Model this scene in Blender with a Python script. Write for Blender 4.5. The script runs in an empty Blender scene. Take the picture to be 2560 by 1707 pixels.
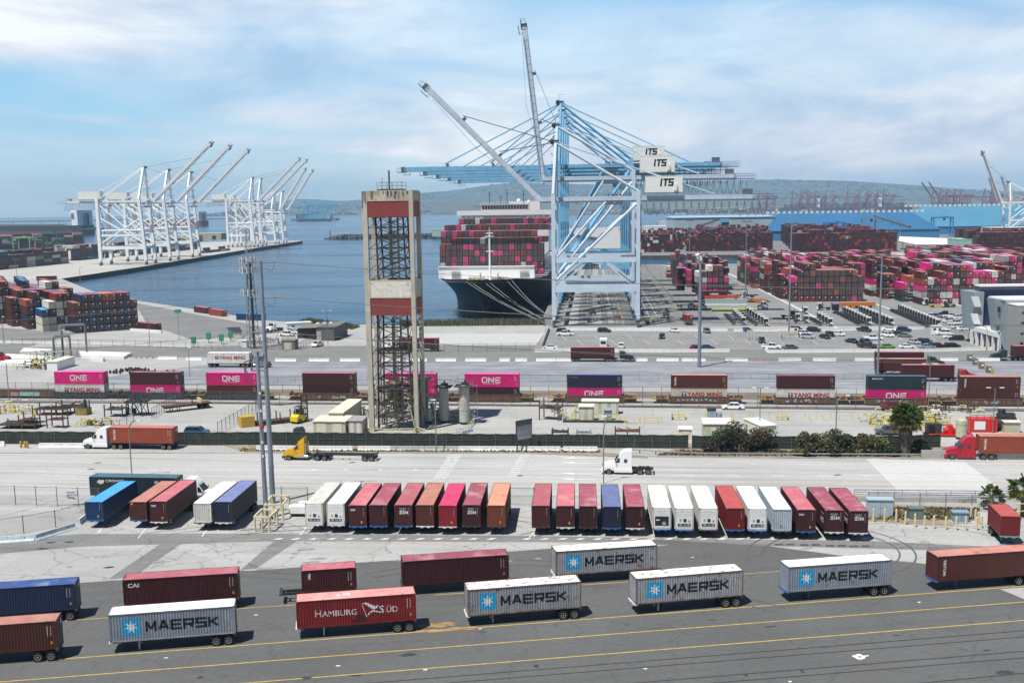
import bpy, bmesh, math, random
from math import radians, sin, cos, pi, atan2, hypot, sqrt
from mathutils import Vector, Matrix
random.seed(7)
SC = bpy.context.scene
COL = SC.collection
# ---------------------------------------------------------------- camera
F_PX, PITCH, ROLL, CY, CAMH = 2801., radians(8.97), radians(-.766), 957., 43.5
def _m():
    cp, sp, cr, sr = cos(PITCH), sin(PITCH), cos(ROLL), sin(ROLL)
    A = Matrix(((1, 0, 0), (0, -sp, -cp), (0, cp, -sp)))
    return Matrix(((cr, -sr, 0), (sr, cr, 0), (0, 0, 1))) @ A
CM = _m(); CMT = CM.transposed()
def g(x, y, z=0.):
    """survey: point of the photograph -> point of the place at height z"""
    d = CMT @ Vector(((x - 1280) / F_PX, (y - CY) / F_PX, 1)); k = (z - CAMH) / d.z
    return Vector((d.x * k, d.y * k, z))
def hat(x, y, Y):
    d = CMT @ Vector(((x - 1280) / F_PX, (y - CY) / F_PX, 1)); k = Y / d.y
    return Vector((d.x * k, Y, CAMH + d.z * k))
def pr(p):
    q = CM @ (Vector(p) - Vector((0, 0, CAMH)))
    return 1280 + F_PX * q.x / q.z, CY + F_PX * q.y / q.z
cam = bpy.data.cameras.new("camera"); cam.sensor_width = 36; cam.lens = F_PX / 2560 * 36
cam.shift_y = (CY - 853.5) / 2560; cam.clip_end = 60000; cam.clip_start = 1
co = bpy.data.objects.new("camera", cam); COL.objects.link(co)
R3 = Matrix((CM[0], -CM[1], -CM[2])).transposed()
co.matrix_world = Matrix.Translation((0, 0, CAMH)) @ R3.to_4x4()
SC.camera = co
SC.view_settings.view_transform = 'Standard'; SC.view_settings.look = 'None'
SC.view_settings.exposure = 0.25; SC.view_settings.gamma = 1
SC.cycles.max_bounces = 5; SC.cycles.diffuse_bounces = 2; SC.cycles.glossy_bounces = 3
SC.cycles.volume_bounces = 0; SC.cycles.transparent_max_bounces = 12
SC.cycles.volume_step_rate = 10; SC.cycles.caustics_reflective = False
# ---------------------------------------------------------------- world and sun
HAZE_D = 8e-5
SUNV = Vector((-.33, -.35, 1.)).normalized()          # towards the sun
W = bpy.data.worlds.new("World"); SC.world = W; W.use_nodes = True
nt = W.node_tree; nt.nodes.clear()
def N(t, ty, **k):
    n = t.nodes.new(ty)
    for a, b in k.items(): setattr(n, a, b)
    return n
def ramp(t, stops, src, interp='LINEAR'):
    r = N(t, 'ShaderNodeValToRGB'); cr = r.color_ramp; cr.interpolation = interp
    while len(cr.elements) < len(stops): cr.elements.new(.5)
    for e, (p, c) in zip(cr.elements, stops):
        e.position = p; e.color = (*c, 1) if len(c) == 3 else c
    t.links.new(src, r.inputs[0]); return r.outputs[0]
def mix(t, fac, a, b, mode='MIX'):
    m = N(t, 'ShaderNodeMix', data_type='RGBA', blend_type=mode)
    for s, v in ((m.inputs[0], fac), (m.inputs[6], a), (m.inputs[7], b)):
        if isinstance(v, (int, float)): s.default_value = v
        elif isinstance(v, tuple): s.default_value = (*v, 1)
        else: t.links.new(v, s)
    return m.outputs[2]
def mth(t, op, a, b=0., clamp=False):
    m = N(t, 'ShaderNodeMath', operation=op, use_clamp=clamp)
    for s, v in ((m.inputs[0], a), (m.inputs[1], b)):
        if isinstance(v, (int, float)): s.default_value = v
        else: t.links.new(v, s)
    return m.outputs[0]
def noise(t, vec, scale, detail=3., rough=.55, dist=0.):
    n = N(t, 'ShaderNodeTexNoise'); n.inputs['Scale'].default_value = scale
    n.inputs['Detail'].default_value = detail; n.inputs['Roughness'].default_value = rough
    n.inputs['Distortion'].default_value = dist
    if vec is not None: t.links.new(vec, n.inputs['Vector'])
    return n.outputs[0]
def mapping(t, vec, scale=(1, 1, 1), rot=(0, 0, 0), loc=(0, 0, 0)):
    m = N(t, 'ShaderNodeMapping'); m.inputs['Scale'].default_value = scale
    m.inputs['Rotation'].default_value = rot; m.inputs['Location'].default_value = loc
    t.links.new(vec, m.inputs['Vector']); return m.outputs[0]
sky = N(nt, 'ShaderNodeTexSky', sky_type='NISHITA'); sky.sun_disc = False
sky.sun_elevation = math.asin(SUNV.z); sky.sun_rotation = atan2(SUNV.x, SUNV.y)
sky.altitude = 30; sky.air_density = 1.0; sky.dust_density = .6; sky.ozone_density = 2.2
bg = N(nt, 'ShaderNodeBackground'); bg.inputs[1].default_value = .05
nt.links.new(sky.outputs[0], bg.inputs[0])
tc = N(nt, 'ShaderNodeTexCoord'); gen = tc.outputs['Generated']
sep = N(nt, 'ShaderNodeSeparateXYZ'); nt.links.new(gen, sep.inputs[0])
# cloud sheet: thin streaks low over the sea, thinning towards the zenith
den = mth(nt, 'ADD', mth(nt, 'MAXIMUM', sep.outputs[2], 0.0), .09)
px_ = mth(nt, 'DIVIDE', sep.outputs[0], den); py_ = mth(nt, 'DIVIDE', sep.outputs[1], den)
cmb = N(nt, 'ShaderNodeCombineXYZ'); nt.links.new(px_, cmb.inputs[0]); nt.links.new(py_, cmb.inputs[1])
cv = mapping(nt, cmb.outputs[0], (.30, .42, 1), (0, 0, .35), (3.1, 1.7, 0))
n1 = noise(nt, cv, 1.0, 7, .52, .25)
n2 = noise(nt, mapping(nt, gen, (5, 5, 16), (0, 0, 0), (2.3, .6, 4.4)), 1.0, 7, .6, .4)
low = ramp(nt, [(0, (1, 1, 1)), (.19, (1, 1, 1)), (.27, (.3, .3, .3)), (.42, (0, 0, 0))], sep.outputs[2])
wob = mth(nt, 'MULTIPLY', mth(nt, 'SUBTRACT', n1, .5), .12)
base = ramp(nt, [(.30, (.45, .45, .45)), (.46, (.85, .85, .85)), (.58, (1, 1, 1))], n1)
tL = mth(nt, 'ADD', mth(nt, 'ADD', sep.outputs[2], -.115), mth(nt, 'ADD', mth(nt, 'MULTIPLY', mth(nt, 'ADD', sep.outputs[0], .4), .24), wob))
stk = noise(nt, mapping(nt, gen, (3, 3, 46), (0, .10, 0)), 1., 5, .55, .3)
clearL = mth(nt, 'MAXIMUM', ramp(nt, [(0, (0, 0, 0)), (.46, (0, 0, 0)), (.535, (1, 1, 1))], mth(nt, 'ADD', mth(nt, 'MULTIPLY', tL, 2.2), .5)), ramp(nt, [(.42, (.12, .12, .12)), (.7, (.75, .75, .75))], stk))
gz = ramp(nt, [(.115, (0, 0, 0)), (.175, (1, 1, 1))], mth(nt, 'ADD', sep.outputs[2], wob))
gx = ramp(nt, [(.38, (0, 0, 0)), (.53, (1, 1, 1)), (.70, (.75, .75, .75))], mth(nt, 'ADD', sep.outputs[0], .5))
gap = mth(nt, 'MULTIPLY', gz, gx)
cl = mth(nt, 'MULTIPLY', mth(nt, 'MULTIPLY', base, clearL), mth(nt, 'SUBTRACT', 1., mth(nt, 'MULTIPLY', gap, .95)))
cl = mth(nt, 'MULTIPLY', cl, low)
ccol = ramp(nt, [(.34, (.52, .64, .82)), (.45, (.74, .81, .93)), (.54, (.92, .94, .99)), (.62, (1.1, 1.1, 1.1))], n2)
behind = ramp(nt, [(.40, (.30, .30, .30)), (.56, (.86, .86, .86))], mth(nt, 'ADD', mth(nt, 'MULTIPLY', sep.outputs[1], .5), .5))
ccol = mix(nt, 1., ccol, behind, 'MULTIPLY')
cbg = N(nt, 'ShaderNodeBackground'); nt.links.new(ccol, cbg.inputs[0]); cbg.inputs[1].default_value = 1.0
# low sky tint (the bright blue of the photograph's clear sky)
blue = ramp(nt, [(0, (.34, .56, .72)), (.05, (.24, .54, .76)), (.12, (.11, .45, .73)), (.20, (.07, .40, .72)),
                 (.33, (.04, .11, .22)), (.8, (.008, .02, .05))], sep.outputs[2])
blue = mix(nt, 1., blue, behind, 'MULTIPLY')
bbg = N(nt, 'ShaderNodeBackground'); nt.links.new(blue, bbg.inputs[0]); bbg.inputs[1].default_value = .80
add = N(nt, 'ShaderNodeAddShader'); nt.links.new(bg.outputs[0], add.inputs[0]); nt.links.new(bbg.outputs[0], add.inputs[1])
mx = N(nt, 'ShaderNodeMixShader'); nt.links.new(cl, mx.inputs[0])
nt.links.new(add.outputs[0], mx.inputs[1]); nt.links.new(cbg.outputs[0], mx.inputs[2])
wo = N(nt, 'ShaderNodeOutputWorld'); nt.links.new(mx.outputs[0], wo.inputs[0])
sl = bpy.data.lights.new("sun", 'SUN'); sl.energy = 5.0; sl.angle = radians(.5); sl.color = (1, .97, .92)
so = bpy.data.objects.new("sun", sl); COL.objects.link(so)
so.rotation_euler = SUNV.to_track_quat('Z', 'Y').to_euler(); so.location = (0, 0, 500)
# ---------------------------------------------------------------- materials
MATS = {}
def mat(name, c, rough=.6, metal=0., var=.18, scale=2., rust=0., streak=0., spec=.5, bump=0., tint=None, objrnd=.0, sc3=(1, 1, 1)):
    if name in MATS: return MATS[name]
    m = bpy.data.materials.new(name); m.use_nodes = True; t = m.node_tree
    b = t.nodes['Principled BSDF']; b.inputs['Roughness'].default_value = rough
    b.inputs['Metallic'].default_value = metal; b.inputs['Specular IOR Level'].default_value = spec
    tc = N(t, 'ShaderNodeTexCoord'); oi = N(t, 'ShaderNodeObjectInfo')
    v = N(t, 'ShaderNodeVectorMath', operation='ADD'); t.links.new(tc.outputs['Object'], v.inputs[0])
    cx = N(t, 'ShaderNodeVectorMath', operation='SCALE'); cx.inputs[0].default_value = (37, 53, 71)
    t.links.new(oi.outputs['Random'], cx.inputs['Scale']); t.links.new(cx.outputs[0], v.inputs[1])
    vec = mapping(t, v.outputs[0], sc3)
    n = noise(t, vec, scale, 4, .6)
    lo = tuple(x * (1 - var) for x in c); hi = tuple(min(1, x * (1 + var)) for x in c)
    col = ramp(t, [(.32, lo), (.68, hi)], n)
    if tint: col = mix(t, ramp(t, [(.5, (0, 0, 0)), (.72, (.8, .8, .8))], noise(t, vec, scale * .35, 5, .65)), col, tint)
    if objrnd:
        f = mth(t, 'ADD', mth(t, 'MULTIPLY', oi.outputs['Random'], 2 * objrnd), 1 - objrnd)
        cc = N(t, 'ShaderNodeCombineColor')
        for i in range(3): t.links.new(f, cc.inputs[i])
        col = mix(t, 1., col, cc.outputs[0], 'MULTIPLY')
    if streak:
        sv = mapping(t, v.outputs[0], (3.5, 3.5, .25))
        col = mix(t, ramp(t, [(.52, (0, 0, 0)), (.75, (streak,) * 3)], noise(t, sv, 1.6, 4, .7)), col, (.07, .045, .03))
    if rust:
        rv = noise(t, vec, 1.3, 8, .72)
        col = mix(t, ramp(t, [(.60 - .12 * rust, (0, 0, 0)), (.66 - .1 * rust, (.9, .9, .9))], rv), col, (.16, .07, .035))
    t.links.new(col, b.inputs['Base Color'])
    if bump:
        bp = N(t, 'ShaderNodeBump'); bp.inputs['Strength'].default_value = bump; bp.inputs['Distance'].default_value = .05
        t.links.new(noise(t, vec, scale * 6, 4, .6), bp.inputs['Height']); t.links.new(bp.outputs[0], b.inputs['Normal'])
    MATS[name] = m; return m
def ground_mat(name, c, ang=0., var=.12, streak=.25, joints=0., cracks=.0, tint=None, sp=1., skid=None, patch=0.):
    """paving: worn along the traffic direction ang; joints = slab size; sealed cracks"""
    m = bpy.data.materials.new(name); m.use_nodes = True; t = m.node_tree
    b = t.nodes['Principled BSDF']; b.inputs['Roughness'].default_value = .9; b.inputs['Specular IOR Level'].default_value = .12
    tc = N(t, 'ShaderNodeTexCoord'); P = tc.outputs['Object']
    R = mapping(t, P, (1, 1, 1), (0, 0, -ang))
    n0 = noise(t, P, .07 * sp, 5, .6); n1 = noise(t, P, 1.7, 5, .7); ns = noise(t, mapping(t, R, (.018, .55, 1)), 1., 5, .62)
    nf = noise(t, P, 9., 3, .8)
    col = ramp(t, [(.3, tuple(x * (1 - var) for x in c)), (.7, tuple(min(1, x * (1 + var)) for x in c))], n0)
    col = mix(t, .5, col, ramp(t, [(.3, (.38, .38, .38)), (.7, (.62, .62, .62))], n1), 'OVERLAY')
    col = mix(t, .35, col, ramp(t, [(.3, (.36, .36, .36)), (.7, (.64, .64, .64))], nf), 'OVERLAY')
    if streak: col = mix(t, ramp(t, [(.48, (0, 0, 0)), (.72, (streak,) * 3)], ns), col, skid or tuple(x * .45 for x in c))
    if tint: col = mix(t, ramp(t, [(.55, (0, 0, 0)), (.75, (.55, .55, .55))], noise(t, P, .15 * sp, 5, .65)), col, tint)
    if patch:
        vo = N(t, 'ShaderNodeTexVoronoi'); vo.inputs['Scale'].default_value = .045; vo.distance = 'CHEBYCHEV'
        t.links.new(R, vo.inputs['Vector'])
        pc = N(t, 'ShaderNodeSeparateColor'); t.links.new(vo.outputs['Color'], pc.inputs[0])
        col = mix(t, ramp(t, [(.6, (0, 0, 0)), (.62, (patch,) * 3)], pc.outputs[0], 'CONSTANT'), col, tuple(x * .72 for x in c))
    if joints:
        br = N(t, 'ShaderNodeTexBrick'); br.offset = 0
        for k, v in (('Scale', 1.), ('Mortar Size', .035), ('Brick Width', joints), ('Row Height', joints * .8)): br.inputs[k].default_value = v
        br.inputs['Color1'].default_value = (0, 0, 0, 1); br.inputs['Color2'].default_value = (0, 0, 0, 1); br.inputs['Mortar'].default_value = (.5, .5, .5, 1)
        t.links.new(R, br.inputs['Vector']); col = mix(t, br.outputs[0], col, tuple(x * .55 for x in c))
    if cracks:
        wv = N(t, 'ShaderNodeVectorMath', operation='ADD'); t.links.new(P, wv.inputs[0])
        nv = N(t, 'ShaderNodeTexNoise'); nv.inputs['Scale'].default_value = .35; nv.inputs['Detail'].default_value = 4; t.links.new(P, nv.inputs['Vector'])
        sv = N(t, 'ShaderNodeVectorMath', operation='SCALE'); sv.inputs['Scale'].default_value = 3.5; t.links.new(nv.outputs['Color'], sv.inputs[0]); t.links.new(sv.outputs[0], wv.inputs[1])
        vo = N(t, 'ShaderNodeTexVoronoi', feature='DISTANCE_TO_EDGE'); vo.inputs['Scale'].default_value = .11; t.links.new(wv.outputs[0], vo.inputs['Vector'])
        col = mix(t, ramp(t, [(0, (cracks,) * 3), (.006, (cracks,) * 3), (.012, (0, 0, 0))], vo.outputs[0]), col, (.05, .05, .05))
    t.links.new(col, b.inputs['Base Color'])
    bp = N(t, 'ShaderNodeBump'); bp.inputs['Strength'].default_value = .25; bp.inputs['Distance'].default_value = .03
    t.links.new(nf, bp.inputs['Height']); t.links.new(bp.outputs[0], b.inputs['Normal'])
    MATS[name] = m; return m
# ---------------------------------------------------------------- mesh builder
class MB:
    def __init__(s): s.v = []; s.f = []; s.mi = []; s.mats = []; s.sm = []
    def m(s, mt):
        if mt not in s.mats: s.mats.append(mt)
        return s.mats.index(mt)
    def add(s, vs, fs, mt, M=None, smooth=False):
        o = len(s.v); i = s.m(mt)
        s.v += [tuple(M @ Vector(p)) if M else tuple(p) for p in vs]
        s.f += [tuple(o + k for k in f) for f in fs]; s.mi += [i] * len(fs); s.sm += [smooth] * len(fs); return s
    def box(s, c, d, mt, rz=0., M=None, taper=None):
        x, y, z = (k / 2 for k in d); tx, ty = taper or (1, 1)
        vs = [(-x, -y, -z), (x, -y, -z), (x, y, -z), (-x, y, -z), (-x * tx, -y * ty, z), (x * tx, -y * ty, z), (x * tx, y * ty, z), (-x * tx, y * ty, z)]
        T = Matrix.Translation(c) @ Matrix.Rotation(rz, 4, 'Z')
        return s.add(vs, [(0, 3, 2, 1), (4, 5, 6, 7), (0, 1, 5, 4), (1, 2, 6, 5), (2, 3, 7, 6), (3, 0, 4, 7)], mt, (M @ T) if M else T)
    def bb(s, x0, x1, y0, y1, z0, z1, mt, **k): return s.box(((x0 + x1) / 2, (y0 + y1) / 2, (z0 + z1) / 2), (x1 - x0, y1 - y0, z1 - z0), mt, **k)
    def beam(s, p, q, w, h, mt, M=None):
        p, q = Vector(p), Vector(q); d = q - p; L = d.length
        if L < 1e-6: return s
        T = Matrix.Translation((p + q) / 2) @ d.to_track_quat('X', 'Z').to_matrix().to_4x4()
        return s.box((0, 0, 0), (L, w, h), mt, M=(M @ T) if M else T)
    def cyl(s, p, q, r, mt, n=12, r2=None, cap=True, M=None, smooth=True):
        p, q = Vector(p), Vector(q); d = q - p; r2 = r if r2 is None else r2
        T = Matrix.Translation(p) @ d.to_track_quat('Z', 'Y').to_matrix().to_4x4(); L = d.length
        if M: T = M @ T
        vs = []
        for i in range(n):
            a = 2 * pi * i / n; vs += [(r * cos(a), r * sin(a), 0), (r2 * cos(a), r2 * sin(a), L)]
        s.add(vs, [(2 * i, 2 * ((i + 1) % n), 2 * ((i + 1) % n) + 1, 2 * i + 1) for i in range(n)], mt, T, smooth)
        if cap: s.add(vs, [tuple(2 * i for i in reversed(range(n))), tuple(2 * i + 1 for i in range(n))], mt, T)
        return s
    def tube(s, pts, r, mt, n=8):
        for a, b in zip(pts, pts[1:]): s.cyl(a, b, r, mt, n)
        return s
    def sph(s, c, r, mt, n=8, sq=(1, 1, 1)):
        vs = []; fs = []
        for i in range(n + 1):
            for j in range(2 * n):
                a = pi * i / n; b = pi * j / n; vs.append((c[0] + r * sq[0] * sin(a) * cos(b), c[1] + r * sq[1] * sin(a) * sin(b), c[2] + r * sq[2] * cos(a)))
        for i in range(n):
            for j in range(2 * n): fs.append((i * 2 * n + j, (i + 1) * 2 * n + j, (i + 1) * 2 * n + (j + 1) % (2 * n), i * 2 * n + (j + 1) % (2 * n)))
        return s.add(vs, fs, mt, None, True)
    def extr(s, prof, y0, y1, mt, inset=0., M=None):
        """side profile (x,z) pulled from y0 to y1; inset narrows the upper part"""
        zs = [p[1] for p in prof]; z0, z1 = min(zs), max(zs); n = len(prof)
        ins = lambda z: inset * max(0, (z - z0) / max(1e-6, z1 - z0)) ** 1.5
        vs = [(x, y0 + ins(z), z) for x, z in prof] + [(x, y1 - ins(z), z) for x, z in prof]
        return s.add(vs, [tuple(range(n)), tuple(reversed(range(n, 2 * n)))] + [((i + 1) % n, i, n + i, n + (i + 1) % n) for i in range(n)], mt, M)
    def poly(s, pts, mt, z=None):
        vs = [(p[0], p[1], z if z is not None else p[2]) for p in pts]
        a = sum(vs[i][0] * vs[(i + 1) % len(vs)][1] - vs[(i + 1) % len(vs)][0] * vs[i][1] for i in range(len(vs)))
        return s.add(vs, [tuple(range(len(vs))) if a > 0 else tuple(reversed(range(len(vs))))], mt)
    def mesh(s, name):
        me = bpy.data.meshes.new(name); me.from_pydata(s.v, [], s.f)
        for mt in s.mats: me.materials.append(mt)
        me.polygons.foreach_set('material_index', s.mi); me.polygons.foreach_set('use_smooth', s.sm); me.update(); return me
    def o(s, name, parent=None, loc=(0, 0, 0), rz=0., label=None):
        ob = bpy.data.objects.new(name, s.mesh(name)); COL.objects.link(ob); ob.location = loc; ob.rotation_euler = (0, 0, rz)
        if parent: ob.parent = parent
        if label: ob['label'] = label
        return ob
def tag(o, label, cat, group=None, kind=None):
    o['label'] = label; o['category'] = cat
    if group: o['group'] = group
    if kind: o['kind'] = kind
    return o
def thing(name, label, cat, loc=(0, 0, 0), rz=0., group=None):
    o = bpy.data.objects.new(name, None); COL.objects.link(o); o.location = loc; o.rotation_euler = (0, 0, rz); o.empty_display_size = .5
    return tag(o, label, cat, group)
def struct(name, mb):
    o = mb.o(name); o['kind'] = 'structure'; return o
def copy_tree(o, parent=None, loc=None, rz=None, label=None, group=None, paint=None):
    c = o.copy(); COL.objects.link(c)
    if parent: c.parent = parent
    if loc is not None: c.location = loc
    if rz is not None: c.rotation_euler = (0, 0, rz)
    if label: c['label'] = label
    if group: c['group'] = group
    if paint and c.type == 'MESH':
        for sl_ in c.material_slots:
            if sl_.material and sl_.material.name in paint:
                mm = paint[sl_.material.name]; sl_.link = 'OBJECT'; sl_.material = mm
    for ch in list(o.children): copy_tree(ch, c, paint=paint)
    return c
def text_mesh(s, size, mt, xs=1., bold=0., align='LEFT', name='lettering'):
    cu = bpy.data.curves.new(name, 'FONT'); cu.body = s; cu.size = size; cu.offset = bold * size; cu.align_x = align; cu.resolution_u = 3; cu.space_character = 1 + bold
    ob = bpy.data.objects.new(name, cu); COL.objects.link(ob)
    dg = bpy.context.evaluated_depsgraph_get(); me = bpy.data.meshes.new_from_object(ob.evaluated_get(dg))
    bpy.data.objects.remove(ob); bpy.data.curves.remove(cu)
    if xs != 1: me.transform(Matrix.Diagonal((xs, 1, 1, 1)))
    me.materials.clear(); me.materials.append(mt); me.name = name
    return me
def text(s, size, mt, parent, M, **k):
    """flat lettering lying in the local XY plane, placed by matrix M under parent"""
    me = text_mesh(s, size, mt, **k); me.transform(M); ob = bpy.data.objects.new('lettering', me); COL.objects.link(ob); ob.parent = parent
    return ob
UP_FRONT = Matrix.Rotation(pi / 2, 4, 'X')   # text upright, facing -y
# ---------------------------------------------------------------- ground, water, quays
RA = radians(-6.8)      # run of the motorway and the railway
conc = ground_mat('concrete_paving', (.385, .38, .365), RA, .10, .30, joints=6.1, cracks=.38, patch=.3)
yardc = ground_mat('pale_yard_paving', (.37, .365, .35), RA, .12, .35, joints=7.3, cracks=.22, tint=(.30, .29, .27))
asph = ground_mat('dark_asphalt', (.115, .115, .113), radians(9.7), .10, .35, cracks=.25, skid=(.075, .075, .075), tint=(.125, .12, .115))
grey = ground_mat('grey_asphalt', (.20, .20, .195), RA, .12, .45, cracks=.35)
lotm = ground_mat('car_park_asphalt', (.235, .235, .23), RA, .12, .4, cracks=.5, tint=(.30, .30, .29))
hwym = ground_mat('motorway_concrete', (.41, .405, .39), RA, .08, .8, skid=(.24, .24, .235), sp=.6)
brdg = ground_mat('bridge_deck_concrete', (.50, .50, .48), RA, .05, .2)
blue_r = ground_mat('worn_blue_grey_road', (.26, .27, .29), RA, .18, .95, skid=(.09, .095, .11), sp=2)
wharfm = ground_mat('wharf_deck', (.20, .197, .19), radians(85.8), .12, .55, joints=9.)
dirt = ground_mat('roadside_dirt', (.27, .21, .155), RA, .25, .3, sp=3)
ballast = ground_mat('track_ballast', (.20, .17, .14), RA, .3, .4, sp=4)
quayw = mat('quay_wall', (.075, .065, .055), .9, var=.5, scale=.25, streak=.7)
watm = bpy.data.materials.new('harbour_water'); watm.use_nodes = True; t = watm.node_tree
b = t.nodes['Principled BSDF']; t.links.new(ramp(t, [(.35, (.07, .07, .07)), (.65, (.30, .30, .30))], noise(t, mapping(t, N(t, 'ShaderNodeTexCoord').outputs['Object'], (.003, .011, 1)), 1., 5, .65, .8)), b.inputs['Roughness']); b.inputs['IOR'].default_value = 1.33
tc = N(t, 'ShaderNodeTexCoord'); P = tc.outputs['Object']
c_ = ramp(t, [(.35, (.008, .055, .115)), (.62, (.015, .085, .16))], noise(t, mapping(t, P, (.0022, .006, 1)), 1., 4, .6))
t.links.new(c_, b.inputs['Base Color'])
h = mth(t, 'ADD', noise(t, P, .45, 4, .6), mth(t, 'MULTIPLY', noise(t, mapping(t, P, (.035, .09, 1)), 1., 4, .6), 2.2))
bp = N(t, 'ShaderNodeBump'); bp.inputs['Strength'].default_value = .75; bp.inputs['Distance'].default_value = .8
t.links.new(h, bp.inputs['Height']); t.links.new(bp.outputs[0], b.inputs['Normal'])
WZ = -3.6
m = MB(); m.poly([(-16000, -300), (16000, -300), (16000, 10600), (-16000, 10600)], watm, WZ); struct('water', m)
DW = Vector((sin(radians(4.2)), cos(radians(4.2)), 0)); AW = Vector((DW.y, -DW.x, 0))   # along / across the right-hand wharf
CW = Vector((15.5, 404., 0))
def wp(a, d, z=0.): p = CW + AW * a + DW * d; return Vector((p.x, p.y, z))
def land(name, pts, mt, z=0., bottom=WZ - 1.5):
    mb = MB(); mb.poly(pts, mt, z); n = len(pts)
    vs = [(p[0], p[1], z) for p in pts] + [(p[0], p[1], bottom) for p in pts]
    mb.add(vs, [(i, i + n, (i + 1) % n + n, (i + 1) % n) for i in range(n)], quayw); return struct(name, mb)
shore = [(-297, 743), (-232, 622), (-185, 552), (-140, 497), (-99, 444.4), (-84, 432), (-72, 425), (-60, 421), (-20, 421.5), (wp(-5.5, 14)[0], 420.5)]
wend = 425
near = [(-1500, -200), (1600, -200), (1600, 2600), (1100, 2620), (560, 2500), (300, 2300), (90, 2150), (90, 1760), (120, 1500), (wp(2, 568)[0], 972), (wp(250, 560)[0], 952), (wp(250, wend - 8)[0], 800)]
E_edge = [tuple(wp(-5.5, d)[:2]) for d in (wend, 14)]
land('ground', near + E_edge + list(reversed(shore[:-1])) + [(-1500, 743)], yardc)
land('wharf', [(-1500, 743.01), (-297, 743.01), (-291, 900), (-290, 1300), (-284, 1545), (-330, 1580), (-520, 1530), (-900, 1680), (-1500, 1750)], mat('pale_wharf_concrete', (.40, .385, .35), .9, var=.1, scale=.03, sc3=(1, .2, 1)), -.02)
land('far_shore', [(-1750, 7900), (-1300, 7700), (-300, 6900), (300, 6100), (900, 5500), (2300, 4700), (7000, 3900), (9000, 9500), (-2100, 9500)],
     mat('hazy_low_ground', (.20, .20, .165), .95, var=.5, scale=.004), 0)
def sheet(name, px, mt, k=1, world=False):
    pts = [p if world else tuple(g(*p)[:2]) for p in px]; mb = MB(); mb.poly(pts, mt, .004 * k); return struct(name, mb)
def z1(x, y): return x / 2.735, 1300 + y / 2.735
def z2(x, y): return 850 + x / 2.735, 1300 + y / 2.735
def z3(x, y): return 1700 + x / 2.735, 1300 + y / 2.735
# foreground asphalt
sheet('asphalt_yard', [(-500, 1470), (0, 1458), (190, 1457), (307, 1449), (600, 1428), (751, 1417), (890, 1406), (1002, 1399), (1371, 1371), (1500, 1357), (1642, 1349), (1700, 1351),
      (1919, 1364), (2102, 1388), (2307, 1408), (2700, 1425), (3100, 1850), (3100, 2400), (-600, 2400)], asph, 3)
sheet('concrete_lot', [(-400, 1240), (2900, 1262), (3100, 1445), (2307, 1425), (1640, 1380), (-600, 1500)], conc, 1)
sheet('pavement', [(2700, 1458), (2500, 1472), (2640, 1530), (3000, 1600), (3000, 1440)], conc, 4)
sheet('access_lane', [(-100, 1358), (200, 1334), (700, 1333), (1300, 1339), (2180, 1352), (2460, 1365), (2460, 1378), (1640, 1356), (700, 1352), (200, 1366), (-100, 1392)], grey, 2)
for k, q in enumerate(((( 270, 1447), (330, 1443), (480, 1340), (430, 1340)), ((600, 1425), (640, 1420), (760, 1340), (700, 1340)))):
    sheet('concrete_patch', [*q], grey, 5)
# motorway
def hw(y0, y1, x0=-300, x1=2900): return [(x0, y0 + (x0 - 1280) * .0), (x1, y0), (x1, y1), (x0, y1)]
sheet('motorway', [(-500, 1134), (620, 1133), (1280, 1133.5), (2000, 1147), (2900, 1150), (2900, 1246), (1900, 1241), (620, 1238), (-500, 1238)], hwym, 6)
sheet('bridge_deck', [(2164, 1146), (2412, 1155), (2520, 1236), (2252, 1234)], brdg, 7)
sheet('road_shoulder_dirt', [(560, 1114), (1330, 1117), (1620, 1140), (1620, 1146), (1280, 1133), (620, 1132)], dirt, 7)
sheet('planting_bed', [(1720, 1108), (2460, 1118), (2460, 1143), (2000, 1146), (1640, 1140)], dirt, 8)
sheet('planting_bed', [(2235, 1262), (2440, 1268), (2440, 1290), (2380, 1315), (2140, 1300)], dirt, 8)
# railway, worn roads, car park, wharf
sheet('railway_bed', [(-700, 966), (1280, 976), (2900, 990), (2900, 1012), (1280, 992), (-700, 980)], ballast, 2)
sheet('truck_road', [(560, 906), (1280, 904), (2560, 903), (3000, 905), (3000, 975), (1280, 966), (100, 962)], blue_r, 3)
sheet('terminal_road', [(-700, 868), (500, 866), (1500, 862), (3000, 855), (3000, 890), (1500, 896), (-700, 890)], grey, 4)
sheet('road_verge', [(560, 888), (3000, 884), (3000, 905), (1280, 904), (560, 906)], grey, 1)
sheet('car_park', [(1362, 833), (1362, 822), (3000, 815), (3000, 871), (1330, 874)], lotm, 5)
sheet('container_yard', [tuple(wp(a, d)[:2]) for a, d in ((-5, 9), (-5, wend - 1), (400, wend - 10), (700, wend - 60), (700, -6), (-1, -2))], lotm, 2, True)
sheet('rear_yard', [(110, 975), (470, 952), (1500, 900), (1500, 2500), (560, 2450), (200, 2100)], grey, 1, True)
sheet('wharf_deck', [tuple(wp(a, d)[:2]) for a, d in ((-5.2, 14), (-5.2, wend - 1), (62, wend - 1), (62, 6), (-2, 6))], wharfm, 4, True)
sheet('quay_apron', [(337, 757), (720, 828), (600, 842), (480, 850), (365, 808)], grey, 2)
sheet('quay_lane', [(-300, 800), (200, 832), (60, 870), (-300, 868)], grey, 3)
sheet('parking_bay', [(1060, 834), (1362, 834), (1330, 880), (1060, 884)], mat('parking_bay_concrete', (.43, .43, .41), .9, var=.06, scale=.3), 3)
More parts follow.
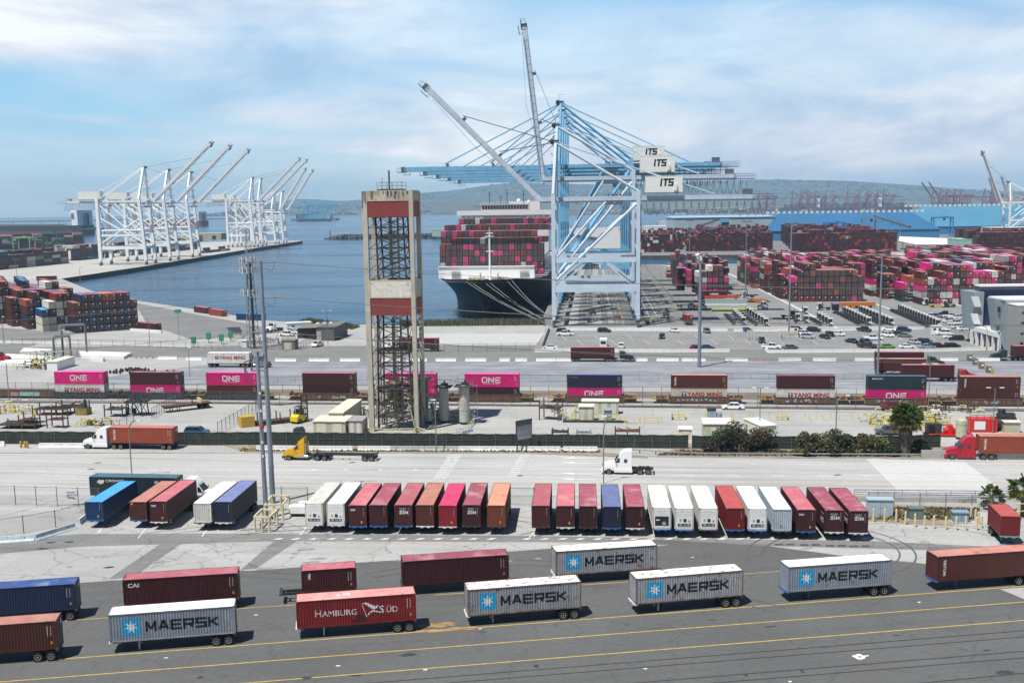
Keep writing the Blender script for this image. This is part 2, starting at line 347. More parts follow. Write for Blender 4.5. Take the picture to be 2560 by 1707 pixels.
# painted lines
ylw = mat('yellow_line_paint', (.55, .38, .06), .7, var=.25, scale=3); wht = mat('white_line_paint', (.66, .66, .64), .7, var=.2, scale=1.2)
drk = mat('dark_groove', (.025, .025, .025), .9); fyl = mat('faded_yellow_paint', (.56, .50, .35), .8, var=.12)
def line(mb, a, b, w, mt, k=6, ext=0.):
    p, q = g(*a), g(*b); d = (q - p).normalized(); n = Vector((-d.y, d.x, 0)) * w / 2; p = p - d * ext; q = q + d * ext
    mb.poly([p - n, q - n, q + n, p + n], mt, .004 * k)
lm = MB()
for a, b in ((z1(0, 980), z3(2352, 450)), ((0, 1704), (2560, 1504)), ((610, 1707), (2560, 1550))): line(lm, a, b, .16, ylw, 5, 60)
line(lm, (146, 1552), (2000, 1424), .12, ylw, 5, 10)
o = struct('yard_lines', lm)
rl = MB()
for a, b in ((z3(0, 943), z3(2352, 755)), (z3(0, 985), z3(2352, 797)), (z3(0, 1087), z3(2352, 895)), (z3(220, 1113), z3(2352, 940)), (z3(1650, 1113), z3(2352, 1045))):
    line(rl, a, b, .16, drk, 5, 70)
struct('embedded_rails', rl)
zeb = mat('worn_crossing_paint', (.52, .52, .50), .8, var=.25, scale=1.5)
hl = MB()
for y0, y1, y2 in ((1151, 1150.5, 1158), (1164.6, 1162.5, 1172), ):
    line(hl, (300, y0 - 1), (1640, y1 + 1), .14, wht, 9)
line(hl, (-300, 1178.5), (2140, 1172.6), .16, wht, 9); line(hl, (-300, 1174), (1250, 1176), .12, wht, 9); line(hl, (-300, 1190), (1430, 1192), .14, wht, 9)
for y, x0 in ((1160.5, 1650), (1188, 1700), (1227, 1600), (1190, 1480)):
    for i in range(9):
        x = x0 + i * 113
        if x < 2560: line(hl, (x, y), (x + 34, y + .1), .16, wht, 9)
for y in (1186, 1199, 1213): line(hl, (-300, y), (300 - (y - 1186) * 6, y), .14, wht, 9)
for i in range(9): line(hl, (-200 + i * 95, 1174 + (i % 3)), (-175 + i * 95, 1178.5), .14, wht, 10); 
for x in (780, 860, 945, 1035): line(hl, (x, 1171.5), (x + 10, 1176), .2, wht, 10)
for cx in ((1108, 1085, 1095),):
    for i in range(12):
        y = 1139 + i * 5.1; x = 1138 - i * 6.0 * .55
        q = [g(x - 16, y - 1.6), g(x + 18, y - 1.6), g(x + 15, y + 1.2), g(x - 19, y + 1.2)]; hl.poly(q, zeb, .044)
for i in range(11):
    y = 1139 + i * 5.2; x = 1312 - i * 3; hl.poly([g(x - 12, y - 1.4), g(x + 14, y - 1.4), g(x + 12, y + 1), g(x - 14, y + 1)], zeb, .044)
for y in (1145, 1157, 1184, 1198):
    q = [(-3, -.2), (-1, -.55), (-1, -.2), (2.8, -.12), (2.8, .12), (-1, .2), (-1, .55), (-3, .2)]; p = g(1450, y)
    hl.poly([(p.x + a * cos(RA) - b * sin(RA), p.y + a * sin(RA) + b * cos(RA)) for a, b in q], wht, .044)
line(hl, (-300, 1204), (2900, 1203), .22, fyl, 9); line(hl, (-300, 1206.5), (2900, 1205.5), .22, fyl, 9)
struct('lane_markings', hl)
# kerbs: real steps
def kerb(name, pts, w, h, mt):
    mb = MB()
    for a, b in zip(pts, pts[1:]): p, q = g(*a), g(*b); mb.beam(p + Vector((0, 0, h / 2)), q + Vector((0, 0, h / 2)), w, h, mt)
    return struct(name, mb)
kc = mat('kerb_concrete', (.30, .29, .27), .9, var=.2, scale=.6); kd = mat('dirty_kerb', (.10, .095, .09), .9, var=.3, scale=.5)
kerb('kerb', [(-500, 1004), (640, 1009.5), (700, 1013), (745, 1009), (1280, 1015), (2560, 1028), (2900, 1032)], .5, .25, kd)
kerb('kerb', [(-500, 1133.5), (620, 1132.5), (1280, 1133), (1640, 1142), (2900, 1152)], .4, .15, kc)
kerb('kerb', [(-600, 891), (1500, 897), (3000, 891)], .35, .15, kc)
kerb('kerb', [(30, 855), (430, 868), (800, 872)], .35, .15, kc)
bl = MB()      # numbered trailer bay paint
for i in range(34):
    x = 700 + i * 44.5; 
    if 1250 < x < 1310: continue
    a = g(x - 20, 1348, .02); bl.poly([a, a + Vector((.9, 0, 0)), a + Vector((1.5, .55, 0)), a + Vector((.7, .55, 0))], wht, .024)
for x, y0, y1 in ((245, 1300, 1332), (345, 1316, 1345), (505, 1318, 1340), (750, 1318, 1337), (1323, 1300, 1344), (1332, 1300, 1344)): line(bl, (x + (y1 - y0) * .8, y0), (x, y1), .15, wht, 6)
for i, (x, y) in enumerate(((700, 171), (875, 174), (1052, 180), (1215, 183))):
    p = g(*z3(x, y)); 
    for k in (-.9, .6):
        for a, b_, c, d in ((0, 0, 1, .12), (0, .5, 1, .62), (0, 0, .14, .3), (.86, .3, 1, .6), (0, .26, 1, .36)): bl.poly([(p.x + k + a, p.y + b_), (p.x + k + c, p.y + b_), (p.x + k + c, p.y + d), (p.x + k + a, p.y + d)], drk, .028)
struct('bay_markings', bl)
wl = MB()      # wharf lanes between the crane rails
for a in (2.6, 5.2, 8, 11.5, 14, 17, 20, 23, 25.2): wl.poly([wp(a, 8), wp(a + .15, 8), wp(a + .15, 400), wp(a, 400)], fyl, .022)
for a, b in ((5.4, 7.9), (14.3, 16.9), (20.3, 21.8)): wl.poly([wp(a, 10), wp(b, 10), wp(b, 400), wp(a, 400)], mat('pale_lane', (.30, .295, .28), .9, var=.1, scale=.2), .020)
for a in (-.1, 30.1, 30.5, 33.4): wl.poly([wp(a, 6), wp(a + .3, 6), wp(a + .3, 410), wp(a, 410)], drk, .022)
for a in (36, 39, 50.5, 51.2): wl.poly([wp(a, 40), wp(a + .22, 40), wp(a + .22, 405), wp(a, 405)], wht if a < 50 else drk, .022)
for a in (98, ): wl.poly([wp(a, -16), wp(a + 1.6, -16), wp(a + 1.6, 360), wp(a, 360)], brdg, .024)
for a in (134, 166): wl.poly([wp(a, -16), wp(a + 1.3, -16), wp(a + 1.3, 90), wp(a, 90)], brdg, .024)
struct('wharf_lines', wl)
sl_ = MB()
for i in range(26):
    x = 1400 + i * 42; sl_ and line(sl_, (x, 838 + (i % 2) * 12), (x + 16, 850 + (i % 2) * 12), .12, wht, 8)
struct('parking_lines', sl_)
# oil-and-rust stains of their own shape on the asphalt
st = MB(); srust = mat('spilt_rusty_sand', (.30, .19, .08), .95, var=.4, scale=.8); soil = mat('oil_stain', (.045, .045, .045), .6, var=.3, scale=1)
def blob(mb, px, py, rx, ry, mt, k=7, seed=1, rot=.15):
    rnd = random.Random(seed); c = g(px, py); pts = []
    for i in range(22):
        a = 2 * pi * i / 22; rr = 1 + rnd.uniform(-.35, .3); x, y = rx * rr * cos(a), ry * rr * sin(a); pts.append((c.x + x * cos(rot) - y * sin(rot), c.y + x * sin(rot) + y * cos(rot)))
    mb.poly(pts, mt, .004 * k)
blob(st, 1095, 1561, 2.1, .75, srust, 7, 3); blob(st, 1120, 1574, 3.2, .5, srust, 7, 5)
for i, (x, y, r) in enumerate(((2510, 1680, .9), (1020, 1636, .8), (905, 1500, .5), (350, 1610, .4))): blob(st, x, y, r, r * .5, soil, 7, 9 + i)
blob(st, 2150, 1641, .75, .55, wht, 8, 2); blob(st, 2150, 1641.5, .16, .14, soil, 9, 2)
for i, (x, y) in enumerate(((1165, 1371), (1731, 1393), (2298, 1505), (1613, 1671), (1975, 1703), (1063, 1674), (845, 1664), (1200, 1571), (640, 1537), (415, 1644))): blob(st, x, y, .22, .14, wht, 8, i)
for i, (x, y) in enumerate(((105, 1371), (128, 1356), (172, 1355), (272, 1418), (245, 1157), (228, 1173), (880, 1156), (1300, 1189), (2095, 1187))): blob(st, x, y, .6, .3, soil, 11, 50 + i)
tyre = mat('tyre_mark', (.085, .085, .085), .9, var=.3, scale=.6); tyre2 = mat('faint_tyre_mark', (.24, .235, .23), .9, var=.2)
def arc(mb, px, py, R_, a0, a1, mt, k=8, w=.22, pair=1.9):
    c = g(px, py)
    for off in (0, pair):
        r0, r1 = R_ + off, R_ + off + w; n = 18; A_ = [a0 + (a1 - a0) * i / n for i in range(n + 1)]
        for u, v in zip(A_, A_[1:]): mb.poly([(c.x + r * cos(q), c.y + r * sin(q)) for r, q in ((r0, u), (r1, u), (r1, v), (r0, v))], mt, .004 * k)
for px, py, R_, a0, a1 in ((2060, 1372, 9, -1.1, .9), (2200, 1405, 14, 1.4, 2.9), (1050, 1690, 22, 1.0, 2.0), (1250, 1660, 30, 1.3, 2.1), (700, 1600, 40, 1.2, 1.9), (1500, 1700, 26, .7, 1.6), (2000, 1600, 45, 1.5, 2.2), (300, 1700, 30, .9, 1.8)): arc(st, px, py, R_, a0, a1, tyre)
for px, py, R_, a0, a1 in ((500, 1440, 20, 1.3, 2.4), (900, 1420, 26, .7, 1.7), (1200, 1400, 18, 1.2, 2.5), (2300, 1400, 16, .6, 2.2), (150, 1440, 30, .4, 1.3), (2000, 1210, 60, 1.4, 1.7)): arc(st, px, py, R_, a0, a1, tyre2, 7)
rt = random.Random(5)
for i in range(26): x, y = rt.uniform(60, 2500), rt.uniform(1540, 1700); blob(st, x, y, rt.uniform(.15, .8), rt.uniform(.1, .4), soil if i % 3 else tyre, 7, 300 + i)
for i in range(22): x, y = rt.uniform(60, 2100), rt.uniform(1270, 1430); blob(st, x, y, rt.uniform(.3, 1.3), rt.uniform(.2, .5), tyre2, 7, 400 + i)
struct('ground_stains', st)
# ---------------------------------------------------------------- containers
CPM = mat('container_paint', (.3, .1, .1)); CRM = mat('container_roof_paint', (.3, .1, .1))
rod = mat('galvanised_rod', (.45, .42, .38), .5, .0); blk = mat('black_rubber', (.012, .012, .012), .85, spec=.3); rim = mat('pale_wheel_rim', (.42, .42, .41), .5, .3)
rimd = mat('dark_wheel_rim', (.09, .09, .09), .6)
dks = mat('dark_steel', (.03, .03, .032), .6, var=.3); glass = mat('dark_glass', (.012, .016, .02), .08, spec=1.)
lgt = mat('clear_lamp', (.7, .7, .68), .2); redl = mat('red_lamp', (.4, .02, .02), .3); wp_ = mat('white_paint', (.74, .74, .72), .45, var=.06)
PER, DEP = .278, .042
def cprof(x, L):
    """depth of the side corrugation at x (0 = outer plane)"""
    if abs(x) > L / 2 - .14: return 0.
    u = ((x + L / 2 - .14) % PER) / PER
    if u < .26: return 0.
    if u < .5: return (u - .26) / .24 * DEP
    if u < .76: return DEP
    return (1 - (u - .76) / .24) * DEP
def corr(mb, L, z0, z1, mt, M, per=PER):
    n = int((L - .28) / per); xs = [-L / 2 + .06]
    s = -L / 2 + .14
    for i in range(n):
        for u in (0, .26, .5, .76): xs.append(s + (i + u) * per)
    xs += [s + n * per, L / 2 - .06]
    vs = []
    for x in xs:
        u = ((x - s) % per) / per if s < x < s + n * per - 1e-6 else 0
        if u > .99: u = 0
        y = 0. if u < .3 else (DEP if u < .8 else 0)
        if .45 < u < .8: y = DEP
        vs += [(x, y, z0), (x, y, z1)]
    mb.add(vs, [(2 * i, 2 * i + 2, 2 * i + 3, 2 * i + 1) for i in range(len(xs) - 1)], mt, M)
CW_ = 2.44
def container_proto(L, H, kind='dry'):
    key = (L, H, kind)
    if key in CPROTO: return CPROTO[key]
    y = CW_ / 2 - .03; parts = {}
    w = MB()
    if kind == 'dry':
        corr(w, L, .14, H - .1, CPM, Matrix.Translation((0, -y, 0)))
        corr(w, L, .14, H - .1, CPM, Matrix.Translation((0, y, 0)) @ Matrix.Rotation(pi, 4, 'Z'))
        corr(w, CW_, .14, H - .1, CPM, Matrix.Translation((-L / 2 + .03, 0, 0)) @ Matrix.Rotation(-pi / 2, 4, 'Z'), .26)
    else:
        w.bb(-L / 2 + .08, L / 2 - .08, -y, y, .14, H - .06, CPM)
        for i in range(int(L / .3)): w.bb(-L / 2 + .2 + i * .3, -L / 2 + .212 + i * .3, -y - .006, y + .006, .2, H - .2, CPM)
    parts['walls'] = w.mesh('walls')
    r = MB(); zt = H - .03
    xs = []; s = -L / 2 + .25; n = int((L - .5) / .21)
    vs = [(-L / 2 + .05, -y + .02, zt), (-L / 2 + .05, y - .02, zt)]
    for i in range(n * 2 + 1):
        x = s + i * .105; z = zt + (.018 if i % 2 and kind == 'dry' else 0)
        vs += [(x, -y + .02, z), (x, y - .02, z)]
    vs += [(L / 2 - .05, -y + .02, zt), (L / 2 - .05, y - .02, zt)]
    r.add(vs, [(2 * i, 2 * i + 2, 2 * i + 3, 2 * i + 1)[::-1] if 0 else (2 * i, 2 * i + 1, 2 * i + 3, 2 * i + 2)[::-1] for i in range(len(vs) // 2 - 1)], CRM)
    parts['roof'] = r.mesh('roof')
    d = MB()
    for sg in (-1, 1):
        d.bb(L / 2 - .09, L / 2 - .045, sg * .02, sg * (y - .05), .16, H - .14, CPM) if sg > 0 else d.bb(L / 2 - .09, L / 2 - .045, -(y - .05), -.02, .16, H - .14, CPM)
        for k in range(5): d.bb(L / 2 - .045, L / 2 - .02, min(sg * .08, sg * (y - .12)), max(sg * .08, sg * (y - .12)), .3 + k * (H - .6) / 5, .3 + (k + .55) * (H - .6) / 5, CPM)
        for q in (.28, .82):
            d.cyl((L / 2 + .005, sg * q, .1), (L / 2 + .005, sg * q, H - .1), .022, rod, 6); d.bb(L / 2 + .01, L / 2 + .04, sg * q - .14, sg * q + .02, 1.05, 1.12, rod)
            d.bb(L / 2 - .0, L / 2 + .03, sg * q - .06, sg * q + .06, H - .35, H - .27, rod)
    d.bb(L / 2 - .02, L / 2 + .03, .3, .8, H - .85, H - .45, mat('white_sticker_glint', (.6, .6, .58)))  # sticker, enlarged to stand in for a highlight speck on the door
    parts['doors'] = d.mesh('doors')
    f = MB(); e = CW_ / 2
    for sx in (-1, 1):
        for sy in (-1, 1):
            f.bb(sx * L / 2 - .12 * (sx > 0), sx * L / 2 + .12 * (sx < 0), sy * e - .1 * (sy > 0), sy * e + .1 * (sy < 0), .11, H - .11, CPM)
            for z in (0, H - .118): f.bb(sx * L / 2 - (.178 if sx > 0 else -.0), sx * L / 2 + (.178 if sx < 0 else 0), sy * e - (.162 if sy > 0 else 0), sy * e + (.162 if sy < 0 else 0), z, z + .118, mat('corner_casting', (.16, .12, .10), .7, rust=.6))
        f.bb(sx * L / 2 - .08 * (sx > 0), sx * L / 2 + .08 * (sx < 0), -e + .16, e - .16, H - .12, H - .002, CPM); f.bb(sx * L / 2 - .1 * (sx > 0), sx * L / 2 + .1 * (sx < 0), -e + .16, e - .16, .01, .16, CPM)
        f.bb(-L / 2 + .178, L / 2 - .178, sx * e - .06 * (sx > 0), sx * e + .06 * (sx < 0), H - .09, H - .005, CPM); f.bb(-L / 2 + .178, L / 2 - .178, sx * e - .05 * (sx > 0), sx * e + .05 * (sx < 0), .01, .15, CPM)
    f.bb(-L / 2 + .18, L / 2 - .18, -e + .06, e - .06, .12, .15, dks)
    parts['frame'] = f.mesh('frame')
    if kind == 'reefer' or kind == 'reefer_dark':
        u = MB(); X = -L / 2; grm = mat('unit_grey', (.30, .30, .30), .5)
        u.bb(X - .012, X + .1, -1.06, 1.06, .2, H - .14, wp_)
        big = kind == 'reefer_dark'
        if big: u.bb(X - .03, X - .012, -.9, .9, .5, 1.75, mat('unit_dark', (.02, .022, .025), .5)); u.bb(X - .045, X - .03, .3, .75, 1.2, 1.35, wp_); u.cyl((X - .03, -.3, .8), (X - .06, -.3, .8), .28, grm, 12)
        else:
            u.bb(X - .03, X - .012, -.85, .85, .45, .85, dks)
            for k, yy in enumerate((-.6, -.1, .45)): u.bb(X - .05, X - .03, yy - .18, yy + .2, .5, .8 - .1 * (k % 2), grm)
            u.bb(X - .03, X - .012, -.28, .12, 1.05, 1.5, dks); u.bb(X - .03, X - .012, .38, .62, 1.15, 1.45, grm); u.bb(X - .03, X - .012, -.75, -.55, 1.2, 1.28, dks); u.bb(X - .03, X - .012, -.75, -.55, 1.05, 1.12, dks)
        for z in (1.85, 2.1, 2.4): u.bb(X - .02, X - .012, -.95, .95, z, z + .02, grm)
        for yy in (-.35, .1, .35): u.bb(X - .025, X - .012, yy, yy + .04, 2.35, 2.62, grm)
        parts['refrigeration_unit'] = u.mesh('refrigeration_unit')
    CPROTO[key] = parts; return parts
CPROTO = {}
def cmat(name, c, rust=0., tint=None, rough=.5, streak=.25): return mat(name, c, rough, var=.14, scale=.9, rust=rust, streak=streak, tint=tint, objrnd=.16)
CC = {  # wall paint deepened, roof paint faded and lightened: lit-top contrast in the colours
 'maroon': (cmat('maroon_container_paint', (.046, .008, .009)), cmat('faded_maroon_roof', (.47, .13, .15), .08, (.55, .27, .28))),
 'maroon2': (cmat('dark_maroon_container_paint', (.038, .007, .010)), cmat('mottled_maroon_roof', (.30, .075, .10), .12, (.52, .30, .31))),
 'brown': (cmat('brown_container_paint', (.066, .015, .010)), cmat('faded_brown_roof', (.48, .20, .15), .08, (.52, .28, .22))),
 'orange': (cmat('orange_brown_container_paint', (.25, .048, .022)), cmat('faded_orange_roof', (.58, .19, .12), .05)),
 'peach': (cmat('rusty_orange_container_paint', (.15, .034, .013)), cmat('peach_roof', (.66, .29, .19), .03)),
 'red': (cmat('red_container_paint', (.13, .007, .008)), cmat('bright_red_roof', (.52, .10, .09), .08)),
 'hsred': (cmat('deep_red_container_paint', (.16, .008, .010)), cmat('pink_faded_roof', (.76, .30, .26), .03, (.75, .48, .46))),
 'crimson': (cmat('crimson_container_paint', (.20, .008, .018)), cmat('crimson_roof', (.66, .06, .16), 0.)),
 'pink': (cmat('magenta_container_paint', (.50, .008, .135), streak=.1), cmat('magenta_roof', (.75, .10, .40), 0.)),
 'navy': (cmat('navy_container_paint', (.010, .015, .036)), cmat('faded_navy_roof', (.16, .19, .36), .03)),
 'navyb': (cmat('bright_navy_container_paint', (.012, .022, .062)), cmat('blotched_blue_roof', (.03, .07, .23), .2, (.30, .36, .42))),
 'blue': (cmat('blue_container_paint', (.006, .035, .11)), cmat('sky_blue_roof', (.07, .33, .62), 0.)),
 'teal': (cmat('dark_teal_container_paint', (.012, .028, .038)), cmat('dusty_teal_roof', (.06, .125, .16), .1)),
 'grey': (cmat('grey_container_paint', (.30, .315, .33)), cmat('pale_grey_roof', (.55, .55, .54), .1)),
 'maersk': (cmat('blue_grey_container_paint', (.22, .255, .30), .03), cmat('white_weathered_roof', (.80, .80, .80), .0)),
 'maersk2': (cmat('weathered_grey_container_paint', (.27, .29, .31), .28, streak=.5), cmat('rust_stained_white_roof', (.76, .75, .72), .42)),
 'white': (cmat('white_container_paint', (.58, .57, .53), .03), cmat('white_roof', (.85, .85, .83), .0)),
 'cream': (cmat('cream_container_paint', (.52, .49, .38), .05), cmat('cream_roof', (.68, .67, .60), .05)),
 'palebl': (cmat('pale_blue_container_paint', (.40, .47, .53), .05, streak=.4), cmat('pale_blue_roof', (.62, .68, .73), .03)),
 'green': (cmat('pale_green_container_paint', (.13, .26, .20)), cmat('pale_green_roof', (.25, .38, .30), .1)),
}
DESC = {'maroon': 'maroon', 'maroon2': 'dark maroon', 'brown': 'brown', 'orange': 'orange-brown', 'peach': 'rusty orange', 'red': 'red', 'hsred': 'deep red', 'crimson': 'crimson', 'pink': 'magenta',
        'navy': 'navy', 'navyb': 'dark blue', 'blue': 'blue', 'teal': 'dark teal', 'grey': 'grey', 'maersk': 'blue-grey', 'maersk2': 'weathered grey', 'white': 'white', 'cream': 'cream', 'palebl': 'pale blue', 'green': 'pale green'}
RPM = mat('rusty_frame_paint', (.17, .12, .10), .8, var=.5, rust=.8, scale=1.5)
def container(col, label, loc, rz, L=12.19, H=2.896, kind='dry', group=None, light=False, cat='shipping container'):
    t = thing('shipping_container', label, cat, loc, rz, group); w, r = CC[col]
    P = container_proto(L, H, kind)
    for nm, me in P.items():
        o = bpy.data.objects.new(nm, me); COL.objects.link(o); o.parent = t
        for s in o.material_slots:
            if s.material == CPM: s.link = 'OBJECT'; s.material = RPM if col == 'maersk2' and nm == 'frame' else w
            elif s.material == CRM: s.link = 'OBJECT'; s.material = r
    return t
def conform(me, L, per=PER):
    """lay lettering (in container coordinates, y ~ 0) onto the corrugated side"""
    bm = bmesh.new(); bm.from_mesh(me); xs = [v.co.x for v in bm.verts]; a, b = min(xs), max(xs); s = -L / 2 + .14
    i0 = int((a - s) / per) - 1
    for i in range(max(0, i0), int((b - s) / per) + 2):
        for u in (0, .26, .5, .76):
            x = s + (i + u) * per
            if a < x < b: bmesh.ops.bisect_plane(bm, geom=bm.verts[:] + bm.edges[:] + bm.faces[:], plane_co=(x, 0, 0), plane_no=(1, 0, 0), dist=1e-5)
    for v in bm.verts: v.co.y += cprof(v.co.x, L)
    bm.to_mesh(me); bm.free()
def side_text(t, s, x, z, size, mt, L=12.19, xs=1., bold=0., align='LEFT', vertical=False):
    me = text_mesh(s, size, mt, xs, bold, align)
    M = Matrix.Translation((x, -CW_ / 2 + .03 - .006, z)) @ UP_FRONT
    if vertical: M = M @ Matrix.Rotation(-pi / 2, 4, 'Z')
    me.transform(M); conform(me, L); o = bpy.data.objects.new('lettering', me); COL.objects.link(o); o.parent = t; return o
def side_shape(t, polys, mt, L=12.19, name='emblem', dy=.006):
    """polys: lists of (x,z)"""
    mb = MB()
    for p in polys: mb.add([(x, -CW_ / 2 + .03 - dy, z) for x, z in p], [tuple(range(len(p)))], mt)
    me = mb.mesh(name); conform(me, L); o = bpy.data.objects.new(name, me); COL.objects.link(o); o.parent = t; return o
def end_text(t, s, y, z, size, mt, L=12.19, bold=.02, align='LEFT', xs=1., vertical=False):
    """on the corrugated front end (local -x)"""
    me = text_mesh(s, size, mt, xs, bold, align)
    # text faces -x; its reading direction is -y
    M = Matrix.Translation((-L / 2 + .016, y, z)) @ Matrix.Rotation(-pi / 2, 4, 'Z') @ UP_FRONT
    if vertical: M = M @ Matrix.Rotation(-pi / 2, 4, 'Z')
    me.transform(M); o = bpy.data.objects.new('lettering', me); COL.objects.link(o); o.parent = t; return o
def end_shape(t, polys, mt, L=12.19, name='emblem', dx=.016):
    mb = MB()
    for p in polys: mb.add([(-L / 2 + dx, -y, z) for y, z in p], [tuple(range(len(p)))], mt)
    return mb.o(name, t)
ink = mat('black_lettering', (.012, .014, .022), .6); wink = mat('white_lettering', (.62, .62, .60), .6); bink = mat('sky_blue_panel', (.012, .30, .56), .6, var=.08); rink = mat('red_lettering', (.30, .012, .025), .6); yst = mat('yellow_sticker', (.55, .33, .02), .6); gink = mat('silver_star', (.58, .60, .60), .6)
purp = mat('purple_lettering', (.09, .03, .12), .6)
def star7(cx, cz, R, r):
    pts = []
    for i in range(14):
        a = pi / 2 + pi * i / 7; q = R if i % 2 == 0 else r; pts.append((cx + q * cos(a), cz + q * sin(a)))
    return [[(cx, cz), pts[i], pts[(i + 1) % 14]] for i in range(14)]
def codes(t, L=12.19, H=2.9, yel=True):
    """small unit number and data columns near the right end of the side"""
    q = [[(L / 2 - .92, H - 1.5), (L / 2 - .88, H - 1.5), (L / 2 - .88, H - .45), (L / 2 - .92, H - .45)]]
    for i in range(6): z = H - .5 - i * .17; q.append([(L / 2 - .62, z - .1), (L / 2 - .54, z - .1), (L / 2 - .54, z), (L / 2 - .62, z)])
    side_shape(t, q, wink, L, 'data_marks')
    if yel: side_shape(t, [[(L / 2 - .66, .55), (L / 2 - .48, .55), (L / 2 - .48, .85), (L / 2 - .66, .85)]], yst, L, 'sticker')
# block letters drawn as bars: used where the writing is heavy and square
def bars(spec, x, z, w, h, th):
    """spec: list of polylines in 0..1; returns quads"""
    out = []
    for pl in spec:
        for (a, b), (c, d) in zip(pl, pl[1:]):
            p = Vector((x + a * w, z + b * h)); q = Vector((x + c * w, z + d * h)); dd = (q - p).normalized(); n = Vector((-dd.y, dd.x)) * th / 2
            e = dd * th / 2 if (abs(dd.x) < 1e-3 or abs(dd.y) < 1e-3) else dd * .0
            p = p - e; q = q + e
            out.append([tuple(p - n), tuple(q - n), tuple(q + n), tuple(p + n)])
    return out
GL = {'M': [[(0, 0), (0, 1)], [(1, 0), (1, 1)], [(0, 1), (.5, .15)], [(1, 1), (.5, .15)]], 'A': [[(0, 0), (.45, 1)], [(1, 0), (.55, 1)], [(.4, 1), (.6, 1)], [(.2, .3), (.8, .3)]],
      'E': [[(1, 0), (0, 0), (0, 1), (1, 1)], [(0, .5), (.92, .5)]], 'R': [[(0, 0), (0, 1), (1, 1), (1, .45), (0, .45)], [(.6, .45), (1, 0)]],
      'S': [[(0, 0), (1, 0), (1, .5), (0, .5), (0, 1), (1, 1)]], 'K': [[(0, 0), (0, 1)], [(.05, .45), (1, 1)], [(.3, .55), (1, 0)]],
      'O': [[(0, 0), (1, 0), (1, 1), (0, 1), (0, 0)]], 'N': [[(0, 0), (0, 1)], [(1, 0), (1, 1)], [(0, 1), (1, 0)]], 'I': [[(.5, 0), (.5, 1)]],
      'T': [[(0, 1), (1, 1)], [(.5, 0), (.5, 1)]], 'Z': [[(0, 1), (1, 1)], [(1, 1), (0, 0)], [(0, 0), (1, 0)]], 'C': [[(1, 0), (0, 0), (0, 1), (1, 1)]]}
def word(s, x, z, w, h, th, gap=.35):
    out = []
    for ch in s:
        ww = w * (.35 if ch == 'I' else 1); out += bars(GL[ch], x, z, ww, h, th); x += ww + gap * w
    return out
def maersk_side(t):
    side_shape(t, [[(-4.85, .62), (-3.1, .62), (-3.1, 2.34), (-4.85, 2.34)]], bink, name='panel'); side_shape(t, star7(-3.97, 1.48, .72, .29), gink, name='star', dy=.012)
    side_shape(t, word('MAERSK', -2.5, 1.02, .84, .84, .25, .44), ink, name='lettering'); codes(t)
def one_side(t, low=False):
    side_shape(t, word('ONE', -2.1, 1.05, 1.02, 1.05, .24, .45), wink, name='lettering')
    me = side_text(t, 'OCEAN NETWORK EXPRESS', -2.05, .62, .26, wink, xs=1.1); codes(t)
def yang_side(t):
    side_text(t, 'YANG MING', -2.5, 1.12, 1.3, rink, xs=1., bold=.045); side_shape(t, [[(-3.75, 1.1), (-2.75, 1.1), (-2.75, 2.1), (-3.75, 2.1)]], purp, name='emblem'); side_shape(t, bars(GL['T'], -3.52, 1.28, .55, .6, .15), wink, name='emblem_mark', dy=.012)
def hamburg_side(t):
    side_text(t, 'H', -4.3, 1.1, 1.08, wink); side_text(t, 'AMBURG', -3.5, 1.1, .86, wink, xs=1.02); side_text(t, 'S', 2.35, 1.1, 1.08, wink); side_text(t, 'ÜD', 2.98, 1.1, .86, wink, xs=1.02)
    side_shape(t, [[(.55, 2.25), (1.0, 2.3), (1.9, 1.85), (2.2, 1.95), (2.05, 1.6), (1.7, 1.5), (1.35, 1.75), (.9, 2.12)], [(1.0, .72), (1.2, 1.15), (1.6, 1.45), (2.0, 1.35), (2.85, 1.05), (2.35, 1.12), (1.7, 1.28), (1.35, 1.15)],
        [(.5, 2.2), (.56, 2.2), (1.04, .75), (.98, .75)], [(2.2, 1.9), (2.26, 1.9), (2.75, 1.08), (2.69, 1.08)]], wink, name='flag_emblem'); codes(t)
def cai_side(t): side_text(t, 'CAI', -5.6, 2.0, .62, wink, bold=.03, xs=1.2); codes(t)
def vert_side(t, s='TEX', z=2.5, size=.5, L=12.19, H=2.9): side_text(t, s, -L / 2 + .75, z, size, wink, L, vertical=True, bold=.04); codes(t, L, H)
def zim_end(t):
    q = []
    for i in range(4): q.append([(-.42 + i * .24 + .07 * cos(a), 2.42 + .06 * sin(a)) for a in (0, 1.05, 2.1, 3.14, 4.19, 5.24)])
    for i in range(3): q.append([(-.30 + i * .24 + .07 * cos(a), 2.22 + .06 * sin(a)) for a in (0, 1.05, 2.1, 3.14, 4.19, 5.24)])
    end_shape(t, q + word('ZIM', -.48, 1.72, .32, .32, .12, .45), wink, name='lettering'); end_line(t)
def end_line(t, yel=False):
    end_shape(t, [[(.78, 1.45), (.80, 1.45), (.80, 2.6), (.78, 2.6)]], wink, name='data_marks')
    if yel: end_shape(t, [[(.42, .42), (.62, .42), (.62, .72), (.42, .72)]], yst, name='sticker')
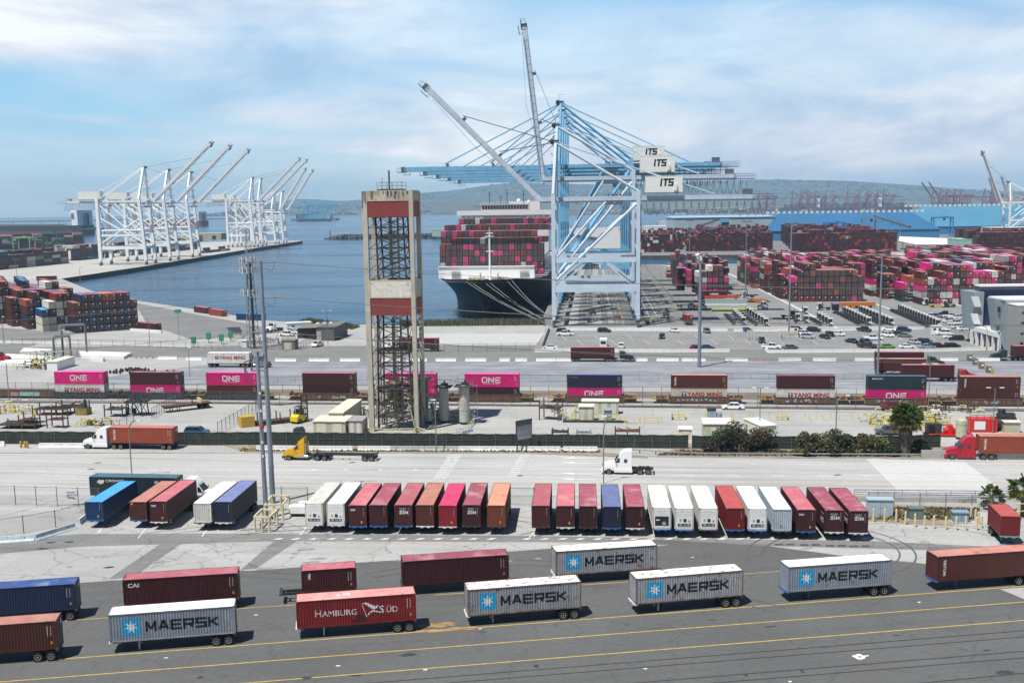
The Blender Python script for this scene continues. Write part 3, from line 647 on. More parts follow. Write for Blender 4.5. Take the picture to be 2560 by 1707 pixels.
# ---------------------------------------------------------------- chassis
CHM = mat('chassis_bolster_paint', (.6, .6, .6)); CHF = mat('chassis_frame_paint', (.025, .025, .03), .6, rust=.2)
blue_p = mat('blue_frame_paint', (.02, .10, .33), .5, var=.2); whbol = mat('white_bolster', (.55, .55, .55), .6, var=.2, rust=.1)
def wheel_mesh(r=.5, w=.28, dual=True):
    tb = MB(); W_ = .58 if dual else w
    tb.cyl((0, 0, 0), (0, w, 0), r, blk, 20)
    if dual: tb.cyl((0, W_ - w, 0), (0, W_, 0), r, blk, 20)
    tb.cyl((0, .2, 0), (0, W_ - .2, 0), r * .55, dks, 12) if dual else None
    rb = MB(); n = 16
    vs = [];
    for rr, yy in ((r * .60, -.006), (r * .50, .0), (r * .44, .09), (r * .16, .09), (r * .16, -.03)):
        for i in range(n): a = 2 * pi * i / n; vs.append((rr * cos(a), yy, rr * sin(a)))
    fs = [(k * n + i, (k + 1) * n + i, (k + 1) * n + (i + 1) % n, k * n + (i + 1) % n) for k in range(4) for i in range(n)]
    rb.add(vs, fs + [tuple(4 * n + i for i in range(n))], rim)
    return tb.mesh('wheel'), rb.mesh('rim')
WM = wheel_mesh(); WS = wheel_mesh(.5, .3, False); WC = wheel_mesh(.33, .22, False)
def wheel(parent, x, y, z, side, ms, s=1., rimm=None):
    o = bpy.data.objects.new('wheel', ms[0]); COL.objects.link(o); o.parent = parent; o.location = (x, y, z)
    if side > 0: o.rotation_euler = (0, 0, pi)
    o.scale = (s, s, s)
    q = bpy.data.objects.new('rim', ms[1]); COL.objects.link(q); q.parent = o
    if rimm: q.material_slots[0].link = 'OBJECT'; q.material_slots[0].material = rimm
    return o
def chassis_proto(L=12.19, color=None):
    t = thing('container_chassis', 'chassis', 'chassis'); f = MB(); h = L / 2
    for s in (-1, 1): f.bb(-h + .1, h, s * .5 - .08, s * .5 + .08, .88, 1.18, CHF); f.bb(h - 2.6, h - .2, s * .55 - .06, s * .55 + .06, .62, .9, CHF)
    for x in (-h + .6, -h + 2.4, -h + 4.5, 0.2, 2.5 if L > 8 else 1., h - .3): f.bb(x - .08, x + .08, -.5, .5, .92, 1.14, CHF)
    for x in (h - .75, h - 1.98): f.cyl((x, -.9, .5), (x, .9, .5), .07, CHF, 8)
    f.o('frame', t)
    b = MB(); b.bb(-h - .12, -h + .22, -1.22, 1.22, 1.1, 1.2, CHM); 
    for s in (-1, 1): b.bb(-h - .16, -h - .12, s * .45 - .2, s * .45 + .2, 1.0, 1.1, CHM)
    b.o('front_bolster', t)
    rb = MB(); rb.bb(h - .28, h + .02, -1.22, 1.22, .95, 1.2, CHF); rb.bb(h - .1, h - .02, -1.1, 1.1, .45, .58, CHF); rb.bb(h - .09, h - .03, -.55, -.45, .55, .97, CHF); rb.bb(h - .09, h - .03, .45, .55, .55, .97, CHF); rb.o('rear_bumper', t)
    for s in (-1, 1):
        g_ = MB(); x = -h + 2.7 if L > 8 else -h + 1.4
        g_.bb(x - .07, x + .07, s * .62 - .07, s * .62 + .07, .12, 1.1, CHM); g_.bb(x - .18, x + .18, s * .62 - .15, s * .62 + .15, .0, .1, dks); g_.beam((x, s * .62, .5), (x + .8, s * .5, .95), .06, .06, CHF); g_.o('landing_leg', t)
        for x in (h - .75, h - 1.98): wheel(t, x, s * 1.22, .5, s, WM)
    return t
HID = []
CHP = {}
def chassis(loc, rz, label, bol=None, L=12.19, group=None, rimm=None):
    if L not in CHP: CHP[L] = [chassis_proto(L), False]
    label = label.replace('refrigerated container', 'cooled box').replace('in the nose-out row', '').strip() if len(label.split()) > 14 else label
    pz, used = CHP[L]; mp = {'chassis_bolster_paint': bol or whbol}
    if not used: CHP[L][1] = True; kids = None
    t = copy_tree(pz, loc=loc, rz=rz, label=label, group=group, paint=mp)
    if rimm:
        for w_ in t.children:
            for q in w_.children:
                if q.name.startswith('rim'): q.material_slots[0].link = 'OBJECT'; q.material_slots[0].material = rimm
    return t
def drop(t):
    for c in list(t.children): drop(c)
    bpy.data.objects.remove(t)
# ---------------------------------------------------------------- road tractors
TP = mat('tractor_paint', (.7, .7, .7), .25, var=.02, spec=.8)
def tractor_proto(kind='sleeper'):
    t = thing('truck_tractor', 'tractor', 'truck'); sl = kind == 'sleeper'; bx = 2.0 if sl else 2.9; ft = 4.0 if sl else (2.95 if kind == 'day' else 3.2)
    c = MB()
    prof = [(bx, .62), (bx, ft - .12), (bx + .2, ft)] + ([(3.35, 3.88), (3.95, 3.3), (4.1, 3.02)] if sl else [(3.8, ft), (4.1, ft - .18)]) + [(4.78, 2.08), (4.9, .62)]
    c.extr(prof, -1.2, 1.2, TP, .16 if sl else .08); c.o('cab', t)
    h = MB(); h.extr([(4.75, .8), (4.75, 2.1), (5.6, 1.92), (6.5, 1.68), (6.75, 1.35), (6.8, .8)], -.92, .92, TP, .06)
    for s in (-1, 1): h.extr([(4.95, .8), (4.95, 1.25), (5.15, 1.42), (6.25, 1.42), (6.7, 1.15), (6.8, .8)], s * 1.2 - .3 * (s > 0), s * 1.2 + .3 * (s < 0), TP)
    h.o('hood', t)
    gl = MB()
    for s in (-1, 1):
        y = s * 1.19; gl.add([(3.95, y * .985, 2.0), (4.62, y * .985, 2.0), (4.28, y * .965, 2.72), (3.95, y * .965, 2.76)], [(0, 1, 2, 3) if s < 0 else (3, 2, 1, 0)], glass)
        if sl: gl.bb(2.75, 3.25, min(y, y * .985), max(y, y * .985), 2.05, 2.6, glass)
    gl.add([(4.83, -1.0, 2.1), (4.83, 1.0, 2.1), (4.16, .92, 3.0), (4.16, -.92, 3.0)], [(0, 1, 2, 3)], glass); gl.o('windows', t)
    if not sl:
        if kind == 'fairing': fb = MB(); fb.extr([(2.95, 3.2), (2.95, 4.05), (3.05, 4.05), (4.15, 3.24), (4.0, 3.18)], -.95, .95, TP, .1); fb.o('roof_fairing', t)
    b = MB(); b.bb(6.55, 6.95, -1.2, 1.2, .38, .78, TP if sl else dks); b.o('bumper', t)
    gb = MB(); gb.bb(6.76, 6.83, -.5, .5, .85, 1.5, dks); gb.o('grille', t)
    for s in (-1, 1):
        l = MB(); l.sph((6.72, s * .85, 1.05), .15, lgt, 6, (.5, 1.4, .7)); l.o('headlight', t)
        m_ = MB(); m_.bb(4.55, 4.62, s * 1.42 - .1, s * 1.42 + .1, 1.95, 2.5, dks); m_.beam((4.5, s * 1.2, 2.3), (4.58, s * 1.4, 2.3), .04, .04, dks); m_.o('mirror', t)
        k = MB(); k.cyl((2.3, s * .95, .75), (4.3, s * .95, .75), .3, mat('chrome_tank', (.55, .55, .56), .25, .9), 14); k.o('fuel_tank', t)
        if sl: sk = MB(); sk.bb(1.9, 4.85, s * 1.22 - .04, s * 1.22 + .04, .4, .95, TP); sk.o('side_skirt', t)
        else: e = MB(); e.cyl((2.75, s * 1.0, .9), (2.75, s * 1.0, 3.1), .08, mat('chrome_tank', (.55, .55, .56)), 10); e.o('exhaust_stack', t)
        wheel(t, 5.72, s * 1.22, .5, s, WS)
        for x in (-.65, .65): wheel(t, x, s * 1.22, .5, s, WM)
    f = MB()
    for s in (-1, 1): f.bb(-1.4, 6.5, s * .42 - .06, s * .42 + .06, .72, .98, dks)
    f.bb(-.5, .5, -.45, .45, .98, 1.14, dks); f.bb(1.2, 1.9, -.8, .8, .6, .98, dks); f.bb(-1.5, -1.4, -1.1, 1.1, .45, .9, dks)
    for x in (-.65, .65, 5.72): f.cyl((x, -.95, .5), (x, .95, .5), .09, dks, 8)
    for s in (-1, 1): f.bb(-1.48, -1.44, s * 1.0 - .3, s * 1.0 + .3, .15, 1.0, blk)
    f.o('frame', t); return t
TPR = {}
def tractor(kind, col, label, loc, rz, group=None):
    if kind not in TPR: TPR[kind] = tractor_proto(kind)
    return copy_tree(TPR[kind], loc=loc, rz=rz, label=label, group=group, paint={'tractor_paint': col})
tpw = mat('white_tractor_paint', (.78, .78, .77), .3, var=.03); tpy = mat('yellow_tractor_paint', (.62, .33, .006), .3, var=.05); tpr = mat('red_tractor_paint', (.38, .008, .02), .22, var=.06)
tpn = mat('dark_teal_tractor_paint', (.012, .028, .035), .25); tpg = mat('sage_green_tractor_paint', (.16, .24, .22), .35); tpl = mat('lime_tractor_paint', (.12, .55, .06), .35)
# ---------------------------------------------------------------- cars
CP = mat('car_paint', (.5, .5, .5), .25, spec=.8)
def car_proto(kind):
    t = thing('parked_car', 'car', 'car'); L = {'sedan': 4.75, 'suv': 4.7, 'pickup': 5.7}[kind]; h = L / 2; b = MB()
    if kind == 'sedan': low = [(-h, .32), (-h, .82), (-h + .25, .98), (-h + 1.1, 1.0), (1.0, .96), (h - .5, .84), (h, .62), (h, .3)]; gh = [(-h + .75, .97), (-h + 1.35, 1.40), (-.1, 1.46), (.45, 1.42), (1.25, .95)]; rf = (-h + 1.3, .45, 1.43)
    elif kind == 'suv': low = [(-h, .36), (-h, 1.0), (-h + .1, 1.1), (1.0, 1.1), (h - .35, 1.02), (h, .78), (h, .34)]; gh = [(-h + .08, 1.08), (-h + .45, 1.66), (.35, 1.72), (.6, 1.66), (1.35, 1.08)]; rf = (-h + .4, .6, 1.68)
    else: low = [(-h, .5), (-h, 1.18), (-.75, 1.18), (-.7, 1.12), (1.35, 1.14), (h - .25, 1.1), (h, .85), (h, .45)]; gh = [(-.8, 1.12), (-.75, 1.78), (.75, 1.84), (.95, 1.78), (1.55, 1.12)]; rf = (-.76, .95, 1.80)
    w = .92 if kind != 'pickup' else .98; b.extr(low, -w, w, CP, .07); b.o('body', t)
    q = MB(); q.extr(gh, -w + .08, w - .08, glass, .14); q.o('windows', t)
    r = MB(); r.bb(rf[0], rf[1], -w + .22, w - .22, rf[2] - .02, rf[2] + .05, CP)
    for s in (-1, 1):
        for x0, z0, x1, z1_ in ((gh[-1][0], gh[-1][1], gh[-2][0], gh[-2][1]), (gh[0][0], gh[0][1], gh[1][0], gh[1][1]), ((gh[0][0] + gh[-1][0]) / 2, gh[0][1], (gh[0][0] + gh[-1][0]) / 2, rf[2])): r.beam((x0, s * (w - .1), z0), (x1, s * (w - .2), z1_), .07, .07, CP)
    r.o('roof', t)
    if kind == 'pickup': bd = MB(); bd.bb(-h + .08, -.85, -w + .14, w - .14, 1.12, 1.19, dks); bd.o('load_bed', t)
    zr = .33 if kind != 'pickup' else .4
    for s in (-1, 1):
        for x in (-h + .95, h - .92): wheel(t, x, s * (w + .01), zr, s, WC, zr / .33)
        l = MB(); l.bb(h - .12, h + .01, s * .68 - .18, s * .68 + .18, .66, .8, lgt); l.o('headlight', t)
        l = MB(); l.bb(-h - .01, -h + .1, s * .72 - .14, s * .72 + .14, .72, .9, redl); l.o('tail_light', t)
    return t
CARP = {}
cpm = {n: mat(n + '_car_paint', c, .22, var=.02, spec=.8) for n, c in dict(white=(.76, .76, .75), black=(.012, .012, .014), grey=(.10, .105, .11), silver=(.38, .39, .40), red=(.16, .012, .02), blue=(.03, .07, .15), maroon=(.055, .012, .022), green=(.12, .3, .03), pale_blue=(.22, .32, .42), sage=(.12, .15, .13)).items()}
def car(kind, col, label, loc, rz, group=None, name=None):
    if kind not in CARP: CARP[kind] = car_proto(kind)
    o = copy_tree(CARP[kind], loc=loc, rz=rz, label=label, group=group, paint={'car_paint': cpm[col]}); o['category'] = {'sedan': 'car', 'suv': 'car', 'pickup': 'pickup truck'}[kind]
    if name: o.name = name
    return o
# ---------------------------------------------------------------- foreground trailers: two lines on the asphalt
YA = .175
def long_pose(px, py, L=12.19, z=1.2, yaw=YA, right=False):
    """centre of a container whose front-left (or front-right) lower corner stands at a surveyed point"""
    p = g(px, py, z); u = Vector((cos(yaw), sin(yaw), 0)); w = Vector((-u.y, u.x, 0))
    return p + u * (L / 2 * (-1 if right else 1)) + w * (CW_ / 2)
GF = 'containers on chassis parked along the yellow lines'; GFC = 'chassis under the containers along the yellow lines'
rows = [  # px, py, colour, label, decorate, L, H, yaw, right, bolster
 (274.5, 1607, 'maersk', 'blue-grey container with star panel and black lettering, front line, leftmost of the five alike', maersk_side, 12.19, 2.9, .178, 0, whbol),
 (742.4, 1572.1, 'hsred', 'deep red container with white flag emblem and a patched lower side', hamburg_side, 12.19, 2.9, .17, 0, whbol),
 (1170, 1540.6, 'maersk2', 'rust-streaked grey container with star panel, just right of the deep red flag container', maersk_side, 12.19, 2.9, .18, 0, whbol),
 (1589.6, 1511.4, 'maersk2', 'grey star-panel container with white flaking end, between two others alike in the front line', maersk_side, 12.19, 2.9, .195, 0, whbol),
 (1969.9, 1480.6, 'maersk', 'clean blue-grey star-panel container on blue-fronted chassis, rightmost of the five alike', maersk_side, 12.19, 2.9, .17, 0, blue_p),
 (2341.7, 1453.6, 'brown', 'brown container with vertical white lettering, cut by the right edge in front', lambda t: vert_side(t, 'TRITON'), 12.19, 2.9, .165, 0, blue_p),
 (146, 1621.8, 'brown', 'brown container with flaking red roof cut by the left edge in front', codes, 12.19, 2.9, .178, 1, whbol),
 (192, 1523, 'navyb', 'dark blue container with blotched blue roof behind the brown one at left', codes, 12.19, 2.9, .175, 1, whbol),
 (310, 1513.9, 'maroon', 'maroon container with small white CAI lettering and pink faded roof', cai_side, 12.19, 2.9, .16, 0, whbol),
 (755, 1482.8, 'maroon', 'short maroon container with vertical lettering behind the deep red one', lambda t: vert_side(t, 'tex', 2.2, .5, 6.06, 2.6), 6.06, 2.6, .165, 0, dks),
 (1007.2, 1465.3, 'maroon2', 'dark maroon container with mottled peeling roof in the back line', codes, 12.19, 2.9, .17, 0, dks),
 (1389.3, 1439, 'maersk2', 'rust-stained star-panel container standing farthest back of the five alike', maersk_side, 12.19, 2.9, .172, 0, whbol)]
for px, py, c, lab, deco, L, H, yaw, rt, bol in rows:
    p = long_pose(px, py, L, 1.2, yaw, rt); t = container(c, lab, p, yaw, L, H, group=GF); deco(t)
    q = (p.x, p.y, 0); LC = 12.19
    if L < 8: q = (p.x - 1.2 * cos(yaw), p.y - 1.2 * sin(yaw), 0); LC = 8.4
    chassis(q, yaw, 'chassis under the ' + (lab if len(lab.split()) < 13 else lab.split(',')[0]), bol, LC, GFC)
    if deco == hamburg_side:
        side_shape(t, [[(-.6, .2), (.9, .2), (.9, 1.0), (-.1, 1.0), (-.1, .55), (-.6, .55)], [(2.6, .75), (2.9, .75), (2.9, 1.05), (2.6, 1.05)]], mat('repair_patch', (.06, .008, .01), .6), name='repair_patch', dy=.007)
    if c == 'hsred':
        mb = MB(); mb.bb(-2.0, -1.6, -.2, .3, 2.88, 2.893, wink); mb.bb(-1.3, -.6, -.1, .4, 2.88, 2.893, wink); mb.o('roof_mark', t)
# ---------------------------------------------------------------- the nose-out row between motorway and asphalt
YS = -.062
GS = 'containers on chassis in the nose-out row'; GSC = 'chassis under the nose-out row of containers'
def z4(x, y): return x / 3.36, 1050 + y / 3.36
def z5(x, y): return 620 + x / 3.36, 1050 + y / 3.36
def z6(x, y): return 1280 + x / 3.36, 1050 + y / 3.36
def z7(x, y): return 1900 + x / 3.5636, 1050 + y / 3.5636
def tx(t): end_text(t, 'tex', .95, 2.15, .5, wink); end_line(t, True)
el = lambda t: end_line(t); ely = lambda t: end_line(t, True)
def zz(t):
    zim_end(t)
    q = word('ZIM', 4.2, 1.0, .5, .5, .17, .4); q += [[(4.2 + i * .45 + .13 * cos(a), 2.1 + .12 * sin(a)) for a in (0, 1.05, 2.1, 3.14, 4.19, 5.24)] for i in range(4)]
    mb = MB()
    for p in q: mb.add([(x - 9.3, CW_ / 2 - .02, z) for x, z in p], [tuple(range(len(p)))], wink)
    mb.o('side_lettering', t)
S = [((215.8, 1299.8), 'blue', 'blue container with sky blue roof at the far left of the nose-out row', ely, 'dry', 2.6, blue_p),
 ((325.3, 1299.8), 'brown', 'brown container with dusty pink roof beside the blue one', lambda t: end_shape(t, [[(-.95, 2.2), (-.7, 2.2), (-.7, 2.55), (-.95, 2.55)]], yst, name='sticker'), 'dry', 2.6, blue_p),
 ((375.7, 1303.9), 'maroon', 'maroon lettered container third from the left of the nose-out row', tx, 'dry', 2.9, whbol),
 (z4(1632, 860), 'white', 'white container with ribbed end beside the dark navy one', el, 'dry', 2.75, dks),
 (z4(1805, 858), 'navy', 'navy container with slate blue roof, next to the two steel poles', el, 'dry', 2.9, whbol),
 (z5(483, 875), 'cream', 'cream refrigerated container with yellowed sides, first right of the steel poles', None, 'reefer', 2.9, whbol),
 (z5(665, 878), 'white', 'white refrigerated container with plain bright roof, second right of the steel poles', None, 'reefer', 2.9, whbol),
 (z5(848, 890), 'maroon', 'maroon lettered container right of the two white refrigerated ones', tx, 'dry', 2.9, blue_p),
 (z5(1022, 888), 'maroon2', 'dark maroon container with dull mauve roof between a lettered and a dotted one', el, 'dry', 2.9, blue_p),
 (z5(1232, 888), 'maroon', 'maroon container with white dots and letters, left one of the left cluster', zim_end, 'dry', 2.9, blue_p),
 (z5(1412, 888), 'brown', 'brown-maroon container with scuffed roof left of the crimson one', el, 'dry', 2.9, whbol),
 (z5(1603, 893), 'crimson', 'crimson container with pinkish red roof', ely, 'dry', 2.9, whbol),
 (z5(1803, 888), 'maroon2', 'dark maroon container with white dots and letters beside the peach-roofed one', zim_end, 'dry', 2.9, dks),
 (z5(2010, 892), 'peach', 'rusty orange container with peach roof, last before the gap', ely, 'dry', 2.9, dks),
 (z6(165, 895), 'maroon', 'maroon container with clean red roof, first right of the gap', el, 'dry', 2.9, dks),
 (z6(372, 898), 'maroon', 'maroon container with pale pink roof, second right of the gap', ely, 'dry', 2.9, whbol),
 (z6(562, 900), 'maroon2', 'dark maroon container left of the purple-blue roofed one', el, 'dry', 2.9, dks),
 (z6(760, 905), 'navy', 'slate blue container with purple-blue roof in the right cluster', el, 'dry', 2.9, blue_p),
 (z6(958, 905), 'maroon2', 'dark maroon container between the slate blue one and the first white one', ely, 'dry', 2.9, whbol),
 (z6(1180, 915), 'white', 'white refrigerated container with large dark fan bay', None, 'reefer_dark', 2.9, blue_p),
 (z6(1368, 920), 'white', 'white refrigerated container with small square vent, second of the right whites', None, 'reefer', 2.9, blue_p),
 (z6(1570, 920), 'white', 'white refrigerated container left of the bright red one', None, 'reefer', 2.9, dks),
 (z6(1795, 920), 'red', 'bright red container with dented roof between two white ones', ely, 'dry', 2.9, blue_p),
 (z6(1982, 925), 'white', 'white refrigerated container right of the bright red one', None, 'reefer', 2.9, blue_p),
 (z6(2188, 930), 'palebl', 'pale blue ribbed container with white top', el, 'dry', 2.9, dks),
 (z7(325, 990), 'maroon', 'maroon lettered container third from the right end of the row', tx, 'dry', 2.9, blue_p),
 (z7(575, 995), 'maroon2', 'dark maroon dotted container second from the right end of the row', zz, 'dry', 2.9, whbol),
 (z7(790, 1003), 'maroon2', 'dark maroon dotted container at the right end of the nose-out row', zz, 'dry', 2.9, whbol)]
for i, ((px, py), c, lab, deco, kind, H, bol) in enumerate(S):
    p = g(px, py, 1.2); a = YS; u = Vector((cos(a), sin(a), 0)); d = Vector((-u.y, u.x, 0)); ctr = p + u * 1.22 + d * 6.095
    t = container(c, lab, ctr, a + pi / 2, 12.19, H, kind, GS)
    if deco: deco(t)
    chassis((ctr.x, ctr.y, 0), a + pi / 2, 'chassis under the ' + (lab if len(lab.split()) < 13 else lab.split(',')[0]), bol, 12.19, GSC)
# short red container backed in at the right
p = g(*z7(2135, 1030), 1.2); a = radians(-9); u = Vector((cos(a), sin(a), 0)); d = Vector((-u.y, u.x, 0)); ctr = p + u * 1.22 + d * 3.03
t = container('red', 'short red container by the cream bollards at the right edge', ctr, a + pi / 2, 6.06, 2.6, group=GS); end_line(t)
CC['red'][0]; chassis((ctr.x, ctr.y, 0), a + pi / 2, 'chassis under the short red container by the bollards', mat('green_bolster', (.10, .32, .22)), 6.06, GSC)
# ---------------------------------------------------------------- trucks on the motorway
def semi(px, py, yaw, col, kind, tcol, clab, tlab, deco=None, side=-1, H=2.9, hlab='chassis pulled by the '):
    """side -1: drives to the left; px,py = ground point under the front axle near wheel"""
    rz = yaw if side > 0 else yaw + pi; f = Vector((cos(rz), sin(rz), 0)); n = Vector((-f.y, f.x, 0))
    p = g(px, py) + (n * -1.22 if side < 0 else n * 1.22)
    tr = p - f * 5.72
    tractor(kind, tcol, tlab, tr, rz, 'road tractors')
    if col:
        ctr = tr - f * 4.75; t = container(col, clab, (ctr.x, ctr.y, 1.2), yaw, H=H, group='containers on moving trucks')
        if side < 0:
            chassis((ctr.x, ctr.y, 0), yaw, hlab + tlab, blue_p, group='chassis on the road')
        else: chassis((ctr.x, ctr.y, 0), yaw + pi, hlab + tlab, dks, group='chassis on the road')
        if deco: deco(t)
        return t
semi(220, 1122, RA, 'orange', 'sleeper', tpw, 'orange-brown container behind the white sleeper truck at left', 'white sleeper truck with a raised roof driving left on the motorway', lambda t: vert_side(t, 'TRITON'))
semi(2380, 1149, RA, 'orange', 'sleeper', tpr, 'orange-brown container behind the red truck at right', 'red sleeper truck driving left onto the bridge', lambda t: vert_side(t, 'TRITON'))
# bobtail tractor and yellow tractor with bare chassis
def place_tr(px, py, kind, col, lab):
    f = Vector((cos(RA + pi), sin(RA + pi), 0)); n = Vector((-f.y, f.x, 0)); p = g(px, py) - n * 1.22; tr = p - f * 5.72
    return tractor(kind, col, lab, tr, RA + pi, 'road tractors'), tr, f
place_tr(1522, 1186, 'sleeper', tpw, 'white tractor without trailer driving left on the motorway')
o, tr, f = place_tr(722, 1151, 'fairing', tpy, 'yellow day-cab tractor with roof fairing on the motorway')
ctr = tr - f * 4.3; chassis((ctr.x, ctr.y, 0), RA, 'bare black chassis behind the yellow tractor', dks, 11.0, 'chassis on the road')
# truck with the black container behind the left cluster
p = g(1050 * 0 + 230, 1238.5, 1.2); t = container('teal', 'black container with white sea-horse mark behind the blue one at left', g(228, 1238, 1.2) + Vector((cos(RA) * 6.86, sin(RA) * 6.86 + 1.2, 0)), RA, 13.72, group='containers on moving trucks')
side_text(t, 'CRONOS', -4.3, 2.15, .5, wink, 13.72, xs=1.4, bold=.02); side_shape(t, [[(-5.7, 2.1), (-5.3, 2.5), (-5.0, 2.35), (-4.7, 2.5), (-4.5, 2.3), (-4.6, 1.95), (-5.0, 1.8), (-5.4, 1.85)]], wink, 13.72, name='emblem'); side_shape(t, [[(3.3, 2.1), (3.5, 2.4), (3.9, 2.45), (4.15, 2.2), (4.0, 1.95), (3.5, 1.95)]], wink, name='emblem')
lc = t.location; chassis((lc.x, lc.y, 0), RA + pi, 'chassis under the black container behind the left cluster', dks, group='chassis on the road')
tractor('sleeper', tpw, 'white truck cab facing right behind the left cluster of containers', (lc.x + cos(RA) * 6.1, lc.y + sin(RA) * 6.1, 0), RA, 'road tractors')
# ---------------------------------------------------------------- terminal road trucks
semi(1188, 882, RA, 'maroon', 'sleeper', tpw, 'x', 'x') if 0 else None
semi(962, 879, RA, 'maroon', 'sleeper', tpw, 'maroon container glimpsed through the lattice tower', 'white sleeper truck driving left behind the lattice tower', codes)
semi(1575, 905, RA, 'maroon', 'day', tpn, 'maroon container on the truck in front of the car park', 'dark truck with white fairing driving right past the car park', codes, side=1)
semi(662, 919, RA, 'white', 'day', tpg, 'white container with red lettering on the truck behind the steel poles', 'sage green truck driving right behind the steel poles', yang_side, side=1)
semi(2432, 955, RA, 'maroon', 'day', tpr, 'maroon container nearest of three on the right-hand truck lane', 'red truck in front of the lime green one', None, side=1)
semi(2360, 938, RA, 'brown', 'day', tpl, 'brown container in the middle of three on the truck lane', 'lime green truck between the containers on the truck lane', None, side=1)
semi(2352, 920, RA, 'maroon2', 'day', tpn, 'dark maroon container farthest of three on the truck lane', 'dark truck farthest of three on the truck lane', None, side=1)
semi(2490, 902, RA, 'maroon', 'day', tpn, 'maroon container at the right edge beyond the booths', 'dark tractor at the right edge beyond the booths', None, side=-1)
# ---------------------------------------------------------------- double-stack train
GT = 'containers stacked two high on the train'
ZB = .55
train = [((125, 242), 'pink', 'white', 1, one_side, yang_side), ((299, 417), 'maroon2', 'pink', 0, codes, one_side), ((476, 592), 'pink', 'brown', 1, one_side, codes), ((696, 816), 'maroon', 'maroon2', 1, codes, codes),
         ((882, 1002), 'pink', 'pink', 1, one_side, one_side), ((1070, 1192), 'pink', 'maroon2', 1, one_side, codes), ((1305, 1429), 'navy', 'pink', 1, lambda t: (side_text(t, 'FLORENS', -5.6, 2.2, .4, mat('orange_lettering', (.4, .12, .03)), xs=1.2), codes(t)), one_side),
         ((1544, 1671), 'brown', 'cream', 1, lambda t: vert_side(t, 'TRITON'), yang_side), ((1786, 1920), 'maroon2', 'white', 1, codes, yang_side), ((1992, 2132), 'teal', 'pink', 1, lambda t: (side_text(t, 'BEACON', -5.2, 2.2, .45, wink, xs=1.2, bold=.02), codes(t)), one_side), ((2204, 2349), 'brown', 'brown', 1, lambda t: vert_side(t, 'TRITON'), codes)]
A0 = g(125 * 1.0884, 960, ZB + 2.9); A1 = g(2349 * 1.0884, 976, ZB + 2.9)
wellm = mat('well_car_brown', (.10, .045, .025), .8, var=.5, rust=.6, scale=1.2); welly = mat('well_car_ochre', (.36, .19, .035), .8, var=.4, rust=.5); welln = mat('well_car_blue_black', (.022, .03, .045), .8, var=.4, rust=.3)
gra = mat('pale_graffiti', (.22, .42, .40), .8, var=.4, scale=3); gra2 = mat('pink_graffiti', (.40, .20, .22), .8, var=.4, scale=3)
def tl(px):  # point on the line of the train under image column px
    a, b = A0, A1; lo, hi = -.3, 1.3
    for _ in range(30):
        m_ = (lo + hi) / 2
        if pr(a.lerp(b, m_))[0] < px: lo = m_
        else: hi = m_
    return a.lerp(b, lo)
WORDS = ['first', 'second', 'third', 'fourth', 'fifth', 'sixth', 'seventh', 'eighth', 'ninth', 'tenth', 'eleventh']
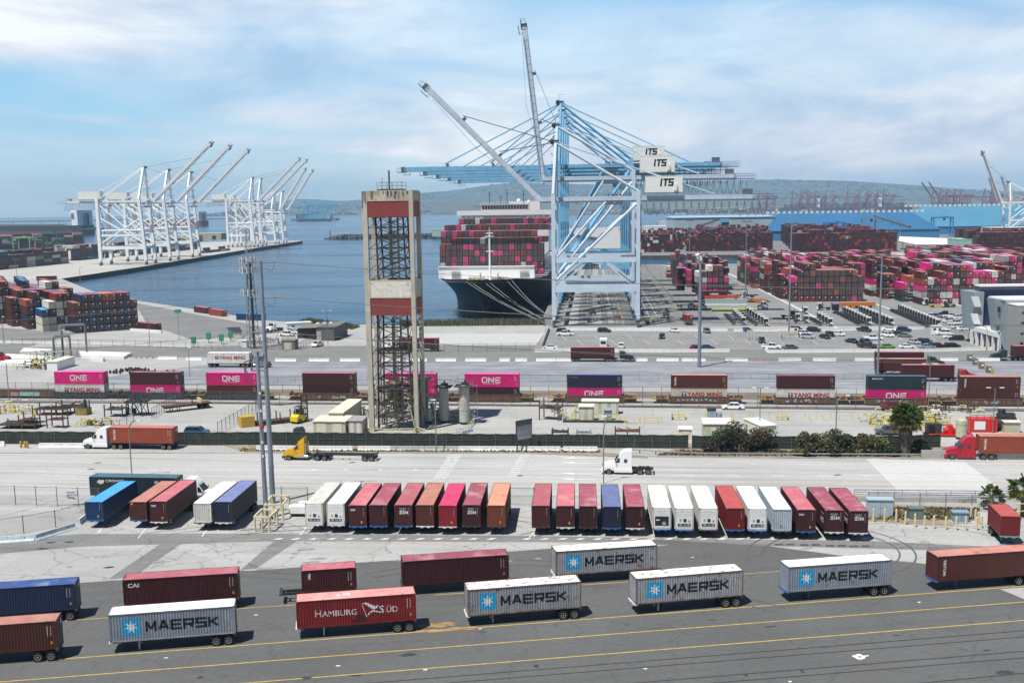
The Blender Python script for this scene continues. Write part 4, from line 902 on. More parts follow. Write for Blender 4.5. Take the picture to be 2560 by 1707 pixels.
for i, ((a, b), ct, cb, _, dt, db) in enumerate(train):
    c = (tl(a * 1.0884) + tl(b * 1.0884)) / 2; c.y += 1.2
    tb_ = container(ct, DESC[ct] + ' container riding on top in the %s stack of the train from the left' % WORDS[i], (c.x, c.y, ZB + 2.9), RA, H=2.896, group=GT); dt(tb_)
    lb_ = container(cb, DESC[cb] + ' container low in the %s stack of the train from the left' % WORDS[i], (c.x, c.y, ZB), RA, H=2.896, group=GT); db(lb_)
    w = thing('well_car', '%s well car of the train carrying the %s over %s stack' % (['blue-black', 'brown'][i > 2], DESC[ct], DESC[cb]), 'rail wagon', (c.x, c.y, 0), RA, 'well cars of the train')
    ms = welln if i < 3 else wellm; sp = 10.1; rr_ = random.Random(i)
    for s in (-1, 1):
        q = MB(); q.bb(-6.6, 6.6, s * 1.42 - .06, s * 1.42 + .06, .35, 1.62, ms); q.bb(-6.6, 6.6, s * 1.47 - .08, s * 1.47 + .08, 1.56, 1.66, ms); q.bb(-6.6, 6.6, s * 1.47 - .08, s * 1.47 + .08, .3, .4, ms)
        for k in range(14): q.bb(-6.2 + k * .95, -6.12 + k * .95, s * 1.53 - .04, s * 1.53 + .04, .4, 1.56, ms)
        q.o('side_sill', w)
        q = MB(); q.bb(6.6 if s > 0 else -sp, sp if s > 0 else -6.6, -1.35, 1.35, 1.02, 1.18, welly if i > 1 else ms); q.bb(s * 8 - .3, s * 8 + .3, -.9, .9, 1.18, 1.55, dks); q.beam((s * 6.8, -1.2, 1.2), (s * 9.2, -1.2, 1.75), .08, .1, ms); q.beam((s * 6.8, 1.2, 1.3), (s * 9.3, 1.2, 1.3), .1, .35, welly if i > 1 else ms); q.bb(s * 9.2 - .05, s * 9.2 + .05, -1.2, 1.2, 1.2, 1.9, dks) if i % 2 else None
        [q.beam((s * rr_.uniform(6.8, 10), rr_.uniform(-1.3, 1.3), rr_.uniform(1.1, 1.7)), (s * rr_.uniform(6.8, 10), rr_.uniform(-1.3, 1.3), rr_.uniform(1.1, 1.7)), .12, .12, [dks, ms, welly][k_ % 3]) for k_ in range(9)]; q.o('end_platform', w)
        q = MB(); q.bb(s * 8 - 1.3, s * 8 + 1.3, -1.0, -.85, .35, .75, dks); q.bb(s * 8 - 1.3, s * 8 + 1.3, .85, 1.0, .35, .75, dks); q.bb(s * 8 - .2, s * 8 + .2, -1, 1, .45, .95, dks)
        for k in (-.85, .85): q.cyl((s * 8 + k, -.85, .46), (s * 8 + k, -.72, .46), .44, rust_w := mat('rusty_wheel', (.09, .05, .035), .7), 14); q.cyl((s * 8 + k, .72, .46), (s * 8 + k, .85, .46), .44, rust_w, 14); q.cyl((s * 8 + k, -.8, .46), (s * 8 + k, .8, .46), .08, dks, 6)
        q.o('bogie', w)
    if i in (3, 4, 7, 8, 9, 10):
        rnd = random.Random(i); q = MB()
        for k in range(9):
            x = rnd.uniform(-4, 4) if i != 7 else -4.5 + k; z = rnd.uniform(.6, 1.0); pts = [(x + rnd.uniform(.2, .45) * cos(a), -1.575, z + .15 + rnd.uniform(.15, .35) * sin(a)) for a in [2 * pi * j / 9 for j in range(9)]]
            q.add(pts, [tuple(range(9))], [gra, gra2][(k + i) % 3 == 0])
        q.o('graffiti', w)
# flat wagons left of the stacks
p = tl(60); w = thing('flat_wagon', 'low rusty rail wagon with graffiti at the left end of the train', 'rail wagon', (p.x, p.y + 1.2, 0), RA); q = MB(); q.bb(-13, 9, -1.4, 1.4, .8, 1.05, wellm); q.bb(-13, 9, -1.5, -1.38, .5, 1.7, wellm); q.bb(-13, 9, 1.38, 1.5, .5, 1.7, wellm); q.o('deck', w)
for s in (-9, 5): q = MB(); q.bb(s - 1, s + 1, -1, 1, .3, .8, dks); q.cyl((s - .8, -1, .45), (s - .8, 1, .45), .44, rust_w, 12); q.cyl((s + .8, -1, .45), (s + .8, 1, .45), .44, rust_w, 12); q.o('bogie', w)
q = MB(); q.bb(-1, 4, -1.53, -1.505, .65, 1.55, gra); q.bb(-3.2, -1.3, -1.53, -1.505, .6, 1.5, gra2); q.o('graffiti', w)
# rails
rm = MB(); rs = mat('rail_steel', (.16, .12, .10), .5, .4)
for dy in (.48, 1.92, -3.3, -4.75):
    a = A0 + Vector((0, dy, 0)); dd = (A1 - A0).normalized(); rm.beam((a.x - dd.x * 90, a.y - dd.y * 90, .07), (a.x + dd.x * 330, a.y + dd.y * 330, .07), .07, .14, rs)
struct('rails', rm)
# ---------------------------------------------------------------- ship-to-shore cranes
def crane(name, label, loc, rz, P, M1, M2, boom_ang, gz=45., az=66., gauge=30.2, bl=57., back=75., base=17., house=(33, 46.5), hz=6., htext=None, stays=True, group=None, leg=1.5, near_text=None, lean=0., pz=13.9, tie=True):
    """local x: water to the left (-x), rails at x=0 and x=gauge; y: along the quay; M1 main paint, M2 detail"""
    t = thing(name, label, 'gantry crane', loc, rz, group); hx = -5.
    nm = [('front', 0), ('rear', base)]
    for _, y in nm:
        for x in (0, gauge):
            q = MB(); tx = x + (lean if x == 0 else 0)
            q.beam((x, y, 4), (tx, y, gz + 3 if x else gz + 2), leg, leg * .9, M1)
            q.beam((x, y, 3.5), (x, y, 8.5), leg * .7, leg * .7, M1)
            q.o('leg', t)
            q = MB(); q.bb(x - .5, x + .5, y - 2.6, y + 2.6, 2.6, 3.6, M1)
            for k in (-2.8, -.95, .95, 2.8): q.bb(x - .45, x + .45, y + k - .75, y + k + .75, .5, 1.8, M2); q.cyl((x - .3, y + k - .4, .42), (x + .3, y + k - .4, .42), .4, dks, 8); q.cyl((x - .3, y + k + .4, .42), (x + .3, y + k + .4, .42), .4, dks, 8)
            q.bb(x - .35, x + .35, y - 2, y - 1, 1.8, 2.6, M2); q.bb(x - .35, x + .35, y + 1, y + 2, 1.8, 2.6, M2); q.o('bogie', t)
        q = MB(); q.bb(leg / 2, gauge - leg / 2, y - .65, y + .65, pz - 1.3, pz + 1.3, M1); q.o('portal_beam', t)
        q = MB()
        if tie: q.bb(leg / 2, gauge - leg / 2, y - .45, y + .45, 23.2, 24.9, M1)
        if tie: q.beam((gauge / 2 - 3, y, 23.3), (2.5, y, 15.3), .45, .45, M1); q.beam((gauge / 2 + 3, y, 23.3), (gauge - 2.5, y, 15.3), .45, .45, M1); q.o('tie_beam', t)
        q = MB(); q.cyl((.6, y, 16.5), (gauge - .4, y, gz - 1.5), .55, M1, 10); q.o('diagonal_brace', t)
        q = MB(); q.cyl((1, y, 25), (gauge * .62, y, gz - 1), .42, M1, 8); q.o('diagonal_brace', t)
    if lean:
        for _, y in nm:
            for (xa, za, xb, zb) in ((0, 17, gauge / 2, 28), (gauge / 2, 28, gauge, 17), (0, 39, gauge / 2, 28), (gauge / 2, 28, gauge, 39), (0, 28, gauge, 28), (gauge / 2, gz - 2, 1, 39)): q = MB(); q.cyl((xa, y, za), (xb, y, zb), .55, M1, 8); q.o('cross_brace', t)
    q = MB()
    for x in (0, gauge): q.bb(x - .5, x + .5, .6, base - .6, 13, 15, M1); q.bb(x - .4, x + .4, .6, base - .6, gz - 5, gz - 3.4, M1)
    q.o('sill_beams', t)
    # tower above the waterside legs
    q = MB(); ym = base / 2
    for y, yy in ((0, ym - 2.2), (base, ym + 2.2)): q.beam((lean, y, gz + 2), (.8, yy, az - 1), leg * .62, leg * .62, M1)
    q.bb(.2, 1.4, ym - 2.6, ym + 2.6, az - 1.4, az - .3, M1)
    for k in range(4):
        z = gz + 5 + k * (az - gz - 6) / 4; w = (ym - 2.2) * (1 - (z - gz - 2) / (az - gz - 3)) + 2.2; q.beam((.5, ym - w, z), (.5, ym + w, z), .4, .4, M1); q.bb(-.9, -.4, ym - w, ym + w, z, z + .1, M2); q.bb(-.9, -.86, ym - w, ym + w, z + 1, z + 1.06, M2)
    q.bb(-1.2, 2, ym - 3, ym + 3, az - .1, az + .1, M2); q.bb(0, .12, ym, ym + .1, az, az + 3, M2); q.bb(-.1, 2.2, ym, ym + .1, az + 2.8, az + 2.9, M2)
    for yy in (-1.6, 1.6): q.cyl((-.4, ym + yy - .2, az - .4), (-.4, ym + yy + .2, az - .4), 1.0, M2, 12)
    q.o('a_frame', t)
    for yy in (-2.3, 2.3):   # back legs of the A-frame
        q = MB(); q.cyl((1, ym + yy, az - 1), (gauge + .5, ym + yy * 1.6, gz + 2.6), .42, M1, 8); q.o('back_brace', t)
        if stays: q = MB(); q.cyl((1, ym + yy, az - .6), (back * .8, ym + yy, gz + 1.4), .15, M1, 6); q.o('backstay', t)
    # girder (twin box) and back reach
    for yy in (-2.6, 2.6):
        q = MB(); q.bb(hx, back, ym + yy - .55, ym + yy + .55, gz - 1.1, gz + 1.0, M1); q.bb(hx, back, ym + yy + (.55 if yy > 0 else -1.35), ym + yy + (1.35 if yy > 0 else -.55), gz - .55, gz - .48, M2)
        for k in range(int((back - hx) / 2.6)): q.bb(hx + k * 2.6, hx + k * 2.6 + .05, ym + yy + (1.3 if yy > 0 else -1.35), ym + yy + (1.35 if yy > 0 else -1.3), gz - .5, gz + .55, M2)
        q.bb(hx, back, ym + yy + (1.3 if yy > 0 else -1.35), ym + yy + (1.35 if yy > 0 else -1.3), gz + .5, gz + .56, M2)
        q.o('girder', t)
    q = MB(); q.bb(back - 1, back + 7, ym - 3.3, ym + 3.3, gz - .9, gz - .75, M2)
    for x in [back - 1 + k * 1.6 for k in range(6)]:
        for yy in (-3.3, 3.2): q.bb(x, x + .1, ym + yy, ym + yy + .1, gz - .8, gz + 1.2, M2)
    for zz in (gz + .2, gz + 1.15):
        for yy in (-3.3, 3.2): q.bb(back - 1, back + 7, ym + yy, ym + yy + .08, zz, zz + .08, M2)
    q.bb(back - 4, back - 1, ym - 2, ym + 2, gz + .9, gz + 3, M2); q.o('end_platform', t)
    if house:
        q = MB(); hw = 4.2; hm = mat('machine_house_white', (.72, .73, .68), .5, var=.04); hg = mat('house_green_trim', (.16, .26, .22), .5)
        q.bb(house[0], house[1], ym - hw, ym + hw, gz + 2.2, gz + 2.2 + hz, hm); q.bb(house[0] - .1, house[1] + .1, ym - hw - .1, ym + hw + .1, gz + 1.8, gz + 2.19, hg)
        q.bb(house[1] - 3, house[1] - 2, ym - hw - .9, ym - hw - .01, gz + 2.8, gz + 5, hm); q.bb(house[0] - .05, house[1] + .05, ym - hw - .05, ym + hw + .05, gz + 2.21 + hz, gz + 2.35 + hz, hm); q.o('machine_house', t)
        if htext:
            me = text_mesh(htext, 1, ink, 1.); bpy.data.meshes.remove(me)
            pc = word(htext, 0, 0, 1.25, 2.1, .62, .55); q = MB(); x0 = (house[0] + house[1]) / 2 - 1.4
            for p in pc: q.add([(x0 + a + .12 * b, ym - hw - .03, gz + 4.6 + b) for a, b in p], [tuple(range(len(p)))], ink)
            q.o('lettering', t)
    # portal lettering as on the beams between the legs
    if near_text:
        q = MB(); q.bb(gauge / 2 - 2.6, gauge / 2 + 2.6, -.9, -.66, pz - 1.1, pz + 1.1, mat('beam_sign_white', (.6, .62, .62)))
        for p in word('ITS', gauge / 2 - 1.6, pz - .7, .85, 1.35, .38, .5): q.add([(a, -.92, b) for a, b in p], [tuple(range(len(p)))], ink)
        q.o('beam_sign', t)
    # boom
    ca, sa = cos(boom_ang), sin(boom_ang); bt = thing('x', 'x', 'x'); 
    def bp_(s, u, yy): return (hx - s * ca - u * sa * 0 - u * sa * 0 + (-u * -sa) * 0 - u * 0 + (u * sa), yy, gz + s * sa + u * ca)
    bpy.data.objects.remove(bt)
    q = MB()
    for yy in (-1.6, 1.6):
        q.beam(bp_(0, 0, ym + yy), bp_(bl, 0, ym + yy), .75 + (.6 if lean else 0), 1.9 + (1.1 if lean else 0), M1)
        q.beam(bp_(2, -.9, ym + yy * 1.75), bp_(bl - 2, -.9, ym + yy * 1.75), .7, .08, M2); q.beam(bp_(2, .9, ym + yy * 1.9), bp_(bl - 2, .9, ym + yy * 1.9), .06, .06, M2)
        q.beam(bp_(2, .2, ym + yy * 1.9), bp_(bl - 2, .2, ym + yy * 1.9), .05, .05, M2)
        for k in range(int(bl / 3)): q.beam(bp_(2 + 3 * k, -.9, ym + yy * 1.9), bp_(2 + 3 * k, .9, ym + yy * 1.9), .06, .06, M2)
    for k in range(9): q.beam(bp_(3 + k * bl / 9.5, .5, ym - 1.6), bp_(3 + k * bl / 9.5, .5, ym + 1.6), .4, .4, M1)
    for s in (.38, .70): q.beam(bp_(bl * s, .9, ym - 1.7), bp_(bl * s, 2.2, ym - 1.7), .7, .7, M2); q.beam(bp_(bl * s, .9, ym + 1.7), bp_(bl * s, 2.2, ym + 1.7), .7, .7, M2)
    q.o('boom', t)
    q = MB(); q.beam(bp_(bl - .5, -1.2, ym), bp_(bl + 3.2, -1.2, ym), 4.2, .2, M2); q.beam(bp_(bl - 2, -2.3, ym), bp_(bl + 1, -2.3, ym), 3.5, .15, M2); q.beam(bp_(bl - .2, 0, ym), bp_(bl + 1.6, 0, ym), 2.6, 2.2, M2)
    for s in (-.5, 3.2):
        for yy in (-2.1, 2.1): q.beam(bp_(bl + s, -1.2, ym + yy), bp_(bl + s, .6, ym + yy), .1, .1, M2)
    for yy in (-2.1, 2.1): q.beam(bp_(bl - .5, .6, ym + yy), bp_(bl + 3.2, .6, ym + yy), .08, .08, M2); q.beam(bp_(bl - 2, -2.3, ym + yy * .8), bp_(bl - 2, -1, ym + yy * .8), .1, .1, M2)
    q.o('boom_tip', t)
    for s in (.40, .72):
        for yy in (-1.7, 1.7):
            q = MB(); p = bp_(bl * s, 2.0, ym + yy)
            q.cyl((.8, ym + yy * .8, az - .6), p, .17 if boom_ang < .1 else .09, M1 if boom_ang < .1 else M2, 6); q.o('forestay', t)
    if boom_ang > .1: q = MB(); q.tube([bp_(bl * .93, -1.5, ym), bp_(bl * .5, -3, ym), (hx + 2, ym, gz + 1)], .05, M2, 4); q.o('hoist_rope', t)
    else:
        q = MB(); q.beam((hx - bl * .25, ym - 3, gz + 3.2), (hx - bl * .25 - 4, ym - 3, gz + 1), .2, .2, M1); q.beam((hx - bl * .25, ym + 3, gz + 3.2), (hx - bl * .25, ym - 3, gz + 3.2), .2, .2, M1); q.o('boom_gantry', t)
    # trolley with cab, head block and festoon cable
    q = MB(); tx = gauge * .72; q.bb(tx - 3, tx + 3, ym - 4.5, ym + 4.5, gz - 2.0, gz - 1.2, M2); q.bb(tx + 3.5, tx + 5.6, ym - 1.2, ym + 1.2, gz - 4.6, gz - 2.1, M1); q.bb(tx + 3.3, tx + 3.49, ym - 1.0, ym + 1.0, gz - 4.2, gz - 2.7, glass)
    for k in range(4): q.bb(tx - 2.4 + 1.4 * k, tx - 1.6 + 1.4 * k, ym - 3, ym - 2, gz + 1.1, gz + 1.9, M2)
    q.o('trolley', t)
    q = MB(); n = 16; x0 = gauge + 3
    for k in range(n):
        xa = x0 + k * (back + 4 - x0) / n; xb = x0 + (k + 1) * (back + 4 - x0) / n; dp = 4.6 if k < n * .7 else 5.2; pts = [(xa + (xb - xa) * u, ym - 3.4, gz - 1.3 - dp * (1 - (2 * u - 1) ** 2) ** .8) for u in (0, .12, .3, .5, .7, .88, 1)]
        q.tube(pts, .075, dks, 4)
    q.o('festoon_cable', t)
    q = MB(); x, y = gauge + 1.1, base - 1        # stair tower beside the landside leg
    for k in range(9): z = 4 + k * (gz - 6) / 9; z2 = 4 + (k + 1) * (gz - 6) / 9; sgn = 1 if k % 2 else -1; q.beam((x, ym - sgn * 2.5, z), (x, ym + sgn * 2.5, z2), .6, .12, M2); q.bb(x - .5, x + .5, ym + sgn * 2.5 - .5, ym + sgn * 2.5 + .5, z2 - .05, z2 + .05, M2); q.beam((x - .3, ym - sgn * 2.5, z + 1), (x - .3, ym + sgn * 2.5, z2 + 1), .06, .06, M2)
    q.o('stairs', t)
    return t
crp = mat('pale_grey_blue_crane_paint', (.50, .59, .68), .5, var=.07, scale=.25); crb = mat('blue_crane_paint', (.17, .42, .62), .5, var=.12, scale=.2); crw = mat('white_crane_paint', (.78, .80, .80), .5, var=.05, scale=.2)
crd = mat('dark_crane_steel', (.09, .11, .13), .6, var=.3); crwd = mat('grey_crane_steel', (.26, .28, .29), .6, var=.3)
RW = atan2(AW.y, AW.x); GB = 'cranes along the right-hand wharf'
CG = []
CG.append(crane('gantry_crane', 'nearest pale crane with boom raised at a slant', wp(0, 0), RW, 0, crp, crd, radians(45), 45.4, 66.5, bl=57, back=72, htext='ITS', house=(33, 46), hz=5.6, group=GB))
CG.append(crane('gantry_crane', 'second pale crane with boom standing nearly upright', wp(-.5, 35), RW, 0, crp, crd, radians(83.5), 53.5, 74.6, bl=58, back=70, htext='ITS', house=(33, 46.2), hz=6, group=GB))
for i, (d, gz_) in enumerate(((71, 59.4), (107, 59.0), (143, 58.4), (179, 58.0), (215, 57.3))):
    CG.append(crane('gantry_crane', '%s blue crane with level boom, counted from the near end' % WORDS[i], wp(0, d), RW, 0, crb, crd, 0, gz_, gz_ + 27, bl=58 + (3 if i == 0 else 0) - i, back=68, htext='ITS' if i < 1 else None, house=(31, 44) if i == 0 else (34, 44), hz=5.6 if i < 1 else 4, group=GB, near_text=True, pz=18.0, tie=False))
GW = 'white cranes on the left-hand wharf'
for i, (y, an) in enumerate(((935, 43), (1000, 44), (1070, 44))):
    CG.append(crane('gantry_crane', '%s white crane of the nearer group of three, boom raised' % WORDS[i], (-297, y + 8, 0), pi, 0, crw, crwd, radians(an), 51, 79, gauge=37, bl=67, back=66, base=24, house=(37, 55), hz=6.5, group=GW, leg=2.7, lean=3))
for i, (y, an, gz_, az_) in enumerate(((1322, 44, 53, 80), (1362, 44, 53, 80), (1432, 56, 42, 66), (1478, 56, 42, 66))):
    CG.append(crane('gantry_crane', '%s white crane of the farther group of four, boom raised' % WORDS[i], (-297 + i, y + 8, 0), pi, 0, crw, crwd, radians(an), gz_, az_, gauge=30, bl=68 if i < 2 else 60, back=64, base=20, house=(33, 48), hz=6, group=GW, leg=2.7, lean=3))
# crane whose leg enters at the right edge
p = g(2520, 615); CG.append(crane('gantry_crane', 'white crane cut by the right edge of the view', (p.x, p.y, 0), RW, 0, crw, crwd, radians(68), 40, 60, bl=50, back=50, house=None, group='cranes along the right-hand wharf', gauge=30))
# ---------------------------------------------------------------- container ship
hullm = mat('black_hull_paint', (.006, .006, .008), .5, var=.25, scale=.05, spec=.3); dwht = mat('ship_white', (.74, .74, .73), .5, var=.03); deckm = mat('deck_ochre', (.30, .26, .15), .7, var=.3)
ship = thing('container_ship', 'black-hulled container ship seen bow-on beside the cranes', 'container ship', (wp(-30.5, 52).x, wp(-30.5, 52).y, 0), RW)
# local: x across, y aft from the stem
B2 = 24.2; LS = 330
def sec(y):
    u = min(1, max(0, y / 62)); wd = B2 * (1 - (1 - u) ** 2.6) ** .62 if y > 0 else 0
    ul = min(1, max(0, (y - 7) / 125)); ww = B2 * (1 - (1 - ul) ** 1.9) ** .8 if y > 6 else 0
    if y > 300: ww *= 1 - (y - 300) / 60
    return wd, ww
Z0, ZD = WZ - 1, 12.4
st_ = [0, 1.2, 3, 5.5, 8, 11, 15, 20, 26, 33, 42, 52, 64, 80, 110, 160, 240, 300, LS]
hb = MB(); rings = []
for y in st_:
    wd, ww = sec(y); row = []
    ys = y
    for k in range(9):
        v = k / 8; z = Z0 + (ZD + (1.4 * max(0, 1 - y / 40)) - Z0) * v; f = v ** 1.9; x = ww + (wd - ww) * f
        yy = ys + (1 - v) ** 1.3 * 6 * max(0, 1 - y / 60)        # raked stem
        row.append((max(.05, x), yy, z))
    rings.append(row)
vs = []; fs = []
for row in rings:
    for x, y, z in row: vs.append((-x, y, z))
    for x, y, z in row: vs.append((x, y, z))
for i in range(len(rings) - 1):
    for k in range(8):
        a = i * 18 + k; b_ = (i + 1) * 18 + k; fs.append((a, b_, b_ + 1, a + 1)); a += 9; b_ += 9; fs.append((a, a + 1, b_ + 1, b_))
for k in range(8): fs.append((k, k + 1, 9 + k + 1, 9 + k)); e = (len(rings) - 1) * 18; fs.append((e + k, e + 9 + k, e + 9 + k + 1, e + k + 1))
hb.add(vs, fs, hullm, None, True); hb.o('hull', ship)
db = MB()
for i in range(len(rings) - 1):
    a, c = rings[i][-1], rings[i + 1][-1]; db.add([(-a[0] + .05, a[1], a[2] - 1.1), (a[0] - .05, a[1], a[2] - 1.1), (c[0] - .05, c[1], c[2] - 1.1), (-c[0] + .05, c[1], c[2] - 1.1)], [(0, 1, 2, 3)], dwht)
db.o('foredeck', ship)
q = MB(); q.bb(-B2 + 1.2, B2 - 5, 33, 34, ZD - .2, ZD + 5.2, dwht); q.bb(-B2 + 1.2, B2 - 5, 32.5, 34.6, ZD + 5.0, ZD + 5.3, dwht)
for k in (-15, 15): 
    for j in range(5): q.bb(k + j * .8 - 2, k + j * .8 - 1.7, 32.2, 32.8, ZD, ZD + 3.2, crwd)
q.o('breakwater', ship)
q = MB(); q.cyl((1.2, 17, ZD - .5), (1.2, 17, ZD + 20), .55, dwht, 12, .35); q.bb(-.4, 2.8, 16.6, 17.4, ZD + 12.2, ZD + 12.5, dwht); q.bb(-.6, 3, 16.4, 17.6, ZD + 18.4, ZD + 18.7, dwht); q.bb(-.2, 2.6, 16.6, 17.4, ZD + 19.7, ZD + 20.1, dwht); q.cyl((1.2, 17, ZD + 20), (1.2, 17, ZD + 22.5), .1, dwht, 6)
for k in (-.5, 2.9):
    for z in (12.5, 13.5, 18.7, 19.6): q.bb(k, k + .08, 16.5, 17.5, ZD + z, ZD + z + .08, dwht)
q.o('foremast', ship)
for s in (-1, 1):
    q = MB()
    for k in (2.5, 5.0, 7.2): q.cyl((s * k - .9, 22, ZD + .5), (s * k + .9, 22, ZD + .5), .8, deckm, 10); q.cyl((s * k - 1, 22, ZD + .5), (s * k - .9, 22, ZD + .5), 1.15, crwd, 12)
    q.cyl((s * 3.6, 26, ZD + 1.2), (s * 3.6 + .4 * s, 26, ZD + 1.2), 1.8, crwd, 16); q.bb(s * 8.5 - .6, s * 8.5 + .6, 18, 20, ZD - .6, ZD + .8, deckm); q.o('mooring_winch', ship)
q = MB(); q.bb(-B2 + 2, B2 - 2, 118, 129, ZD, ZD + 26.5, dwht); q.bb(-B2 - .2, B2 + .2, 117, 121, ZD + 26.5, ZD + 28.9, dwht); q.bb(-12, 12, 117, 128, ZD + 28.9, ZD + 31.8, dwht); q.bb(-12.4, 12.4, 116.6, 128, ZD + 31.8, ZD + 32.1, dwht); q.o('bridge_house', ship)
q = MB()
for k in range(16): q.bb(-11.6 + k * 1.47, -10.4 + k * 1.47, 116.86, 116.98, ZD + 29.6, ZD + 31.1, glass)
for k in range(4):
    for s in (-1, 1): q.bb(s * (19.5 - k * 2.6) - .9, s * (19.5 - k * 2.6) + .9, 116.86, 116.98, ZD + 24.5, ZD + 26.1, crwd); 
q.o('windows', ship)
q = MB()
for x, h_ in ((-8, 6.5), (-2.2, 4.5), (1, 7.5), (9.5, 6.5)): q.cyl((x, 120, ZD + 32), (x, 120, ZD + 32 + h_), .22, crd, 8); q.bb(x - 1.2, x + 1.2, 119.8, 120.2, ZD + 32 + h_ * .7, ZD + 32.2 + h_ * .7, crd)
q.sph((7, 121, ZD + 33.6), 1.1, dwht, 6); q.sph((12, 121, ZD + 33), .9, dwht, 6); q.bb(-12, 12, 116.7, 116.8, ZD + 33, ZD + 33.1, dwht)
for k in range(13): q.bb(-12 + 2 * k, -11.9 + 2 * k, 116.7, 116.8, ZD + 32, ZD + 33.1, dwht)
q.o('masts', ship)
q = MB(); q.bb(-10, 10, 285, 300, ZD, ZD + 34, dwht); q.o('funnel_casing', ship)
for k, (x0, zz, tg) in enumerate(((-9.5, 13.6, (-2.5, -1.5)), (-7.5, 13.6, (-2.2, 1)), (-1, 13.4, (-2.2, 8)), (1.2, 13.4, (-2, 9)), (8.5, 13.6, (-1.8, 26)), (10.5, 13.6, (-1.6, 27)))):
    a = ship.location + AW * x0 + DW * (3 + abs(x0) * .5); b = wp(-3.2, tg[1] + 6, .8); q = MB(); pts = []
    for j in range(7): u = j / 6; pts.append((a.x + (b.x - a.x) * u, a.y + (b.y - a.y) * u, zz + (.8 - zz) * u - 1.2 * sin(pi * u)))
    q.tube(pts, .06, mat('rope', (.50, .47, .40), .9), 5); tag(q.o('mooring_line'), '%s mooring rope from the bow of the ship to the quay, counted from the left' % WORDS[k], 'mooring rope', 'mooring ropes of the ship')
# ---------------------------------------------------------------- stacked containers
STK = []   # (pos, rz, colour, L, label, key)
rnd = random.Random(21)
def pick(w):
    r = rnd.random() * sum(v for _, v in w)
    for k, v in w:
        r -= v
        if r <= 0: return k
    return w[-1][0]
ORD = ['first', 'second', 'third', 'fourth', 'fifth', 'sixth', 'seventh', 'eighth', 'ninth', 'tenth', 'eleventh', 'twelfth', 'thirteenth', 'fourteenth', 'fifteenth', 'sixteenth', 'seventeenth', 'eighteenth', 'nineteenth', 'twentieth']
TIER = ['bottom', 'second', 'third', 'fourth', 'fifth', 'sixth', 'seventh', 'eighth', 'ninth']
def stack_row(fr, a0, d0, heights, weights, place, L=12.19, z0=0., H=2.6, fixed=None, front=True, nexth=None, pitch=2.6, rowh_prev=None, dirr=-1, leftvis=True):
    """a row of side-by-side columns; fr(a,d)->world; ends face the camera"""
    O, A, D = fr; ang = atan2(D.y, D.x)
    for c, n in enumerate(heights):
        for k in range(n):
            vis = (k == n - 1) or front or (leftvis and (c == 0 or heights[c - 1] <= k)) or (rowh_prev is not None and c < len(rowh_prev) and rowh_prev[c] <= k)
            if not vis: continue
            p = O + A * (a0 + pitch * c + 1.22) + D * (d0 + L / 2); col = (fixed or {}).get((c, k)) or pick(weights)
            STK.append(((p.x, p.y, z0 + k * (H + (.2 if z0 == 0 else .08))), ang + pi if dirr < 0 else ang, col, L, H, '%s container, %s tier, %s column, %s' % (DESC[col], TIER[k], ORD[c] if c < 20 else 'outer', place.replace('the ', ''))))
WY = [('maroon', 9), ('brown', 9), ('maroon2', 5), ('orange', 2.2), ('red', 2), ('pink', 3.4), ('white', 2.2), ('grey', .8), ('navy', 1), ('teal', .7), ('crimson', .6), ('palebl', .3), ('green', .15)]
WB = [('maroon', 8), ('brown', 9), ('maroon2', 6), ('red', 1.2), ('orange', 1.6), ('pink', .5), ('grey', .2), ('navy', .3)]
WL = [('navy', 6), ('maroon2', 3.0), ('brown', 2), ('teal', 2), ('blue', 1), ('maroon', 2), ('orange', .8)]
WP = [('brown', 4), ('maroon', 4), ('pink', 5.0), ('white', 2.4), ('navy', 1.2), ('orange', 2), ('red', 1), ('teal', .8)]
FW = (CW, AW, DW)
# left block by the quay
a_ = radians(33.5); FL = (Vector((-157.5, 403.4, 0)), Vector((cos(a_), sin(a_), 0)), Vector((-sin(a_), cos(a_), 0)))
hL = [4, 5, 5, 5, 5, 5, 5, 5, 4]
stack_row(FL, 0, 0, hL, WL, 'the front wall of the left-hand block', fixed={(0, 0): 'navy', (0, 1): 'navy', (0, 2): 'brown', (0, 3): 'brown', (1, 4): 'navy', (8, 0): 'brown', (8, 1): 'maroon2', (8, 3): 'brown', (7, 0): 'navy', (5, 4): 'orange'}, pitch=2.5)
stack_row(FL, -8.6, 12.8, [3, 4, 5, 5], [('white', 2), ('navy', 2), ('brown', 1)], 'the second row of the left-hand block', fixed={(0, 0): 'cream', (0, 1): 'cream', (0, 2): 'blue', (1, 3): 'cream', (2, 4): 'red', (1, 0): 'grey', (1, 1): 'grey'})
stack_row(FL, -11.2, 26.5, [4, 5, 4, 5, 5, 5], WL + [('orange', 3)], 'the third row of the left-hand block', fixed={(0, 0): 'brown', (0, 1): 'navy', (0, 2): 'brown', (0, 3): 'orange'})
stack_row(FL, -14, 42, [4, 5, 5, 5, 5, 6, 6, 5, 5], WL + [('brown', 3), ('white', 2)], 'the fourth row of the left-hand block', fixed={(0, 0): 'brown', (0, 1): 'brown', (0, 2): 'brown', (0, 3): 'brown', (1, 3): 'cream', (1, 4): 'brown'})
for r in range(4): stack_row(FL, -22 - 6 * r, 57 + 14 * r, [5 + (j % 3 == 0) for j in range(11 + r)], WL + [('brown', 5), ('white', 2), ('maroon', 4)], 'the %s row of the left-hand block' % ORD[4 + r], front=r < 1)
